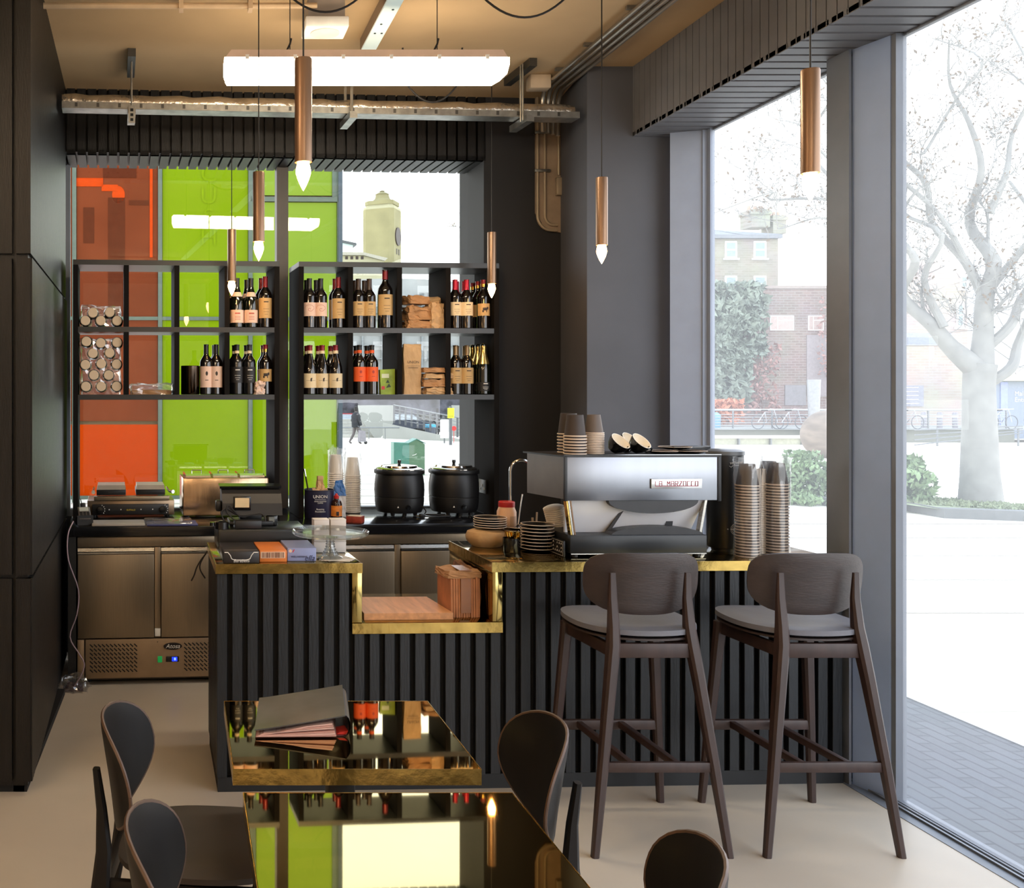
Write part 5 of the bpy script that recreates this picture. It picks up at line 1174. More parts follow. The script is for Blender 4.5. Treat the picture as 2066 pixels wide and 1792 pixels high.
MB().lathe([(0, 0), (0.040, 0), (0.042, 0.004), (0.042, 0.125), (0.036, 0.138), (0.034, 0.146), (0, 0.146)], (0, 0, 0), 28).build('tub_body', mat('cream plastic tub', (228, 178, 136), 0.45, var=0.05), t)
MB().lathe([(0.0345, 0.144), (0.0355, 0.146), (0.0355, 0.163), (0.033, 0.166), (0, 0.166)], (0, 0, 0), 28).build('lid', red_p, t)
MB().lathe([(0.0424, 0.02), (0.0424, 0.11)], (0, 0, 0), 14, None, -PI * 0.5, -PI * 0.1).build('label', mat('pale beige label', (206, 164, 128), 0.6), t)
solo(MB().tube([(0, 0, 0), (0.02, 0, 0.16), (0.03, 0.0, 0.225)], 0.0028, 6), 'long_spoon', chrome, 'thin steel bar spoon standing behind the red-lidded tub', 'spoon', A, (x + 0.056, y + 0.07, ZA))
# chalk sign, tins, lids
xa, ya = AW(1122, 1102); xb, yb_ = AW(1149, 1116)
t = thing('chalk_sign', 'small black slate with white chalk writing beside the machine base', 'sign', A, (bx0 + ex0 - 0.012, yF + 0.02, ZA), PI / 2 + 0.0)
MB().box(0, 0.17, 0, 0.008, 0, 0.068, 0.001).build('slate', rubber, t)
m = MB(); rr = random.Random(5)
for r_, zz in enumerate((0.05, 0.032, 0.016)):
    for q in range(7):
        if rr.random() < 0.8: xx = 0.015 + q * 0.021; m.tube([(xx, 0.0087, zz), (xx + 0.006, 0.0087, zz + 0.008), (xx + 0.011, 0.0087, zz - 0.001)], 0.0007, 4)
m.tube([(0.004, 0.0087, 0.004), (0.166, 0.0087, 0.004), (0.166, 0.0087, 0.064), (0.004, 0.0087, 0.064), (0.004, 0.0087, 0.004)], 0.0006, 4)
m.build('chalk_writing', white_ink, t)
# lids: tall leaning stack under the housing
def lidm():
    return MB().lathe([(0.030, 0.0), (0.044, 0.002), (0.046, 0.006), (0.043, 0.007), (0.036, 0.011), (0.0, 0.012)], (0, 0, 0), 22)
x, y = AW(1124, 1090); y = yF + 0.30; x = X(A, 1126, y)
l0 = None
for k in range(15):
    nm = 'topmost' if k == 14 else ('bottom' if k == 0 else ORD[14 - k] + ' from the top')
    lab = 'white cup lid, %s of the leaning stack left of the coffee machine' % nm
    loc = (x + 0.010 - k * 0.0022, y, ZA + 0.055 + k * 0.0085)
    if l0 is None: l0 = solo(lidm(), 'cup_lid', cup_white, lab, 'lid', A, loc, 0, 'cup lids left of the coffee machine'); o = l0
    else: o = dup(l0, A, loc, 0, lab)
    o.rotation_euler = Euler((0.1, -0.25, A.th))
t = thing('wire_basket', 'dark wire holder of black cup lids under the leaning lid stack', 'holder', A, (x + 0.012, y, ZA))
m = MB()
for zz in (0.012, 0.026, 0.04): m.lathe([(0.049, -0.002), (0.052, 0), (0.049, 0.002), (0.046, 0)], (0, 0, zz), 20)
m.build('hoop', rubber_s, t)
MB().lathe([(0, 0), (0.05, 0), (0.05, 0.006), (0, 0.006)], (0, 0, 0), 20).lathe([(0.044, 0.044), (0.046, 0.048), (0.043, 0.052), (0, 0.052)], (0, 0, 0), 20).build('black_lid', rubber, t)
x = X(A, 1080, yF + 0.36)
t = thing('tin_jug', 'small coppery tin with handles of tools behind the plates', 'tin', A, (x, yF + 0.36, ZA))
MB().lathe([(0, 0), (0.030, 0), (0.030, 0.105), (0.028, 0.105), (0.027, 0.005), (0, 0.005)], (0, 0, 0), 22).build('tin_body', mat('coppery tin', (150, 110, 80), 0.28, metal=0.9, var=0.2, scale=20), t)
MB().tube([(0, 0, 0.01), (0.008, 0, 0.15)], 0.004, 6).tube([(-0.01, 0, 0.01), (-0.013, 0, 0.125)], 0.005, 6).build('tool_handle', mat('pale tool handle', (170, 150, 128)), t)
x = X(A, 1058, yF + 0.40)
solo(MB().lathe([(0, 0), (0.06, 0), (0.066, 0.012), (0.06, 0.012), (0, 0.006)], (0, 0, 0), 26), 'red_dish', mat('dark red dish', (160, 40, 44), 0.35), 'dark red dish behind the rear plate pile', 'dish', A, (x, yF + 0.43, ZA + 0.055))
solo(MB().box(-0.09, 0.09, -0.07, 0.07, 0, 0.053, 0.004), 'knock_box', rubber, 'black knock box under the dark red dish', 'box', A, (x + 0.01, yF + 0.43, ZA))
# gooseneck tap behind the machine, standing on the bar
x = X(A, 1028, 0.53); zt = Zp(A, 1028, 928, 0.53)
r_ = 0.052
pts = [(0, 0, 0), (0, 0, zt - ZA - r_)] + [(r_ - r_ * math.cos(a), 0, zt - ZA - r_ + r_ * math.sin(a)) for a in [PI * i / 14 * 0.92 for i in range(1, 15)]]
t = thing('tap', 'chrome gooseneck tap left of the coffee machine', 'tap', A, (x, 0.52, ZA))
MB().tube(pts, 0.0065, 10).build('spout', chrome, t)
MB().lathe([(0, 0), (0.022, 0), (0.022, 0.015), (0.012, 0.02), (0.012, 0.06), (0, 0.06)], (0, 0, 0), 18).build('base', chrome, t)
e = pts[-1]
MB().tube([e, (e[0] + 0.006, 0, e[2] - 0.10)], 0.009, 10).build('nozzle', mat('pale nozzle', (206, 204, 196), 0.3, metal=0.4), t)

# cable and plastic bag at the left
x0_, y0_ = LZ(W, 148, 1392, 0.0)
solo(MB().crumple(0.17, 0.13, 0.075, 0.02, 91, 7, 0.55), 'plastic_bag', clear_pl, 'crumpled clear plastic bag on the floor by the left fridge', 'plastic bag', W, (x0_, y0_, 0.001), 0, None, False)
solo(MB().crumple(0.11, 0.08, 0.03, 0.012, 92, 5, 0.6), 'cable_bundle', mat('dark purple cable coil', (64, 44, 48), 0.5), 'dark coiled cable inside the clear bag on the floor', 'cable', W, (x0_, y0_, 0.002), 0, None, False)
def wz(u, v, Y): a = L(W, u, v, Y); return (a[0], Y, a[1])
pts = [wz(148, 1052, 5.50), wz(137, 1080, 5.45), wz(138, 1130, 5.43), wz(158, 1190, 5.42), wz(155, 1240, 5.42), wz(141, 1285, 5.42), wz(160, 1320, 5.42), wz(170, 1340, 5.42), wz(164, 1362, 5.42), wz(150, 1385, 5.43)]
solo(MB().tube(smooth_pts(pts), 0.0035, 7), 'white_lead', mat('mauve white lead', (170, 150, 160), 0.5), 'pale lead hanging from the card reader to the bag on the floor', 'cable', W)
pts = [wz(415, 1118, 4.52), wz(407, 1128, 4.5), wz(397, 1145, 4.5), wz(392, 1160, 4.5), wz(386, 1172, 4.5)]
solo(MB().tube(smooth_pts(pts), 0.0032, 6).tube(smooth_pts([wz(418, 1112, 4.52), wz(405, 1135, 4.5), wz(404, 1150, 4.5), wz(414, 1167, 4.5)]), 0.0032, 6), 'loose_lead', cable_m, 'black loose leads hanging off the left back corner of the bar', 'cable', W)
# ================================================================== STOOLS, CHAIRS, TABLES
def outline(w, h, nb=2.6, nt=3.6, n=44, pinch=0.10):
    o = []
    for i in range(n):
        a = 2 * PI * i / n; c, s = math.cos(a), math.sin(a); e = nt if s > 0 else nb
        q = (abs(c) ** e + abs(s) ** e) ** (-1 / e)
        hx = q * c * w / 2; hy = q * s * h / 2
        hx *= 1 - pinch * max(0, -hy / (h / 2)) ** 1.5
        o.append((hx, hy))
    return o
def make_stool():
    t = thing('bar_stool', '', 'bar stool', W, (0, 0, 0), 0, 'wenge bar stools at the bar')
    # seat pad: rounded cushion on a ply shell
    ol = outline(0.445, 0.43, 3.0, 3.2)
    def bs(s, h): return (s, h + 0.03, 0.768 + 0.010 * (abs(h) / 0.21) ** 2 + 0.012 * (s / 0.22) ** 2), (0, 0, 1)
    MB().shell(ol, bs, 0.034, 6).build('seat', seat_pad, t, True, None, 60)
    def bs2(s, h): return (s * 0.98, h * 0.98 + 0.03, 0.744 + 0.010 * (abs(h) / 0.21) ** 2 + 0.012 * (s / 0.22) ** 2), (0, 0, 1)
    MB().shell(ol, bs2, 0.014, 4).build('seat_shell', wenge, t)
    # back shell: leaning, bent round the sitter
    ol = outline(0.425, 0.228, 2.9, 4.4, 52, 0.08)
    def bb(s, h):
        y = -0.125 - 0.10 * (h) + 0.055 * (s / 0.21) ** 2
        n = Vector((-0.52 * s / 0.21 * 0.5, 1.0, 0.18)).normalized()
        return (s, y, 0.945 + h), n
    MB().shell(ol, bb, 0.013, 7).build('backrest', wenge, t, True, None, 50)
    for sx in (-1, 1):
        MB().vloft([(sx * 0.238, -0.24, 0.0, 0.026, 0.026), (sx * 0.20, -0.215, 0.30, 0.033, 0.036), (sx * 0.158, -0.182, 0.62, 0.038, 0.046), (sx * 0.142, -0.168, 0.735, 0.040, 0.050), (sx * 0.137, -0.158, 0.80, 0.037, 0.040), (sx * 0.136, -0.148, 0.90, 0.030, 0.024), (sx * 0.137, -0.150, 0.992, 0.022, 0.012)]).build('rear_leg', wenge_l, t)
        MB().vloft([(sx * 0.222, 0.235, 0.0, 0.026, 0.026), (sx * 0.20, 0.215, 0.33, 0.033, 0.034), (sx * 0.172, 0.19, 0.72, 0.042, 0.040), (sx * 0.172, 0.19, 0.738, 0.042, 0.040)]).build('front_leg', wenge_l, t)
    MB().box(-0.13, 0.13, -0.182, -0.160, 0.690, 0.742, 0.003).build('rear_rail', wenge_l, t)
    MB().box(-0.155, 0.155, 0.178, 0.198, 0.690, 0.736, 0.003).build('front_rail', wenge_l, t)
    for sx in (-1, 1): MB().bar((sx * 0.146, -0.165, 0.712), (sx * 0.168, 0.185, 0.712), 0.020, 0.045, 0.002).build('side_rail', wenge_l, t)
    MB().box(-0.192, 0.192, -0.222, -0.204, 0.292, 0.328, 0.003).build('rear_foot_rail', wenge_l, t)
    MB().box(-0.195, 0.195, 0.203, 0.225, 0.300, 0.338, 0.003).build('front_foot_rail', wenge_l, t)
    for xx in (-0.095, 0.070): MB().bar((xx - 0.02, 0.205, 0.322), (xx, -0.208, 0.315), 0.022, 0.026, 0.002).build('long_foot_rail', wenge_l, t)
    return t
st = make_stool(); st.location = (1.695, 3.75, 0); st.rotation_euler = (0, 0, 0.0); st['label'] = 'left of the two tall dark bar stools, in front of the coffee machine'
dup(st, W, (2.305, 3.75, 0), 0.0, 'right of the two tall dark bar stools, next to the window post')

def make_chair():
    t = thing('dining_chair', '', 'chair', W, (0, 0, 0), 0, 'black ply chairs at the brass tables')
    ol = outline(0.43, 0.43, 3.0, 3.4)
    def bs(s, h): return (s, h + 0.035, 0.452 + 0.010 * (s / 0.21) ** 2 + 0.006 * (abs(h) / 0.2) ** 2), (0, 0, 1)
    MB().shell(ol, bs, 0.026, 6).build('seat', mat('dark brown seat', (58, 50, 45), 0.55, var=0.1), t, True, None, 60)
    ol = outline(0.43, 0.285, 2.3, 2.5, 48, 0.14)
    def bb(s, h):
        q = s / 0.22
        y = -0.205 - 0.16 * h + 0.085 * q * q - (0.25 * h * h if h < 0 else 0)
        n = Vector((-0.75 * q * 0.5, 1.0, 0.2)).normalized()
        return (s, y, 0.660 + h), n
    b = MB().shell(ol, bb, 0.013, 8).build('backrest', black_chair, t, True, None, 50)
    pts = [Vector(bb(*p)[0]) for p in ol]
    MB().tube([(p.x, p.y, p.z) for p in pts] + [(pts[0].x, pts[0].y, pts[0].z)], 0.0046, 6, False).build('ply_edge', ply_edge, b)
    for sx in (-1, 1):
        MB().vloft([(sx * 0.205, -0.275, 0.0, 0.024, 0.026), (sx * 0.185, -0.235, 0.25, 0.030, 0.038), (sx * 0.165, -0.205, 0.42, 0.034, 0.046), (sx * 0.152, -0.200, 0.50, 0.032, 0.038), (sx * 0.140, -0.208, 0.60, 0.028, 0.024), (sx * 0.138, -0.222, 0.70, 0.024, 0.016)]).build('rear_leg', black_chair, t)
        MB().vloft([(sx * 0.195, 0.20, 0.0, 0.024, 0.026), (sx * 0.18, 0.185, 0.40, 0.036, 0.038), (sx * 0.178, 0.183, 0.432, 0.036, 0.038)]).build('front_leg', black_chair, t)
        MB().bar((sx * 0.158, -0.195, 0.410), (sx * 0.172, 0.18, 0.410), 0.02, 0.045, 0.002).build('side_rail', black_chair, t)
    MB().box(-0.15, 0.15, -0.208, -0.188, 0.388, 0.434, 0.003).build('rear_rail', black_chair, t)
    MB().box(-0.16, 0.16, 0.172, 0.192, 0.388, 0.434, 0.003).build('front_rail', black_chair, t)
    return t
ch = make_chair()
ch.location = (0.015, 2.615, 0); ch.rotation_euler = (0, 0, -PI / 2 - 0.10); ch['label'] = 'dark ply chair on the left of the far brass table'
dup(ch, W, (0.115, 1.955, 0), -PI / 2 - 0.05, 'dark ply chair on the left of the near brass table, lower left')
dup(ch, W, (0.745, 2.56, 0), PI / 2 - 0.06, 'dark ply chair on the right of the far brass table')
dup(ch, W, (0.772, 1.885, 0), PI / 2 - 0.32, 'black chair back at the right of the near brass table, cut by the picture edge')

def make_table(lab, x0, x1, y0, y1, first=True):
    t = thing('brass_table', lab, 'table', W, ((x0 + x1) / 2, (y0 + y1) / 2, 0), 0, 'brass-topped tables')
    w, d = (x1 - x0) / 2, (y1 - y0) / 2
    tp = MB().box(-w, w, -d, d, 0.702, 0.740, 0.0015, None, 1).build('table_top', brass, t)
    m = MB()
    for a in ((-w - 0.0012, w + 0.0012, -d - 0.0012, -d), (-w - 0.0012, w + 0.0012, d, d + 0.0012), (-w - 0.0012, -w, -d, d), (w, w + 0.0012, -d, d)): m.box(*a, 0.7015, 0.7405)
    m.build('edge_band', brass_e, t)
    MB().box(-0.035, 0.035, -0.035, 0.035, 0.02, 0.69, 0.004).build('pedestal', rubber, t)
    MB().box(-0.055, 0.055, -0.20, 0.20, 0.0, 0.02, 0.006).build('base_plate', rubber, t)
    MB().box(-0.12, 0.12, -0.16, 0.16, 0.688, 0.701).build('top_bracket', rubber, t)
    return t
make_table('brass-topped table with the menu folder, the farther of the two', 0.120, 0.717, 2.388, 2.912)
make_table('nearer brass-topped table at the bottom edge, bare and mirror bright', 0.136, 0.745, 1.70, 2.247)
# menu folder
def tb(u, v, z=0.741): return LZ(W, u, v, z)
a = tb(515, 1487); b = tb(697, 1490)
px, py = a; wd = b[0] - a[0]
t = thing('menu_folder', 'grey ring binder of menus with pink pages lying on the far table', 'folder', W, (a[0], a[1], 0.741), 0.02)
dp = 0.235; sk = 0.035
def fo(x, y, z): return (x + sk * y / dp, y, z)
wd = wd
MB().hexa([fo(0, 0, 0), fo(wd, 0, 0), fo(wd, dp, 0), fo(0, dp, 0), fo(0, 0, 0.003), fo(wd, 0, 0.003), fo(wd, dp, 0.003), fo(0, dp, 0.003)]).build('lower_cover', mat('maroon lining', (88, 40, 44), 0.5), t, False)
def cov(x): return 0.018 + 0.036 * (x / wd) ** 1.1
m = MB(); N = 10; top = []; bot = []
for i in range(N + 1):
    x = -0.002 + (wd + 0.004) * i / N
    top.append(m.ring([fo(x, -0.006, cov(max(x, 0)) + 0.003), fo(x, dp, cov(max(x, 0)) + 0.012), fo(x, dp, cov(max(x, 0)) + 0.009), fo(x, -0.006, cov(max(x, 0)))]))
m.skin(top); m.build('upper_cover', mat('clouded grey cover', (84, 84, 84), 0.3, var=0.3, scale=9, coat=0.3), t)
m = MB(); rings = []
for i in range(9):
    aa = -PI / 2 + PI * i / 8; r1 = (cov(wd) + 0.003) / 2
    rings.append([fo(wd + 0.016 * math.cos(aa), y, r1 + r1 * math.sin(aa)) for y in (-0.004, dp)])
r0 = [m.ring(q) for q in rings]; r1_ = [m.ring([(p[0] - 0.004, p[1], p[2]) for p in q]) for q in rings]
m.skin(r0, False, False, False); m.skin(r1_, False, False, False)
m.build('spine', mat('clouded grey cover', (84, 84, 84)), t)
pm_ = [mat('pink paper', (206, 160, 148), 0.7), mat('pale pink paper', (222, 186, 174), 0.7)]
for k in range(6):
    m = MB(); z = 0.0035 + k * 0.0052; rings = []
    for i in range(9):
        x = 0.002 + k * 0.004 + (wd - 0.024 - k * 0.006) * i / 8
        zz = min(z + 0.0044, cov(x) - 0.003) if k > 2 else z; zz = max(0.0035 + k * 0.0012, zz * (0.35 + 0.65 * x / wd) if k else zz)
        rings.append(m.ring([fo(x, -0.012 + k * 0.002, zz), fo(x, dp - 0.01, zz), fo(x, dp - 0.01, zz + 0.0012 + 0.003 * x / wd), fo(x, -0.012 + k * 0.002, zz + 0.0012 + 0.003 * x / wd)]))
    m.skin(rings); m.build('menu_page', pm_[k % 2], t)
MB().prism([(wd - 0.02, 0.0035), (wd + 0.008, 0.0035), (wd + 0.010, 0.012), (wd - 0.012, 0.009)], 0.004, 0.05).build('red_lining', mat('scarlet lining', (206, 50, 40), 0.5), t, False)
MB().hexa([fo(0.015, dp, 0.026), fo(0.065, dp, 0.026), fo(0.065, dp + 0.012, 0.026), fo(0.015, dp + 0.016, 0.026), fo(0.015, dp, 0.027), fo(0.065, dp, 0.027), fo(0.065, dp + 0.012, 0.027), fo(0.015, dp + 0.016, 0.027)]).build('page_corner', white_m, t, False)
# ================================================================== OUTSIDE
pave = mat('bright pale paving', (226, 220, 206), 0.75, var=0.05, scale=0.6)
bpave = brick('grey brick paving', (88, 90, 96), (76, 78, 84), (50, 52, 57), 0.21, 0.07, 0.006, 0.75, 'yx')
def gq(x0, x1, y0, y1, dz=0.0): return [(x0, y0, gnd(0, y0) + dz), (x1, y0, gnd(0, y0) + dz), (x1, y1, gnd(0, y1) + dz), (x0, y1, gnd(0, y1) + dz)]
m = MB(); m.quad(gq(-60, 140, 6.9, 160)).quad([(3.96, -30, -0.03), (140, -30, -0.03), (140, 6.9, -0.038), (3.96, 6.9, -0.038)]).quad(gq(2.9, 3.96, 6.5, 6.9))
struct('pavement', m, pave)
m = MB()
for k in range(16):                       # joint lines of the big slabs
    yy = 7.6 + k * 1.5
    m.quad(gq(-30, 60, yy, yy + 0.03 + 0.004 * k, 0.006))
for xx in (5.2, 7.4): m.quad([(xx, -8, -0.024), (xx + 0.02, -8, -0.024), (xx + 0.02, 6.5, -0.024), (xx, 6.5, -0.024)])
for yy in (0.5, 2.6, 4.1, 5.2): m.quad([(4.0, yy, -0.024), (12, yy + 0.4, -0.024), (12, yy + 0.42, -0.024), (4.0, yy + 0.02, -0.024)])
struct('paving_joint_lines', m, mat('paving joint', (196, 190, 178), 0.8))
struct('brick_pavement', MB().box(2.90, 3.96, -6, 6.5, -0.10, -0.028), bpave)
struct('kerb_strip', MB().box(3.96, 4.03, -6, 6.5, -0.10, -0.022), mat('granite kerb', (190, 190, 190), 0.7))

# ---------------- coloured glass building behind the shelf
FY = 16.9; FB = Frame(0, FY, 0.03); gz_ = gnd(0, FY)
def fz(v): return Zp(FB, 420, v, 0)
def fx(u): return X(FB, u, 0)
def panel_m(n, c, **k): return mat(n, c, 0.3, var=k.get('var', 0.05), scale=k.get('scale', 0.8), spec=0.02)
lime = panel_m('lime glass panel', (104, 126, 7)); lime_refl = panel_m('lime panel with painted reflection', (112, 134, 44)); orng = panel_m('bright orange panel', (160, 52, 4)); brwn = panel_m('brown orange glass', (100, 46, 24), var=0.16)  # the paler lime has a reflection painted into its colour
t = thing('glass_building', 'building faced in orange and lime coloured glass panels behind the left shelf', 'building', FB, (0, 0, gz_))
xs_ = [fx(20), fx(150), fx(323), fx(505), fx(684)]; tops = 15.0; zb_ = fz(1003) - gz_; z1_ = fz(853) - gz_; z2_ = fz(643) - gz_; z3_ = fz(404) - gz_
def fp(n, a, b, c, d, m_, y=0.0): return MB().box(a + 0.04, b - 0.04, y, y + 0.05, c + 0.03, d - 0.03).build(n, m_, t)
fp('glass_panel', xs_[0], xs_[1], zb_, z1_, orng); fp('glass_panel', xs_[0], xs_[1], z1_, z2_, brwn); fp('glass_panel', xs_[0], xs_[1], z2_, tops, brwn)
fp('glass_panel', xs_[1], xs_[2], zb_, z1_, orng); fp('glass_panel', xs_[1], xs_[2], z1_, z2_, brwn); fp('glass_panel', xs_[1], xs_[2], z2_, tops, brwn)
fp('glass_panel', xs_[2], xs_[3], zb_, z2_, lime); fp('glass_panel', xs_[2], xs_[3], z2_, tops, lime)
fp('glass_panel', xs_[3], xs_[4], zb_, z2_, lime); fp('glass_panel', xs_[3], xs_[4], z2_, z3_, lime_refl); fp('glass_panel', xs_[3] + 0.06, xs_[4] - 0.07, z3_ + 0.06, tops, lime_refl)
m = MB()
for x in xs_: m.box(x - 0.035, x + 0.035, -0.04, 0.06, 0, tops)
for z in (zb_, z2_): m.box(xs_[0], xs_[4], -0.03, 0.06, z - 0.03, z + 0.03)
m.box(xs_[3], xs_[4], -0.04, 0.06, z3_ - 0.02, z3_ + 0.06).box(xs_[4] - 0.12, xs_[4], -0.02, 0.06, z3_, tops).box(xs_[3], xs_[3] + 0.09, -0.02, 0.06, z3_, tops)
m.build('panel_frame', mat('grey green facade frame', (72, 84, 70), 0.5), t)
MB().box(xs_[4] - 0.02, xs_[4] + 0.05, -0.06, 0.2, 0, tops).build('corner_frame', mat('blue grey frame', (50, 62, 70), 0.5), t)
MB().box(xs_[0], xs_[4], 0.07, 3.0, 0, tops).build('building_body', mat('facade backing', (110, 90, 60), 0.8), t)
MB().box(xs_[0], xs_[4], -0.02, 0.06, 0, zb_ - 0.03).build('plinth', mat('pale plinth', (214, 212, 204), 0.8), t)
# fittings seen through the orange glass
m = MB(); m.box(fx(150), fx(208), -0.01, 0.0, fz(378) - gz_, fz(361) - gz_).box(fx(205), fx(238), -0.01, 0.0, fz(387) - gz_, fz(374) - gz_).box(fx(302), fx(308), -0.01, 0.0, fz(520) - gz_, fz(338) - gz_)
m.lathe([(0, -0.001), ((fx(252) - fx(226)) / 2, 0.0), ((fx(252) - fx(226)) / 2, 0.001), (0, 0.001)], (0, 0, 0), 18, Matrix.Translation((fx(239), -0.005, fz(394) - gz_)) @ Matrix.Rotation(PI / 2, 4, 'X') @ Matrix.Scale(1.35, 4, (0, 1, 0)))
m.build('lamp_shape', mat('glowing orange', (170, 56, 12), 0.4, spec=0.02), t)
m = MB(); m.box(fx(208), fx(275), -0.008, 0, fz(360) - gz_, fz(340) - gz_).box(fx(218), fx(252), -0.006, 0, fz(640) - gz_, fz(400) - gz_).box(fx(260), fx(300), -0.006, 0, fz(415) - gz_, fz(405) - gz_).box(fx(168), fx(190), -0.006, 0, fz(492) - gz_, fz(420) - gz_)
m.build('duct_shape', mat('deep brown glass', (76, 34, 18), 0.4, spec=0.02), t)
for k, (c, v) in enumerate((('C', 352), ('U', 396), ('S', 440), ('H', 480))): text(c, 0.42, t, (fx(421), -0.012, fz(v) - gz_), mat('faint lime lettering', (107, 129, 9), 0.3, spec=0.02), name='faint_letter')

# ---------------- clock tower and roofs
def wpt(u, v, Y): a = L(W, u, v, Y); return a
TY = 110.0; tx, _ = wpt(771, 500, TY); k = TY / FP
stone = mat('yellow grey stone', (136, 130, 94), 0.9, var=0.25, scale=0.25); stone_l = mat('pale stone', (166, 162, 132), 0.9, var=0.1, scale=0.4)
def tz(v): return Zp(W, 770, v, TY)
g_ = gnd(0, TY)
t = thing('clock_tower', 'yellowish stone clock tower with stepped top in the back window', 'tower', W, (tx, TY, g_), -0.5)
def oct_(hw, ch=0.25): return [(hw, -hw + hw * ch), (hw, hw - hw * ch), (hw - hw * ch, hw), (-hw + hw * ch, hw), (-hw, hw - hw * ch), (-hw, -hw + hw * ch), (-hw + hw * ch, -hw), (hw - hw * ch, -hw)]
hw = 1.75
MB().prism(oct_(hw), 0, tz(426) - g_, 'xy').build('shaft', stone, t, False)
MB().prism(oct_(hw * 0.98), tz(426) - g_, tz(421) - g_, 'xy').prism(oct_(hw * 0.86), tz(421) - g_, tz(417) - g_, 'xy').build('cornice', stone_l, t, False)
MB().prism(oct_(hw * 0.92, 0.3), tz(417) - g_, tz(409) - g_, 'xy').build('parapet', stone, t, False)
MB().lathe([(hw * 0.75, tz(409) - g_), (hw * 0.5, tz(402) - g_), (hw * 0.42, tz(394) - g_), (hw * 0.46, tz(393) - g_), (hw * 0.3, tz(390) - g_), (hw * 0.12, tz(387) - g_), (hw * 0.2, tz(386) - g_), (0.05, tz(385) - g_), (0.03, tz(380) - g_)], (0, 0, 0), 8).build('cupola', stone, t, False)
c = MB().lathe([(0.0, -0.02), (0.85, -0.02), (0.85, 0.05), (0, 0.05)], (0, 0, 0), 24, Matrix.Translation((hw + 0.03, 0, tz(480) - g_)) @ Matrix.Rotation(PI / 2, 4, 'Y')).build('clock_face', white_m, t)
MB().lathe([(0.86, -0.06), (1.0, -0.06), (1.0, 0.10), (0.86, 0.10)], (0, 0, 0), 24, Matrix.Translation((hw + 0.02, 0, tz(480) - g_)) @ Matrix.Rotation(PI / 2, 4, 'Y')).build('clock_rim', ink, c)
MB().box(hw + 0.08, hw + 0.1, -0.05, 0.05, tz(480) - g_, tz(480) - g_ + 0.6).box(hw + 0.08, hw + 0.1, 0, 0.4, tz(480) - g_ - 0.05, tz(480) - g_ + 0.05).build('clock_hands', ink, c)
m = MB()
for q in (-0.5, 0.3): m.box(hw - 0.05, hw + 0.04, q, q + 0.3, tz(516) - g_, tz(505) - g_)
m.build('arched_opening', ink, t)
RY = 95.0
def blk(name, u0, u1, v0, v1, Y, d, m_, lab, cat, rz=0.0):
    xa, z1 = wpt(u0, v0, Y); xb, z0 = wpt(u1, v1, Y); g = gnd(0, Y); z0 = g if v1 is None else z0
    t = thing(name, lab, cat, W, ((xa + xb) / 2, Y, g), rz)
    return t, (xb - xa) / 2, z1 - g
xa, za = wpt(686, 516, RY); xb, zb = wpt(775, 527, RY); g_ = gnd(0, RY)
t = thing('stone_hall', 'low pale stone hall with flat roof at the foot of the clock tower', 'building', W, ((xa + xb) / 2, RY, g_))
hw_ = (xb - xa) / 2
MB().prism([(-hw_ - 6, 0), (hw_, 0), (hw_, zb - g_), (-hw_ + 2.2, za - g_), (-hw_ - 6, za - g_)], 0, 10).build('hall_wall', stone_l, t, False)
MB().prism([(hw_ + 0.02, zb - g_), (-hw_ + 2.2, za - g_ + 0.02), (-hw_ - 6, za - g_ + 0.02), (-hw_ - 6, za - g_ + 0.3), (-hw_ + 2.2, za - g_ + 0.3), (hw_ + 0.3, zb - g_ + 0.25)], -0.3, 10).build('coping', mat('grey coping', (160, 156, 140), 0.8), t, False)
m = MB()
for q in range(4): m.box(-hw_ + 0.5 + q * 0.5, -hw_ + 0.75 + q * 0.5, -0.05, 0, za - g_ - 0.35, za - g_ - 0.06)
m.build('window_strip', ink, t)
xa, za = wpt(668, 484, 120); xb, zb = wpt(712, 494, 120); g_ = gnd(0, 120)
t = thing('glazed_gable', 'pale glazed gable with dark sloping roof left of the clock tower', 'building', W, (xa, 120, g_))
MB().prism([(-4, 0), (xb - xa, 0), (xb - xa, zb - g_), (-4, za - g_ + 0.6)], 0, 6).build('gable_wall', mat('pale glazing', (206, 226, 226), 0.3), t, False)
MB().prism([(xb - xa + 0.4, zb - g_ - 0.1), (-4, za - g_ + 0.7), (-4, za - g_ + 1.1), (xb - xa + 0.4, zb - g_ + 0.15)], -0.4, 6).build('roof', mat('dark slate', (84, 88, 90), 0.7), t, False)

# ---------------- station canopy seen through the right shelf cells
CY = 75.0; g_ = gnd(0, CY)
xa, za = wpt(690, 560, CY); xb, zb = wpt(1010, 600, CY)
t = thing('canopy_hall', 'long grey canopied hall with curved white roof beyond the plaza', 'building', W, (xa - 3, CY, g_))
ww = xb - xa + 6
MB().prism([(0, 0)] + [(0, za - g_ - 1.2)] + [(ww * i / 12, za - g_ - 1.2 + 1.5 * math.sin(PI * (0.15 + 0.7 * i / 12)) - i * 0.07) for i in range(1, 12)] + [(ww, zb - g_ - 0.6), (ww, 0)], 0.0, 12).build('hall_wall', mat('pale hall wall', (150, 152, 150), 0.8, var=0.12, scale=0.5), t, False)
for q in range(3): MB().prism([(1 + q * 4, za - g_ - 2.2), (5.2 + q * 4, za - g_ - 1.2), (5.2 + q * 4, za - g_ - 1.7), (1 + q * 4, za - g_ - 2.9)], -0.6, 0.0).build('roof_fin', mat('grey roof fin', (100, 104, 104), 0.6), t, False)
m = MB()
for q in range(12): m.box(q * ww / 12 - 0.06, q * ww / 12 + 0.06, -0.3, -0.1, 0, za - g_ - 1.6)
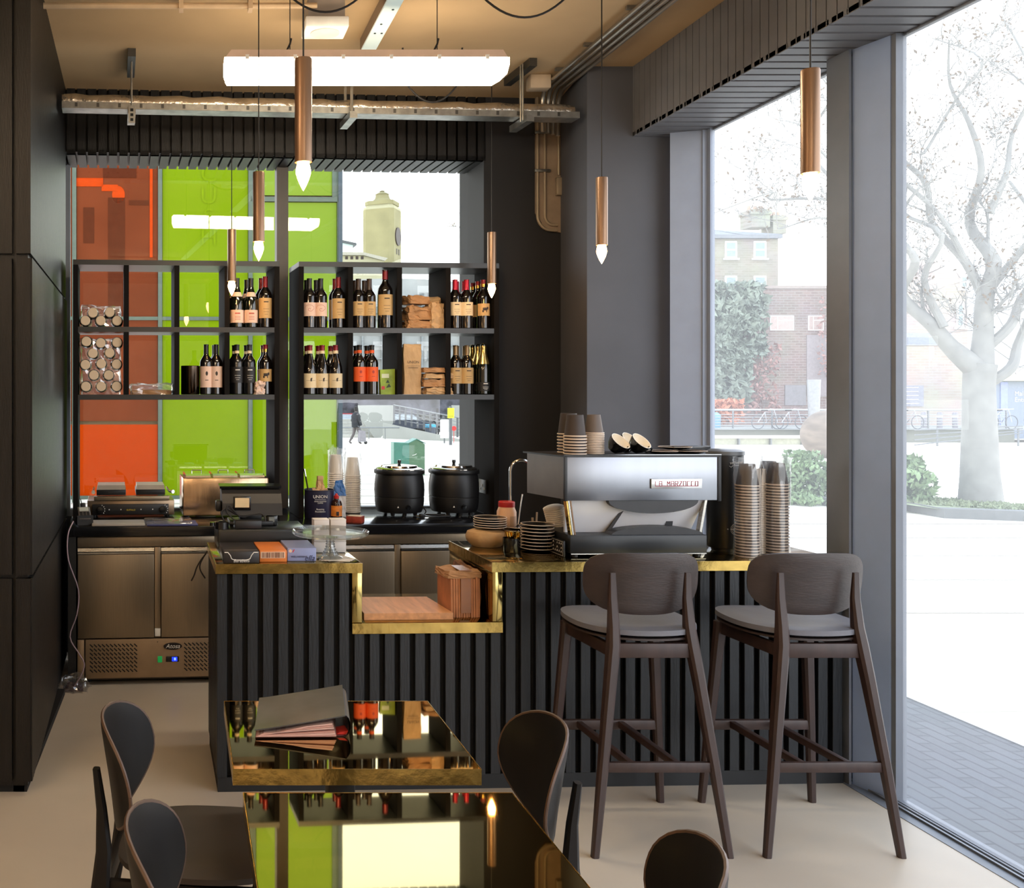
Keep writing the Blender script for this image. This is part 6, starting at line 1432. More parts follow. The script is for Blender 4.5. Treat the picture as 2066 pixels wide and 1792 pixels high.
for q in range(4): m.box(0, ww, -0.28, -0.12, za - g_ - 3.2 - q * 1.0, za - g_ - 3.1 - q * 1.0)
m.build('steel_lattice', mat('grey lattice', (126, 130, 130), 0.6), t)
MB().box(0, ww, -1.5, -0.4, 1.35, 2.95).build('shop_front', mat('dark shop fronts', (72, 72, 80), 0.6, var=0.9, scale=1.5), t)
# parked car, stalls, bushes in front of it
def car(lab, u, v, Y, c, s=1.0):
    x, _ = wpt(u, v, Y); t = thing('parked_car', lab, 'car', W, (x, Y, gnd(0, Y)), 0.1)
    MB().prism([(-2.0, 0.35), (2.0, 0.35), (2.05, 0.8), (1.2, 0.95), (0.6, 1.4), (-1.0, 1.42), (-1.7, 0.95), (-2.05, 0.85)], -0.8, 0.8).build('car_body', mat('car paint ' + c, {'dark': (60, 64, 74), 'red': (150, 40, 50)}[c], 0.3), t, False)
    MB().prism([(1.0, 0.97), (0.55, 1.34), (-0.95, 1.36), (-1.45, 0.97)], -0.82, 0.82).build('window', mat('car glass', (150, 160, 170), 0.2), t, False)
    for xx in (-1.25, 1.25):
        for yy in (-0.78, 0.60): MB().lathe([(0, 0), (0.33, 0), (0.33, 0.18), (0, 0.18)], (0, 0, 0), 16, Matrix.Translation((xx, yy + 0.18, 0.33)) @ Matrix.Rotation(PI / 2, 4, 'X')).build('wheel', rubber, t)
car('dark grey car parked behind the ramp railing', 810, 828, 70, 'dark'); car('small red car parked left behind the walking person', 700, 835, 72, 'red')

# ---------------- plaza furniture behind the back window
conc = mat('plaza concrete', (146, 147, 141), 0.85, var=0.06, scale=0.5)
rail_m = mat('galvanised rail', (120, 122, 122), 0.45, metal=0.3); rail_d = mat('dark railing post', (92, 94, 96), 0.5)
SY = 58.0; g_ = gnd(0, SY); xa, za = wpt(724, 818, SY); xb, _ = wpt(793, 818, SY)
t = thing('stair_wall', 'pale concrete stair wall with sloping lower edge behind the walking person', 'wall block', W, (xa, SY, g_))
zt = za - g_
MB().prism([(0, zt), (xb - xa, zt), (xb - xa, zt - 1.05), (1.3, 0.02), (0.9, 0.02), (0.1, zt - 0.8)], 0, 0.4).build('wall_face', conc, t, False)
m = MB()
for q in range(6): m.box(-1.6, 1.2 - q * 0.12, 0.5 + q * 0.4, 0.9 + q * 0.4, 0.0, 0.17 * (q + 1))
m.build('steps', mat('stair concrete', (170, 168, 160), 0.85), t)
p0_, p1_ = wpt(777, 868, SY), wpt(960, 896, 50)
def ramp_rail(lab, pts, hgt, n, name='ramp_railing'):
    (xa, ya, za), (xb, yb, zb) = pts
    t = thing(name, lab, 'railing', W, (xa, ya, gnd(0, ya)))
    d = Vector((xb - xa, yb - ya, zb - za)); m = MB()
    for hh, r in ((hgt, 0.035), (hgt * 0.78, 0.015), (hgt * 0.6, 0.015), (hgt * 0.42, 0.015), (hgt * 0.24, 0.015)): m.tube([(0, 0, za - gnd(0, ya) + hh), (d.x, d.y, d.z + za - gnd(0, ya) + hh)], r, 6)
    m.build('rail', rail_m, t)
    for i in range(n):
        q = i / (n - 1); MB().box(d.x * q - 0.05, d.x * q + 0.05, d.y * q - 0.03, d.y * q + 0.03, za - gnd(0, ya) + d.z * q, za - gnd(0, ya) + d.z * q + hgt).build('post', rail_d, t)
    return t
xa, za = wpt(795, 853, 57); xb, zb = wpt(952, 889, 50)
ramp_rail('sloping metal ramp railing right of the stair wall', ((xa, 57, za), (xb, 50, zb)), 1.02, 13)
xa, za = wpt(775, 853, 56.5); xb, zb = wpt(960, 893, 49.5); g_ = gnd(0, 56.5)
t = thing('ramp_kerb', 'low concrete ramp wall under the sloping railing', 'wall block', W, (xa, 56.5, g_))
MB().hexa([(0, 0, 0), (xb - xa, -7, -0.5), (xb - xa, -6.6, -0.5), (0, 0.4, 0), (0, 0, za - g_), (xb - xa, -7, zb - g_), (xb - xa, -6.6, zb - g_), (0, 0.4, za - g_)]).build('kerb_wall', conc, t, False)
xa, za = wpt(914, 818, 62); xb, zb = wpt(960, 820, 62)
solo(MB().box(0, xb - xa + 3, 0, 0.4, 0, za - gnd(0, 62)), 'upper_wall', conc, 'pale concrete wall behind the yellow sign post', 'wall block', W, (xa, 62, gnd(0, 62)), 0, None, False)
xa, za = wpt(686, 863, 55); xb, zb = wpt(806, 863, 55); g_ = gnd(0, 55)
t = thing('low_rail', 'long low tubular rail beside the walking person', 'railing', W, (xa, 55, g_))
MB().tube([(-2, 0, za - g_), (xb - xa, 0, za - g_)], 0.04, 8).build('rail', rail_m, t)
for q in range(6): MB().tube([(-2 + (xb - xa + 1.2) * q / 5, 0, 0), (-2 + (xb - xa + 1.2) * q / 5, 0, za - g_)], 0.025, 6).build('post', rail_m, t)
# bin
x, y = gp(868, 887)
t = thing('litter_bin', 'dark slatted litter bin with blue liner by the ramp railing', 'bin', W, (x, y, gnd(0, y)))
MB().lathe([(0, 0), (0.26, 0), (0.28, 0.05), (0.28, 0.72), (0.25, 0.74), (0, 0.7)], (0, 0, 0), 18).build('basket', mat('grey slatted metal', (84, 88, 98), 0.5, var=0.4, scale=8, stretch=(10, 10, .2)), t)
MB().lathe([(0.29, 0.66), (0.33, 0.70), (0.32, 0.80), (0.24, 0.84), (0, 0.82)], (0, 0, 0), 18).build('liner', mat('sky blue liner', (64, 160, 200), 0.5), t)
# sign post
x, y = gp(909, 887); y = 45.5; x, _ = wpt(909, 887, y); g_ = gnd(0, y); k = y / FP
t = thing('sign_post', 'dark post with a yellow notice near the ramp', 'sign', W, (x, y, g_))
MB().box(-0.06, 0.06, -0.04, 0.04, 0, 1.78).build('post', rail_d, t)
s_ = MB().box(-0.15, 0.15, -0.06, -0.041, 1.24, 1.70).build('notice', mat('yellow notice', (222, 232, 40), 0.5), t)
m = MB()
for q in (-0.08, 0.0, 0.07): m.box(q - 0.012, q + 0.012, -0.063, -0.0605, 1.30, 1.36)
m.box(-0.05, 0.05, -0.063, -0.0605, 1.52, 1.535); m.build('print', ink, s_)
t = thing('white_banner', 'white notice board on the ramp railing left of the yellow sign', 'sign', W, (wpt(897, 850, 48)[0], 48, gnd(0, 48)))
MB().box(-0.2, 0.2, 0, 0.03, 0.25, 1.15).build('board', white_m, t); MB().box(-0.03, 0.03, 0.03, 0.06, 0, 1.1).build('post', rail_d, t)
MB().lathe([(0, 0), (0.12, 0), (0.12, 0.02), (0, 0.02)], (0, 0, 0), 16, Matrix.Translation((0.45, 0, 0.72)) @ Matrix.Rotation(PI / 2, 4, 'X')).box(0.44, 0.46, 0.0, 0.02, 0.0, 0.62).build('red_disc', red_p, t)
# tent
x, y = gp(960, 905)
t = thing('dome_tent', 'small blue grey dome tent at the right edge of the back window', 'tent', W, (x + 0.35, y, gnd(0, y)))
MB().lathe([(0.85, 0)] + [(0.85 * math.cos(a), 0.68 * math.sin(a)) for a in [PI / 2 * i / 8 for i in range(1, 9)]], (0, 0, 0), 20).build('tent_cloth', mat('blue grey nylon', (106, 112, 148), 0.6), t)
MB().tube([(-0.1 - 0.2 * i / 6, -0.80 + 0.02 * i, 0.18 + 0.03 * i) for i in range(7)], 0.02, 5).build('seam_stripe', white_m, t)
# green utility cabinet
y = 24.0; xa, zt = wpt(799, 894, y); xm, _ = wpt(824, 894, y); xb, _ = wpt(857, 894, y); g_ = gnd(0, y)
t = thing('utility_cabinet', 'green metal utility cabinet with gabled top on the plaza', 'cabinet', W, (xa, y, g_))
h = zt - g_; a1, a2 = xm - xa, xb - xa
MB().hexa([(0, 0.25, 0), (a1 + 0.02, 0, 0), (a1 + 0.02, 0.4, 0), (0, 0.6, 0), (0, 0.25, h), (a1 + 0.02, 0, h), (a1 + 0.02, 0.4, h), (0, 0.6, h)]).build('cabinet_side', mat('teal cabinet paint', (62, 118, 102), 0.4), t, False)
MB().prism([(a1 + 0.021, 0), (a2, 0), (a2, h - 0.03), ((a1 + a2) / 2, h + 0.08), (a1 + 0.021, h - 0.0)], 0, 0.38).build('cabinet_door', mat('green cabinet paint', (74, 106, 78), 0.5), t, False)
MB().prism([(a1 - 0.01, h - 0.02), ((a1 + a2) / 2, h + 0.085), (a2 + 0.02, h - 0.02), (a2 + 0.02, h - 0.005), ((a1 + a2) / 2, h + 0.105), (a1 - 0.01, h)], -0.02, 0.4).build('roof', mat('teal cabinet paint', (62, 118, 102)), t, False)
MB().tube([(a2 - 0.3, -0.005, h - 0.30), (a2 - 0.24, -0.005, h - 0.285), (a2 - 0.2, -0.005, h - 0.26)], 0.006, 5).build('handle', white_m, t)
# walking person with trolley
def person(lab, u, v, Y, hgt, jacket, trouser, rz, stride=0.22, name='person'):
    x, _ = wpt(u, v, Y); g = gnd(0, Y)
    t = thing(name, lab, 'person', W, (x, Y, g), rz)
    s = hgt / 1.75
    V = [(0, 0, .92), (0, 0, 1.12), (0, 0, 1.38), (0, 0, 1.50), (0, .02, 1.60), (0, .02, 1.74), (.19, 0, 1.40), (.24, .05, 1.12), (.22, .16, .88), (-.19, 0, 1.40), (-.24, -.05, 1.12), (-.22, .08, .88), (.09, 0, .88), (.10, stride * .6, .48), (.10, stride * .4, .08), (.10, stride * .4 + .14, .03), (-.09, 0, .88), (-.10, -stride * .2, .48), (-.10, -stride, .10), (-.10, -stride + .13, .03)]
    E = [(0, 1), (1, 2), (2, 3), (3, 4), (4, 5), (2, 6), (6, 7), (7, 8), (2, 9), (9, 10), (10, 11), (0, 12), (12, 13), (13, 14), (14, 15), (0, 16), (16, 17), (17, 18), (18, 19)]
    Rr = [.15, .15, .16, .06, .085, .07, .075, .055, .04, .075, .055, .04, .10, .07, .05, .045, .10, .07, .05, .045]
    me = bpy.data.meshes.new('body'); me.from_pydata([(a * s, b * s, c * s) for a, b, c in V], E, []); me.materials.append(trouser)
    o = bpy.data.objects.new('body', me); col.objects.link(o); o.parent = t
    md = o.modifiers.new('skin', 'SKIN'); 
    for i, r in enumerate(Rr): me.skin_vertices[0].data[i].radius = (r * s, r * s)
    me.skin_vertices[0].data[0].use_root = True
    o.modifiers.new('sub', 'SUBSURF').levels = 1; o.modifiers['sub'].render_levels = 1
    m = MB(); m.lathe([(.17 * s, .80 * s), (.20 * s, .82 * s), (.21 * s, 1.1 * s), (.23 * s, 1.34 * s), (.16 * s, 1.47 * s), (.07 * s, 1.53 * s)], (0, 0, 0), 14)
    m.tube([(.2 * s, 0, 1.40 * s), (.255 * s, .05 * s, 1.12 * s), (.225 * s, .15 * s, .92 * s)], [.085 * s, .075 * s, .06 * s], 8).tube([(-.2 * s, 0, 1.40 * s), (-.255 * s, -.05 * s, 1.12 * s), (-.225 * s, .07 * s, .92 * s)], [.085 * s, .075 * s, .06 * s], 8)
    m.build('jacket', jacket, t)
    MB().lathe([(0, 1.56 * s), (.095 * s, 1.60 * s), (.105 * s, 1.70 * s), (.08 * s, 1.80 * s), (0, 1.83 * s)], (0, 0.01, 0), 14).build('hair', mat('dark hair', (34, 30, 28), 0.7), t)
    return t
dk = mat('black jacket cloth', (38, 40, 44), 0.8); tr = mat('grey trouser cloth', (96, 90, 88), 0.8)
person('person in a black jacket walking across the plaza pulling a trolley', 718, 880, 47.0, 1.72, dk, tr, -1.2, 0.30)
person('person in dark clothes standing behind the ramp railing', 882, 850, 64.0, 1.7, dk, dk, 0.3, 0.05)
y = 46.6; x, _ = wpt(730, 880, y)
t = thing('shopping_trolley', 'grey wheeled shopping trolley bag pulled by the walking person', 'trolley', W, (x, y, gnd(0, y)), 0.2)
MB().prism([(-0.16, 0.12), (0.17, 0.12), (0.13, 0.62), (-0.12, 0.66)], -0.12, 0.12).build('bag_body', mat('grey trolley cloth', (128, 124, 128), 0.7), t, False)
MB().tube([(0.19, 0, 0.08), (-0.10, 0, 0.80), (-0.20, 0, 0.86)], 0.018, 6).build('handle', rail_d, t)
MB().lathe([(0, -0.02), (0.08, -0.02), (0.08, 0.02), (0, 0.02)], (0, 0, 0), 12, Matrix.Translation((0.19, 0, 0.08)) @ Matrix.Rotation(PI / 2, 4, 'X')).build('wheel', rubber, t)

# ---------------- trees
bark = mat('grey bark', (142, 141, 135), 0.9, var=0.15, scale=4)
def tree(lab, Y, limbs, seed, ntw, tl=1.0, gr='bare trees', loc=None, tw=0.012):
    rr = random.Random(seed)
    base = limbs[0][0]; bx, bz = wpt(base[0], base[1], Y); g = gnd(0, Y)
    t = thing('bare_tree', lab, 'tree', W, (bx, Y, g))
    trunk = MB(); twigs = MB(); pods = MB()
    def grow(p, d, ln, r, lev):
        pts = [p]; n = 5
        for i in range(n):
            d = (d + Vector((rr.gauss(0, .22), rr.gauss(0, .22), rr.gauss(0.06, .18)))).normalized(); pts.append(pts[-1] + d * ln / n)
        (trunk if r > 0.03 else twigs).tube(pts, [r * (1 - 0.75 * i / n) for i in range(n + 1)], 5 if r > 0.02 else 4, False)
        if lev > 0:
            for i in range(2, n + 1):
                for q in range(2 if lev > 1 else 1):
                    dd = (d + Vector((rr.gauss(0, .7), rr.gauss(0, .7), rr.gauss(.15, .5)))).normalized(); grow(pts[i], dd, ln * rr.uniform(.35, .65), max(r * .5, 0.006), lev - 1)
        else:
            if rr.random() < 0.5: pods.leaf(pts[-1], 0.035, rr)
            if rr.random() < 0.15: pods.leaf(pts[3], 0.04, rr)
    for li, limb in enumerate(limbs):
        dy0 = rr.uniform(-0.1, 0.1); pts = []; rs = []
        for i, (u, v, w) in enumerate(limb):
            x, z = wpt(u, v, Y); q = 0 if li == 0 else (i / (len(limb) - 1)) * rr.uniform(-0.5, 0.9)
            pts.append(Vector((x - bx, q, z - g))); rs.append(w * Y / FP / 2)
        if li == 0: pts[0].z = -0.05
        sp = smooth_pts(pts, 4); sr = []
        for i in range(len(rs) - 1): sr += [rs[i] + (rs[i + 1] - rs[i]) * k / 4 for k in range(4)]
        sr.append(rs[-1]); trunk.tube(sp, sr, 16 if rs[0] > .1 else 9)
        if li > 0:
            for i in range(3, len(sp), 2):
                d = (sp[i] - sp[i - 1]).normalized()
                for q in range(ntw):
                    dd = (d * 0.7 + Vector((rr.gauss(0, .8), rr.gauss(0, .6), rr.gauss(.35, .5)))).normalized()
                    grow(sp[i], dd, tl * rr.uniform(.5, 1.3), max(tw, sr[i] * 0.35) if rr.random() < .3 else tw, 2)
    trunk.build('trunk', bark, t); o = twigs.build('twigs', bark, t); pods.build('seed_pods', mat('brown pods', (120, 104, 84), 0.9), t)
    return t
tree('large bare tree filling the right-hand window pane', 15.5, [
 [(1980, 1032, 82), (1977, 960, 66), (1976, 860, 58), (1975, 780, 54), (1978, 735, 56)],
 [(1972, 745, 48), (1930, 700, 32), (1896, 655, 26), (1850, 590, 20), (1822, 530, 15), (1800, 470, 12), (1760, 420, 9), (1730, 380, 6)],
 [(1980, 740, 44), (1986, 670, 34), (1984, 600, 30), (1990, 530, 26), (1996, 440, 18), (1990, 340, 12), (1978, 240, 9), (1968, 150, 6), (1962, 60, 3)],
 [(1992, 700, 20), (2030, 655, 18), (2066, 600, 16), (2110, 520, 12), (2150, 400, 8)],
 [(1990, 775, 22), (2030, 742, 20), (2062, 695, 16), (2085, 600, 12), (2090, 480, 9), (2100, 350, 6)],
 [(1990, 590, 20), (2030, 545, 15), (2066, 470, 11), (2085, 380, 8), (2080, 250, 5), (2070, 120, 3)],
 [(1984, 600, 20), (1950, 530, 16), (1905, 445, 13), (1876, 370, 11), (1860, 310, 9), (1836, 265, 7), (1822, 200, 4), (1818, 120, 2)],
 [(1996, 430, 15), (2024, 350, 11), (2052, 268, 8), (2062, 180, 6), (2050, 90, 4), (2060, 10, 2)],
 [(1905, 660, 16), (1880, 560, 12), (1878, 480, 9), (1870, 420, 7), (1850, 380, 5)],
 [(1950, 530, 12), (1890, 430, 9), (1825, 330, 8), (1760, 270, 6), (1705, 180, 4), (1690, 120, 2)],
 [(1822, 530, 12), (1760, 500, 10), (1705, 455, 8), (1655, 410, 6), (1600, 388, 5), (1545, 392, 3), (1495, 412, 2)],
 [(1800, 470, 9), (1740, 420, 8), (1700, 345, 7), (1670, 270, 6), (1650, 190, 4), (1640, 100, 2)],
 [(1700, 345, 6), (1660, 300, 5), (1610, 262, 3), (1570, 250, 2)],
 [(1705, 455, 6), (1650, 440, 4), (1600, 455, 3), (1560, 460, 2)],
 [(1860, 310, 7), (1890, 290, 6), (1930, 200, 5), (1952, 134, 4), (1960, 40, 2)]], 5, 1, 0.9, tw=0.008)
tree('small bare tree at the right edge of the back window', 40.0, [
 [(1010, 840, 16), (1004, 640, 13), (985, 540, 11)],
 [(985, 540, 9), (968, 495, 7), (958, 470, 4), (950, 456, 2), (936, 453, 1)],
 [(985, 540, 6), (980, 480, 4), (970, 430, 2), (968, 415, 1)], [(968, 495, 4), (966, 460, 3), (956, 440, 1.5)]], 8, 1, 0.8, tw=0.02)

# ---------------- beyond the right windows
brick_r = brick('red brown brick', (138, 112, 100), (124, 98, 88), (146, 134, 124), 0.45, 0.15, 0.02)
brick_s = brick('sand brick', (172, 156, 140), (164, 146, 130), (172, 162, 150), 0.45, 0.15, 0.015)
brick_h = brick('yellow stock brick', (150, 142, 122), (138, 130, 110), (152, 146, 130), 0.45, 0.15, 0.015)
slate = mat('slate roof', (110, 115, 119), 0.6, var=0.08, scale=2); wframe = mat('white window frame', (240, 242, 244), 0.5); wpane = mat('pale window pane', (130, 148, 154), 0.2)
HY = 64.0; g_ = gnd(0, HY)
xa, ze = wpt(1405, 474, HY); xb, _ = wpt(1570, 474, HY); _, zr = wpt(1500, 443, HY)
t = thing('brick_house', 'old brick house with slate roof and two chimneys in the right window', 'house', W, (xa, HY, g_))
w = xb - xa; e = ze - g_; r = zr - g_; kx_ = HY / FP
MB().box(0, w, 0, 8, 0, e).build('house_wall', brick_h, t)
MB().prism([(-0.3, e - 0.12), (4.0, r), (4.4, r - 0.05), (0.05, e - 0.1)], 0, w - 2.2, 'yz').hexa([(w - 2.2, 4.0, r - 0.15), (w - 2.2, -0.2, e - 0.15), (w + 0.1, -0.2, e - 0.15), (w - 1.0, 4.0, e - 0.15), (w - 2.2, 4.0, r), (w - 2.2, -0.3, e - 0.05), (w + 0.1, -0.3, e), (w - 2.0, 4.0, r)]).build('roof', slate, t, False)
MB().box(-0.2, w + 0.12, -0.3, 0.02, e - 0.25, e - 0.02).build('gutter', mat('grey gutter', (120, 124, 128), 0.6), t)
def chim(u0, u1, v0, v1):
    xx0, zz1 = wpt(u0, v0, HY + 4); xx1, zz0 = wpt(u1, v1, HY + 4)
    c = MB().box(xx0 - xa, xx1 - xa, 3.2, 4.6, zz0 - g_, zz1 - g_).box(xx0 - xa - 0.08, xx1 - xa + 0.08, 3.1, 4.7, zz1 - g_ - 0.35, zz1 - g_ - 0.12).build('chimney', brick_h, t)
    m = MB(); n = 3
    for i in range(n): m.lathe([(0.10, 0), (0.13, 0.05), (0.11, 0.32), (0, 0.32)], (xx0 - xa + (xx1 - xx0) * (i + .5) / n, 3.9, zz1 - g_), 8)
    m.build('chimney_pot', mat('clay pot', (178, 150, 130), 0.8), c)
chim(1503, 1540, 426, 462); chim(1546, 1572, 438, 475)
def sash(par, x0, x1, z0, z1, y=-0.02, fm=None):
    f = MB().box(x0, x1, y - 0.04, y + 0.02, z0, z1).build('window', wframe, par)
    MB().box(x0 + 0.10, x1 - 0.10, y - 0.05, y - 0.04, z0 + 0.10, (z0 + z1) / 2 - 0.05).box(x0 + 0.10, x1 - 0.10, y - 0.05, y - 0.04, (z0 + z1) / 2 + 0.05, z1 - 0.10).build('pane', wpane, f)
    MB().box(x0 - 0.12, x1 + 0.12, y - 0.12, y, z0 - 0.12, z0).build('sill', wframe, f)
for (u0, u1, v0, v1) in ((1462, 1486, 487, 521), (1520, 1545, 487, 521), (1462, 1486, 557, 590), (1520, 1545, 557, 590), (1410, 1426, 487, 521)):
    a, b = wpt(u0, v0, HY); c_, d_ = wpt(u1, v1, HY); sash(t, a - xa, c_ - xa, d_ - g_, b - g_)
WY = 58.0; g_ = gnd(0, WY); xa, zt = wpt(1395, 577, WY); xb, _ = wpt(1800, 577, WY)
t = thing('brick_hall', 'long flat-topped red brick building below the house in the right window', 'building', W, (xa, WY, g_))
w = xb - xa; h = zt - g_
MB().box(0, w, 0, 2.0, 0, h).build('hall_wall', brick_r, t)
MB().box(-0.05, w + 0.05, -0.08, 2.0, h - 0.16, h + 0.02).build('coping', mat('pale coping', (150, 138, 130), 0.8), t)
def bx_(u, v, Y=WY): a, b = wpt(u, v, Y); return a - xa, b - g_
for (u0, u1, v0, v1) in ((1553, 1601, 637, 667), (1630, 1661, 637, 667), (1668, 1676, 640, 667), (1697, 1730, 637, 667)):
    a, b = bx_(u0, v0); c_, d_ = bx_(u1, v1); f = MB().box(a, c_, -0.05, 0, d_, b).build('window', wframe, t)
    xm = a + (c_ - a) * 0.32; e_ = 0.05
    MB().box(a + e_, xm - e_ / 2, -0.06, -0.05, d_ + e_, b - e_).box(xm + e_ / 2, c_ - e_, -0.06, -0.05, d_ + e_, d_ + (b - d_) * 0.66).box(xm + e_ / 2, c_ - e_, -0.06, -0.05, d_ + (b - d_) * 0.72, b - e_).build('pane', mat('brown window pane', (170, 150, 142), 0.3), f)
a, b = bx_(1583, 777); c_, d_ = bx_(1625, 818); MB().box(a, c_, -0.06, 0, d_, b).build('shutter', mat('grey shutter', (132, 128, 130), 0.6), t)
a, b = bx_(1627, 676); c_, d_ = bx_(1672, 800); MB().box(a, c_, -0.05, 0, d_, b).build('wall_panel', mat('dim grey panel', (150, 140, 140), 0.8), t)
# ivy over the left of it
rr = random.Random(77); m = MB()
def cloud(m, u0, u1, v0, v1, Y, n, size, dep=0.5):
    for i in range(n):
        u = rr.uniform(u0, u1); v = rr.uniform(v0, v1)
        q = mnoise.noise(Vector((u * 0.03, v * 0.03, 1)))
        if q < -0.25 and rr.random() < .7: continue
        x, z = wpt(u, v, Y); m.leaf((x, Y - 0.42 - rr.random() * dep, z), size, rr)
cloud(m, 1400, 1470, 640, 812, WY, 1700, 0.28); cloud(m, 1420, 1532, 572, 720, WY, 2200, 0.27); cloud(m, 1425, 1500, 700, 812, WY, 900, 0.27)
solo(m, 'ivy', mat('dull ivy leaves', (128, 138, 124), 0.8, var=0.3, scale=1.5), 'thick dark ivy over the left end of the red brick building', 'ivy', W, (0, 0, 0), 0, None, False, 'stuff')
m = MB(); cloud(m, 1500, 1560, 690, 835, WY, 420, 0.17, 0.3); cloud(m, 1640, 1705, 600, 760, WY, 300, 0.13, 0.2)
solo(m, 'red_creeper', mat('reddish creeper', (160, 124, 116), 0.8, var=0.25), 'sparse reddish creeper on the red brick building', 'creeper', W, (0, 0, 0), 0, None, False, 'stuff')
m = MB(); cloud(m, 1400, 1476, 808, 850, 54, 800, 0.2, 0.8)
solo(m, 'copper_hedge', mat('copper hedge', (196, 130, 100), 0.8, var=0.25), 'low coppery hedge behind the railing at the left of the right window', 'hedge', W, (0, 0, 0), 0, None, False, 'stuff')
# sand brick block right of the post
SY2 = 55.0; g_ = gnd(0, SY2); xa, _ = wpt(1792, 520, SY2); xb, _ = wpt(1952, 520, SY2)
t = thing('sand_brick_block', 'pale sand brick building with dark window band behind the large bare tree', 'building', W, (xa, SY2, g_))
w = xb - xa
def bz_(u, v): a, b = wpt(u, v, SY2); return a - xa, b - g_
pr = [(0, 0), (w, 0), (w, bz_(1952, 560)[1]), (bz_(1905, 540)[0], bz_(1905, 538)[1]), (bz_(1872, 518)[0], bz_(1872, 518)[1]), (bz_(1832, 534)[0], bz_(1832, 534)[1]), (0, bz_(1800, 545)[1])]
MB().prism(pr, 0, 2.4).build('block_wall', brick_s, t, False)
a, b = bz_(1800, 672); c_, d_ = bz_(1918, 697); f = MB().box(a, c_, -0.06, 0, d_, b).build('window_band', mat('grey band', (150, 152, 160), 0.5), t)
a2, _ = bz_(1828, 680); MB().box(a, a2 - 0.04, -0.08, -0.06, d_ + 0.08, b - 0.25).box(a2 + 0.04, c_ - 0.3, -0.08, -0.06, d_ + 0.08, b - 0.25).build('pane', mat('slate pane', (128, 134, 146), 0.3), f)
a, b = bz_(1805, 778); c_, d_ = bz_(1862, 820); f = MB().box(a, c_, -0.06, 0, d_, b).build('louvre', mat('grey louvre', (142, 142, 150), 0.6), t)
m = MB()
for q in range(5): m.box(a + 0.3, c_ - 0.3, -0.07, -0.06, d_ + 0.15 + q * 0.22, d_ + 0.18 + q * 0.22)
m.build('louvre_slat', wframe, f)
for (u0, u1, v0, v1) in ((1936, 1952, 556, 582), (1929, 1944, 612, 660)):
    a, b = bz_(u0, v0); c_, d_ = bz_(u1, v1); sash(t, a, min(c_, w), d_, b)
# white glazed building at the far right
GY = 62.0; g_ = gnd(0, GY); xa, zt = wpt(1965, 525, GY); xb, _ = wpt(2160, 520, GY)
t = thing('glazed_building', 'white glazed building with thin grey frame behind the right branches of the tree', 'building', W, (xa, GY, g_))
w = xb - xa; h = zt - g_
MB().box(0, w, 0, 4, 0, h).build('glazing', mat('bright glazing', (240, 244, 246), 0.4, var=0.02), t)
m = MB()
for q in range(6): m.box(q * w / 5 - 0.05, q * w / 5 + 0.05, -0.08, 0, 0, h)
for q in (0.40, 0.62, 0.8, 1.0): m.box(0, w, -0.08, 0, h * q - 0.07, h * q + 0.03)
m.build('frame', mat('grey glazing bar', (186, 190, 192), 0.5), t)
a, b = wpt(1998, 757, 56); c_, d_ = wpt(2160, 880, 56)
t = thing('entrance_kiosk', 'blue grey entrance kiosk with yellow canopy edge and white words', 'kiosk', W, (a, 56, gnd(0, 56)))
h = b - gnd(0, 56); w = c_ - a
MB().box(0, w, 0, 3, 0, h - 0.35).build('kiosk_wall', mat('blue grey panel', (138, 148, 164), 0.5), t)
MB().box(0.55, 0.95, -0.05, 0, 0, h - 0.4).build('blue_strip', mat('blue strip', (150, 160, 214), 0.5), t)
MB().box(-0.2, w, -0.6, 3, h - 0.33, h).build('canopy', mat('pale yellow canopy', (244, 238, 176), 0.5), t)
text('Main', 0.36, t, (1.35, -0.02, h - 1.05), white_ink, align='LEFT'); text('Entrance', 0.36, t, (1.35, -0.02, h - 1.4), white_ink, align='LEFT')
# steel railing along the terrace, low wall, ledge
TY2 = 50.0; g_ = gnd(0, TY2); xa, zt = wpt(1400, 827, TY2); xb, _ = wpt(2030, 827, TY2); _, zl = wpt(1400, 866, TY2)
t = thing('terrace_railing', 'long horizontal metal railing across the terrace beyond the right windows', 'railing', W, (xa, TY2, g_))
m = MB(); w = xb - xa; m.tube([(0, 0, zt - g_), (w, 0, zt - g_)], 0.05, 8)
for q in range(1, 7): m.tube([(0, 0, zl - g_ + (zt - zl) * (q - .7) / 7), (w, 0, zl - g_ + (zt - zl) * (q - .7) / 7)], 0.018, 5)
m.build('rail', mat('pale rail', (170, 172, 172), 0.4, metal=0.2), t)
for q in range(9): MB().box(w * q / 8 - 0.03, w * q / 8 + 0.03, -0.03, 0.03, 0, zt - g_).build('post', rail_m, t)
solo(MB().box(0, w, 0, 0.3, 0, zl - g_ - 0.02), 'terrace_wall', mat('green grey concrete', (136, 138, 128), 0.85, var=0.08, scale=0.4), 'grey concrete terrace wall under the long railing', 'wall block', W, (xa, TY2 - 0.5, g_), 0, None, False)
y = 46.0; xa, zt = wpt(1400, 879, y); xb, _ = wpt(1720, 884, y); g_ = gnd(0, y)
t = thing('stone_ledge', 'long pale stone bench ledge left of the stone sphere', 'bench', W, (xa, y, g_))
MB().box(0, xb - xa, -0.25, 0.25, zt - g_ - 0.12, zt - g_).build('ledge_top', mat('bright stone ledge', (238, 236, 226), 0.7), t)
MB().box(0, xb - xa, -0.05, 0.2, 0, zt - g_ - 0.13).build('ledge_wall', mat('olive grey stone', (176, 176, 156), 0.85), t)
for q in range(5): MB().box((xb - xa) * q / 5 + 0.5, (xb - xa) * q / 5 + 0.56, -0.2, -0.06, 0, zt - g_ - 0.13).build('bracket', rail_m, t)
xa, za = wpt(1845, 868, 44); g_ = gnd(0, 44)
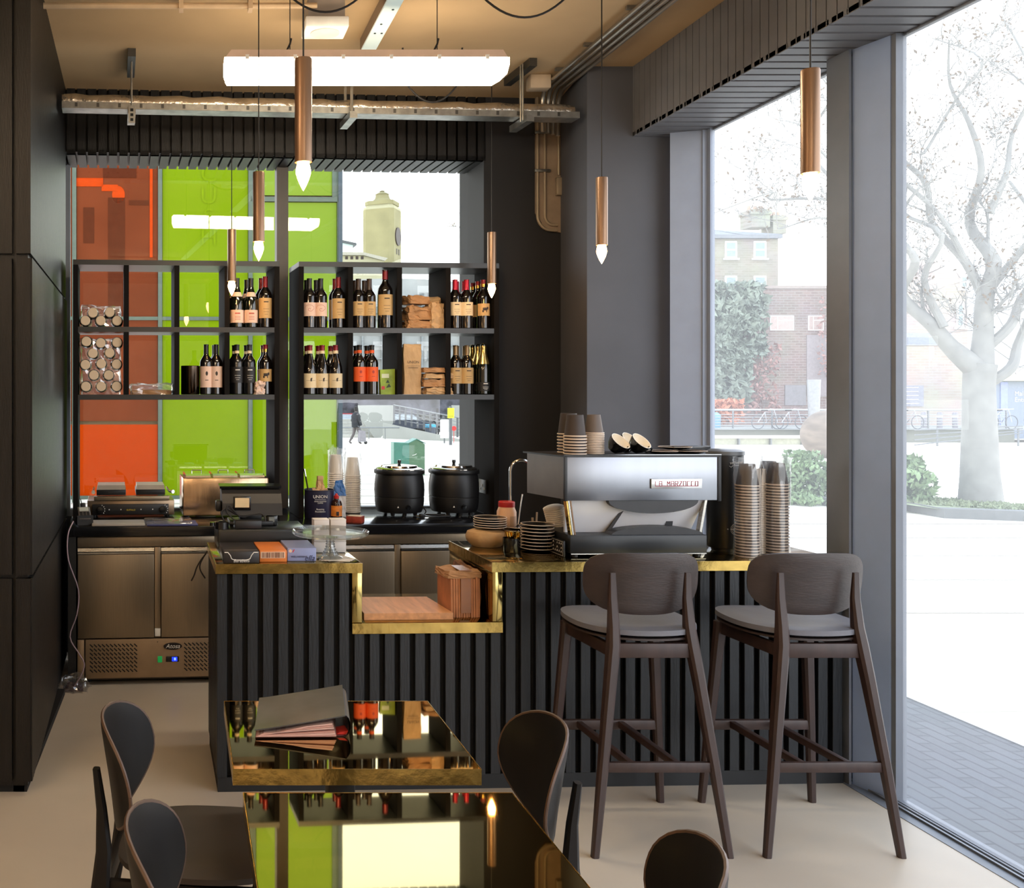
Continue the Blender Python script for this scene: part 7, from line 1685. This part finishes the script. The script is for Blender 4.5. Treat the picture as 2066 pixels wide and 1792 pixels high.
t = thing('ramp_railing', 'sloping low ramp railing left of the large tree trunk', 'railing', W, (xa, 44, g_))
m = MB()
for q in range(4): m.tube([(0, 0, za - g_ - 0.22 * q), (4.8, 0, za - g_ + 0.18 - 0.1 * q)], 0.028, 6)
m.build('rail', rail_m, t)
for q in range(3): MB().box(1.0 + q * 1.8, 1.06 + q * 1.8, 0, 0.05, 0, za - g_ + 0.1).build('post', rail_m, t)
# sphere
y = 33.0; k = y / FP; x, z = wpt(1672, 880, y); r = 50 * k
t = thing('stone_sphere', 'big speckled stone sphere on the paving in the right window', 'sphere', W, (x, y, gnd(0, y)))
MB().lathe([(r * math.cos(a), r * math.sin(a)) for a in [-PI / 2 + PI * i / 24 for i in range(25)]], (0, 0, r - 0.06), 40).build('ball', mat('speckled pink stone', (126, 113, 100), 0.8, var=0.28, scale=1.6, stretch=(1, 1, 3)), t)
# white funnel column
y = 48.8; xa, zt = wpt(1642, 766, y); g_ = gnd(0, y)
solo(MB().lathe([(0.22, 0), (0.22, 0.4), (0.30, zt - g_), (0, zt - g_)], (0, 0, 0), 20), 'metal_column', mat('pale metal column', (150, 150, 150), 0.4), 'pale flared metal column behind the railing above the sphere', 'column', W, (xa, y, g_))
y = 50.5; xa, zt = wpt(1439, 832, y)
t = thing('litter_bin', 'blue topped bin behind the railing at the left of the right window', 'bin', W, (xa, y, gnd(0, y)))
MB().lathe([(0.25, 0), (0.3, 0.6), (0, 0.6)], (0, 0, 0), 16).build('basket', mat('teal bin', (110, 140, 150), 0.5), t); h = zt - gnd(0, y)
MB().lathe([(0.33, 0.6), (0.35, h - 0.15), (0.2, h), (0, h)], (0, 0, 0), 16).build('liner', mat('blue bin top', (120, 170, 206), 0.5), t)
# bicycles
def bike():
    t = thing('bicycle', '', 'bicycle', W, (0, 0, 0), 0, 'bicycles parked behind the railing')
    for xx in (-0.52, 0.52):
        MB().tube([(xx + 0.33 * math.cos(a), 0, 0.34 + 0.33 * math.sin(a)) for a in [2 * PI * i / 24 for i in range(25)]], 0.022, 6).build('wheel', rail_d, t)
    MB().tube([(-0.52, 0, 0.34), (-0.15, 0, 0.85), (0.35, 0, 0.85), (-0.05, 0, 0.32), (-0.15, 0, 0.85)], 0.022, 6).tube([(-0.52, 0, 0.34), (-0.05, 0, 0.32)], 0.02, 6).tube([(0.52, 0, 0.34), (0.33, 0, 0.98)], 0.02, 6).build('bike_frame', mat('grey bike frame', (170, 172, 176), 0.4), t)
    MB().tube([(0.33, -0.28, 1.0), (0.36, 0, 0.99), (0.33, 0.28, 1.0)], 0.018, 6).build('handlebar', mat('pale bar', (230, 230, 230), 0.4), t)
    MB().crumple(0.26, 0.13, 0.06, 0.01, 3, 2, 1, (-0.17, 0, 0.9)).build('saddle', rubber, t)
    return t
b0 = bike(); first = True
for u, lab, dz in ((1549, 'left bicycle leaning behind the railing left of the sphere', 0), (1597, 'second bicycle behind the railing left of the sphere', 0), (1832, 'bicycle behind the railing beside the pale post', 0), (2022, 'bicycle at the entrance kiosk right of the tree', 0)):
    y = 49.2; x, z = wpt(u, 866, y); g = z
    loc = (x, y + 0.0, g)
    if first: b0.location = loc; b0['label'] = lab; b0.rotation_euler = (0, 0, 0.1); first = False
    else: dup(b0, W, loc, 0.1, lab)
solo(MB().box(0, 40, 0, 5, 0, 0.02), 'terrace_paving', conc, 'pale terrace paving behind the long railing', 'paving', W, (wpt(1400, 866, 49.2)[0], 48.95 + 0.0, wpt(1400, 866, 49.2)[1] - 0.021), 0, None, False)
bpy.data.objects['terrace_paving']['kind'] = 'structure'
# bollards
b0 = None
for q, u in enumerate((1864, 1896, 1927)):
    x, z = wpt(u, 866, 50.6); lab = ORD[q] + ' from the left of three dark striped bollards behind the railing'
    if b0 is None:
        b0 = thing('bollard', lab, 'bollard', W, (x, 50.6, z), 0, 'bollards behind the railing'); MB().lathe([(0, 0), (0.12, 0), (0.12, 0.8), (0.08, 0.86), (0, 0.87)], (0, 0, 0), 12).build('post', mat('grey bollard', (140, 136, 142), 0.5), b0); MB().lathe([(0.125, 0.58), (0.125, 0.7)], (0, 0, 0), 12).build('white_band', white_m, b0)
    else: dup(b0, W, (x, 50.6, z), 0, lab)
# planter with kerb, grass, tree foot and shrubs
P_ = [gp(1590, 1008), gp(1705, 1028), gp(1830, 1032), gp(1905, 1046), gp(2066, 1052), gp(2200, 1056)]
m = MB()
for a, b in zip(P_, P_[1:]):
    za, zb = gnd(0, a[1]), gnd(0, b[1])
    m.hexa([(a[0], a[1], za), (b[0], b[1], zb), (b[0] + .05, b[1] + .2, zb), (a[0] + .05, a[1] + .2, za), (a[0], a[1], za + 0.14), (b[0], b[1], zb + 0.14), (b[0] + .05, b[1] + .2, zb + 0.14), (a[0] + .05, a[1] + .2, za + 0.14)])
struct('planter_kerb', m, mat('grey planter kerb', (112, 114, 112), 0.8))
m = MB()
for a, b in zip(P_[2:], P_[3:]):
    m.quad([(a[0], a[1] + .1, gnd(0, a[1]) + 0.12), (b[0], b[1] + .1, gnd(0, b[1]) + 0.12), (b[0], b[1] + 2.2, gnd(0, b[1]) + 0.10), (a[0], a[1] + 2.2, gnd(0, a[1]) + 0.10)])
for i in range(2600):
    q = rr.random(); a, b = P_[2], P_[5]; x = a[0] + (b[0] - a[0]) * q; y = a[1] + (b[1] - a[1]) * q + rr.uniform(-0.2, 1.9)
    m.leaf((x, max(y, 14), gnd(0, y) + 0.14), 0.05, rr)
solo(m, 'grass', mat('pale green grass', (140, 150, 118), 0.9, var=0.2), 'strip of pale green grass round the large tree foot', 'grass', W, (0, 0, 0), 0, None, False, 'stuff')
def shrub(lab, u0, u1, vb, vt, n, size, seed):
    xc, yc = gp((u0 + u1) / 2, vb); yc += 0.5; xc, _ = wpt((u0 + u1) / 2, vb, yc); k = yc / FP; rx = (u1 - u0) / 2 * k; hz = (vb - vt) * k; r_ = random.Random(seed); g = gnd(0, yc)
    t = thing('shrub', lab, 'shrub', W, (xc, yc, g), 0, 'green shrubs in the planter'); m = MB(); st_ = MB()
    for i in range(n):
        a = r_.uniform(0, 2 * PI); q = r_.random() ** 0.5; zz = r_.random()
        prof = (1 - abs(zz - 0.42) ** 2 * 1.6)
        b = mnoise.noise(Vector((math.cos(a) * 2 + seed, zz * 4, math.sin(a) * 2)))
        m.leaf((rx * q * prof * math.cos(a), 0.55 * q * prof * math.sin(a), 0.04 + hz * min(1.05, zz * (1 + 0.3 * b))), size, r_)
    for i in range(14):
        a = r_.uniform(0, 2 * PI); st_.tube([(0.2 * rx * math.cos(a), 0.1 * math.sin(a), 0), (0.75 * rx * math.cos(a), 0.35 * math.sin(a), hz * r_.uniform(.7, 1.08))], 0.008, 4)
    m.build('foliage', mat('grey green leaves', (128, 150, 108), 0.7, var=0.35, scale=3), t, False); st_.build('stem', mat('green stem', (110, 120, 90), 0.8), t)
shrub('leafy shrub between the wrapped cups and the window post', 1572, 1668, 1012, 925, 1900, 0.06, 1)
shrub('leafy shrub just left of the window post beyond the glass', 1676, 1760, 1020, 938, 1900, 0.06, 2)
shrub('leafy shrub just right of the window post beyond the glass', 1790, 1866, 1034, 935, 1500, 0.06, 3)
shrub('low creeping shrub at the planter kerb behind the wrapped cups', 1575, 1650, 1024, 1008, 500, 0.05, 4)
# ================================================================== LIGHT, SKY, CAMERA
sc = bpy.context.scene
wd_ = bpy.data.worlds.new('overcast'); sc.world = wd_; wd_.use_nodes = True
n = wd_.node_tree.nodes; ln = wd_.node_tree.links; bg = n['Background']
tc = n.new('ShaderNodeTexCoord'); sx = n.new('ShaderNodeSeparateXYZ'); ln.new(tc.outputs['Generated'], sx.inputs['Vector'])
rp = n.new('ShaderNodeValToRGB'); rp.color_ramp.elements[0].position = 0.55; rp.color_ramp.elements[1].position = 0.72
rp.color_ramp.elements[0].color = (1.0, 1.0, 1.0, 1); rp.color_ramp.elements[1].color = (0.50, 0.56, 0.66, 1)
mr = n.new('ShaderNodeMapRange'); mr.inputs['From Min'].default_value = -1; ln.new(sx.outputs['Z'], mr.inputs['Value']); ln.new(mr.outputs['Result'], rp.inputs['Fac']); ln.new(rp.outputs['Color'], bg.inputs['Color'])
bg.inputs['Strength'].default_value = 4.8
def portal(name, loc, rot, sx_, sy_):
    l = bpy.data.lights.new(name, 'AREA'); l.shape = 'RECTANGLE'; l.size = sx_; l.size_y = sy_; l.cycles.is_portal = True
    o = bpy.data.objects.new(name, l); col.objects.link(o); o.location = loc; o.rotation_euler = rot
portal('right_pane_portal', (2.95, 0.4, 1.55), (0, PI / 2, 0), 3.05, 7.2)
portal('right_far_portal', (2.95, 4.87, 1.55), (0, PI / 2, 0), 3.05, 1.1)
portal('back_portal', tuple(B.M @ Vector((0.62, 0.84, 2.0))), (PI / 2, 0, B.th + PI), 2.6, 2.2)
cam = bpy.data.cameras.new('camera'); co = bpy.data.objects.new('camera', cam); col.objects.link(co)
co.location = (0, 0, H); co.rotation_euler = (PI / 2, 0, 0)
cam.sensor_width = 36; cam.sensor_fit = 'HORIZONTAL'; cam.lens = 36 * FP / 2066
cam.shift_x = (1033 - U0) / 2066; cam.shift_y = -(896 - V0) / 2066; cam.clip_end = 500; cam.clip_start = 0.05
sc.camera = co
sc.view_settings.view_transform = 'Standard'; sc.view_settings.look = 'None'; sc.view_settings.exposure = 0.0; sc.view_settings.gamma = 1.0
c = sc.cycles
c.use_denoising = True
try: c.denoiser = 'OPENIMAGEDENOISE'
except Exception: pass
c.max_bounces = 9; c.diffuse_bounces = 4; c.glossy_bounces = 4; c.transmission_bounces = 4; c.transparent_max_bounces = 24
c.caustics_reflective = False; c.caustics_refractive = False; c.sample_clamp_indirect = 5.0; c.use_light_tree = True
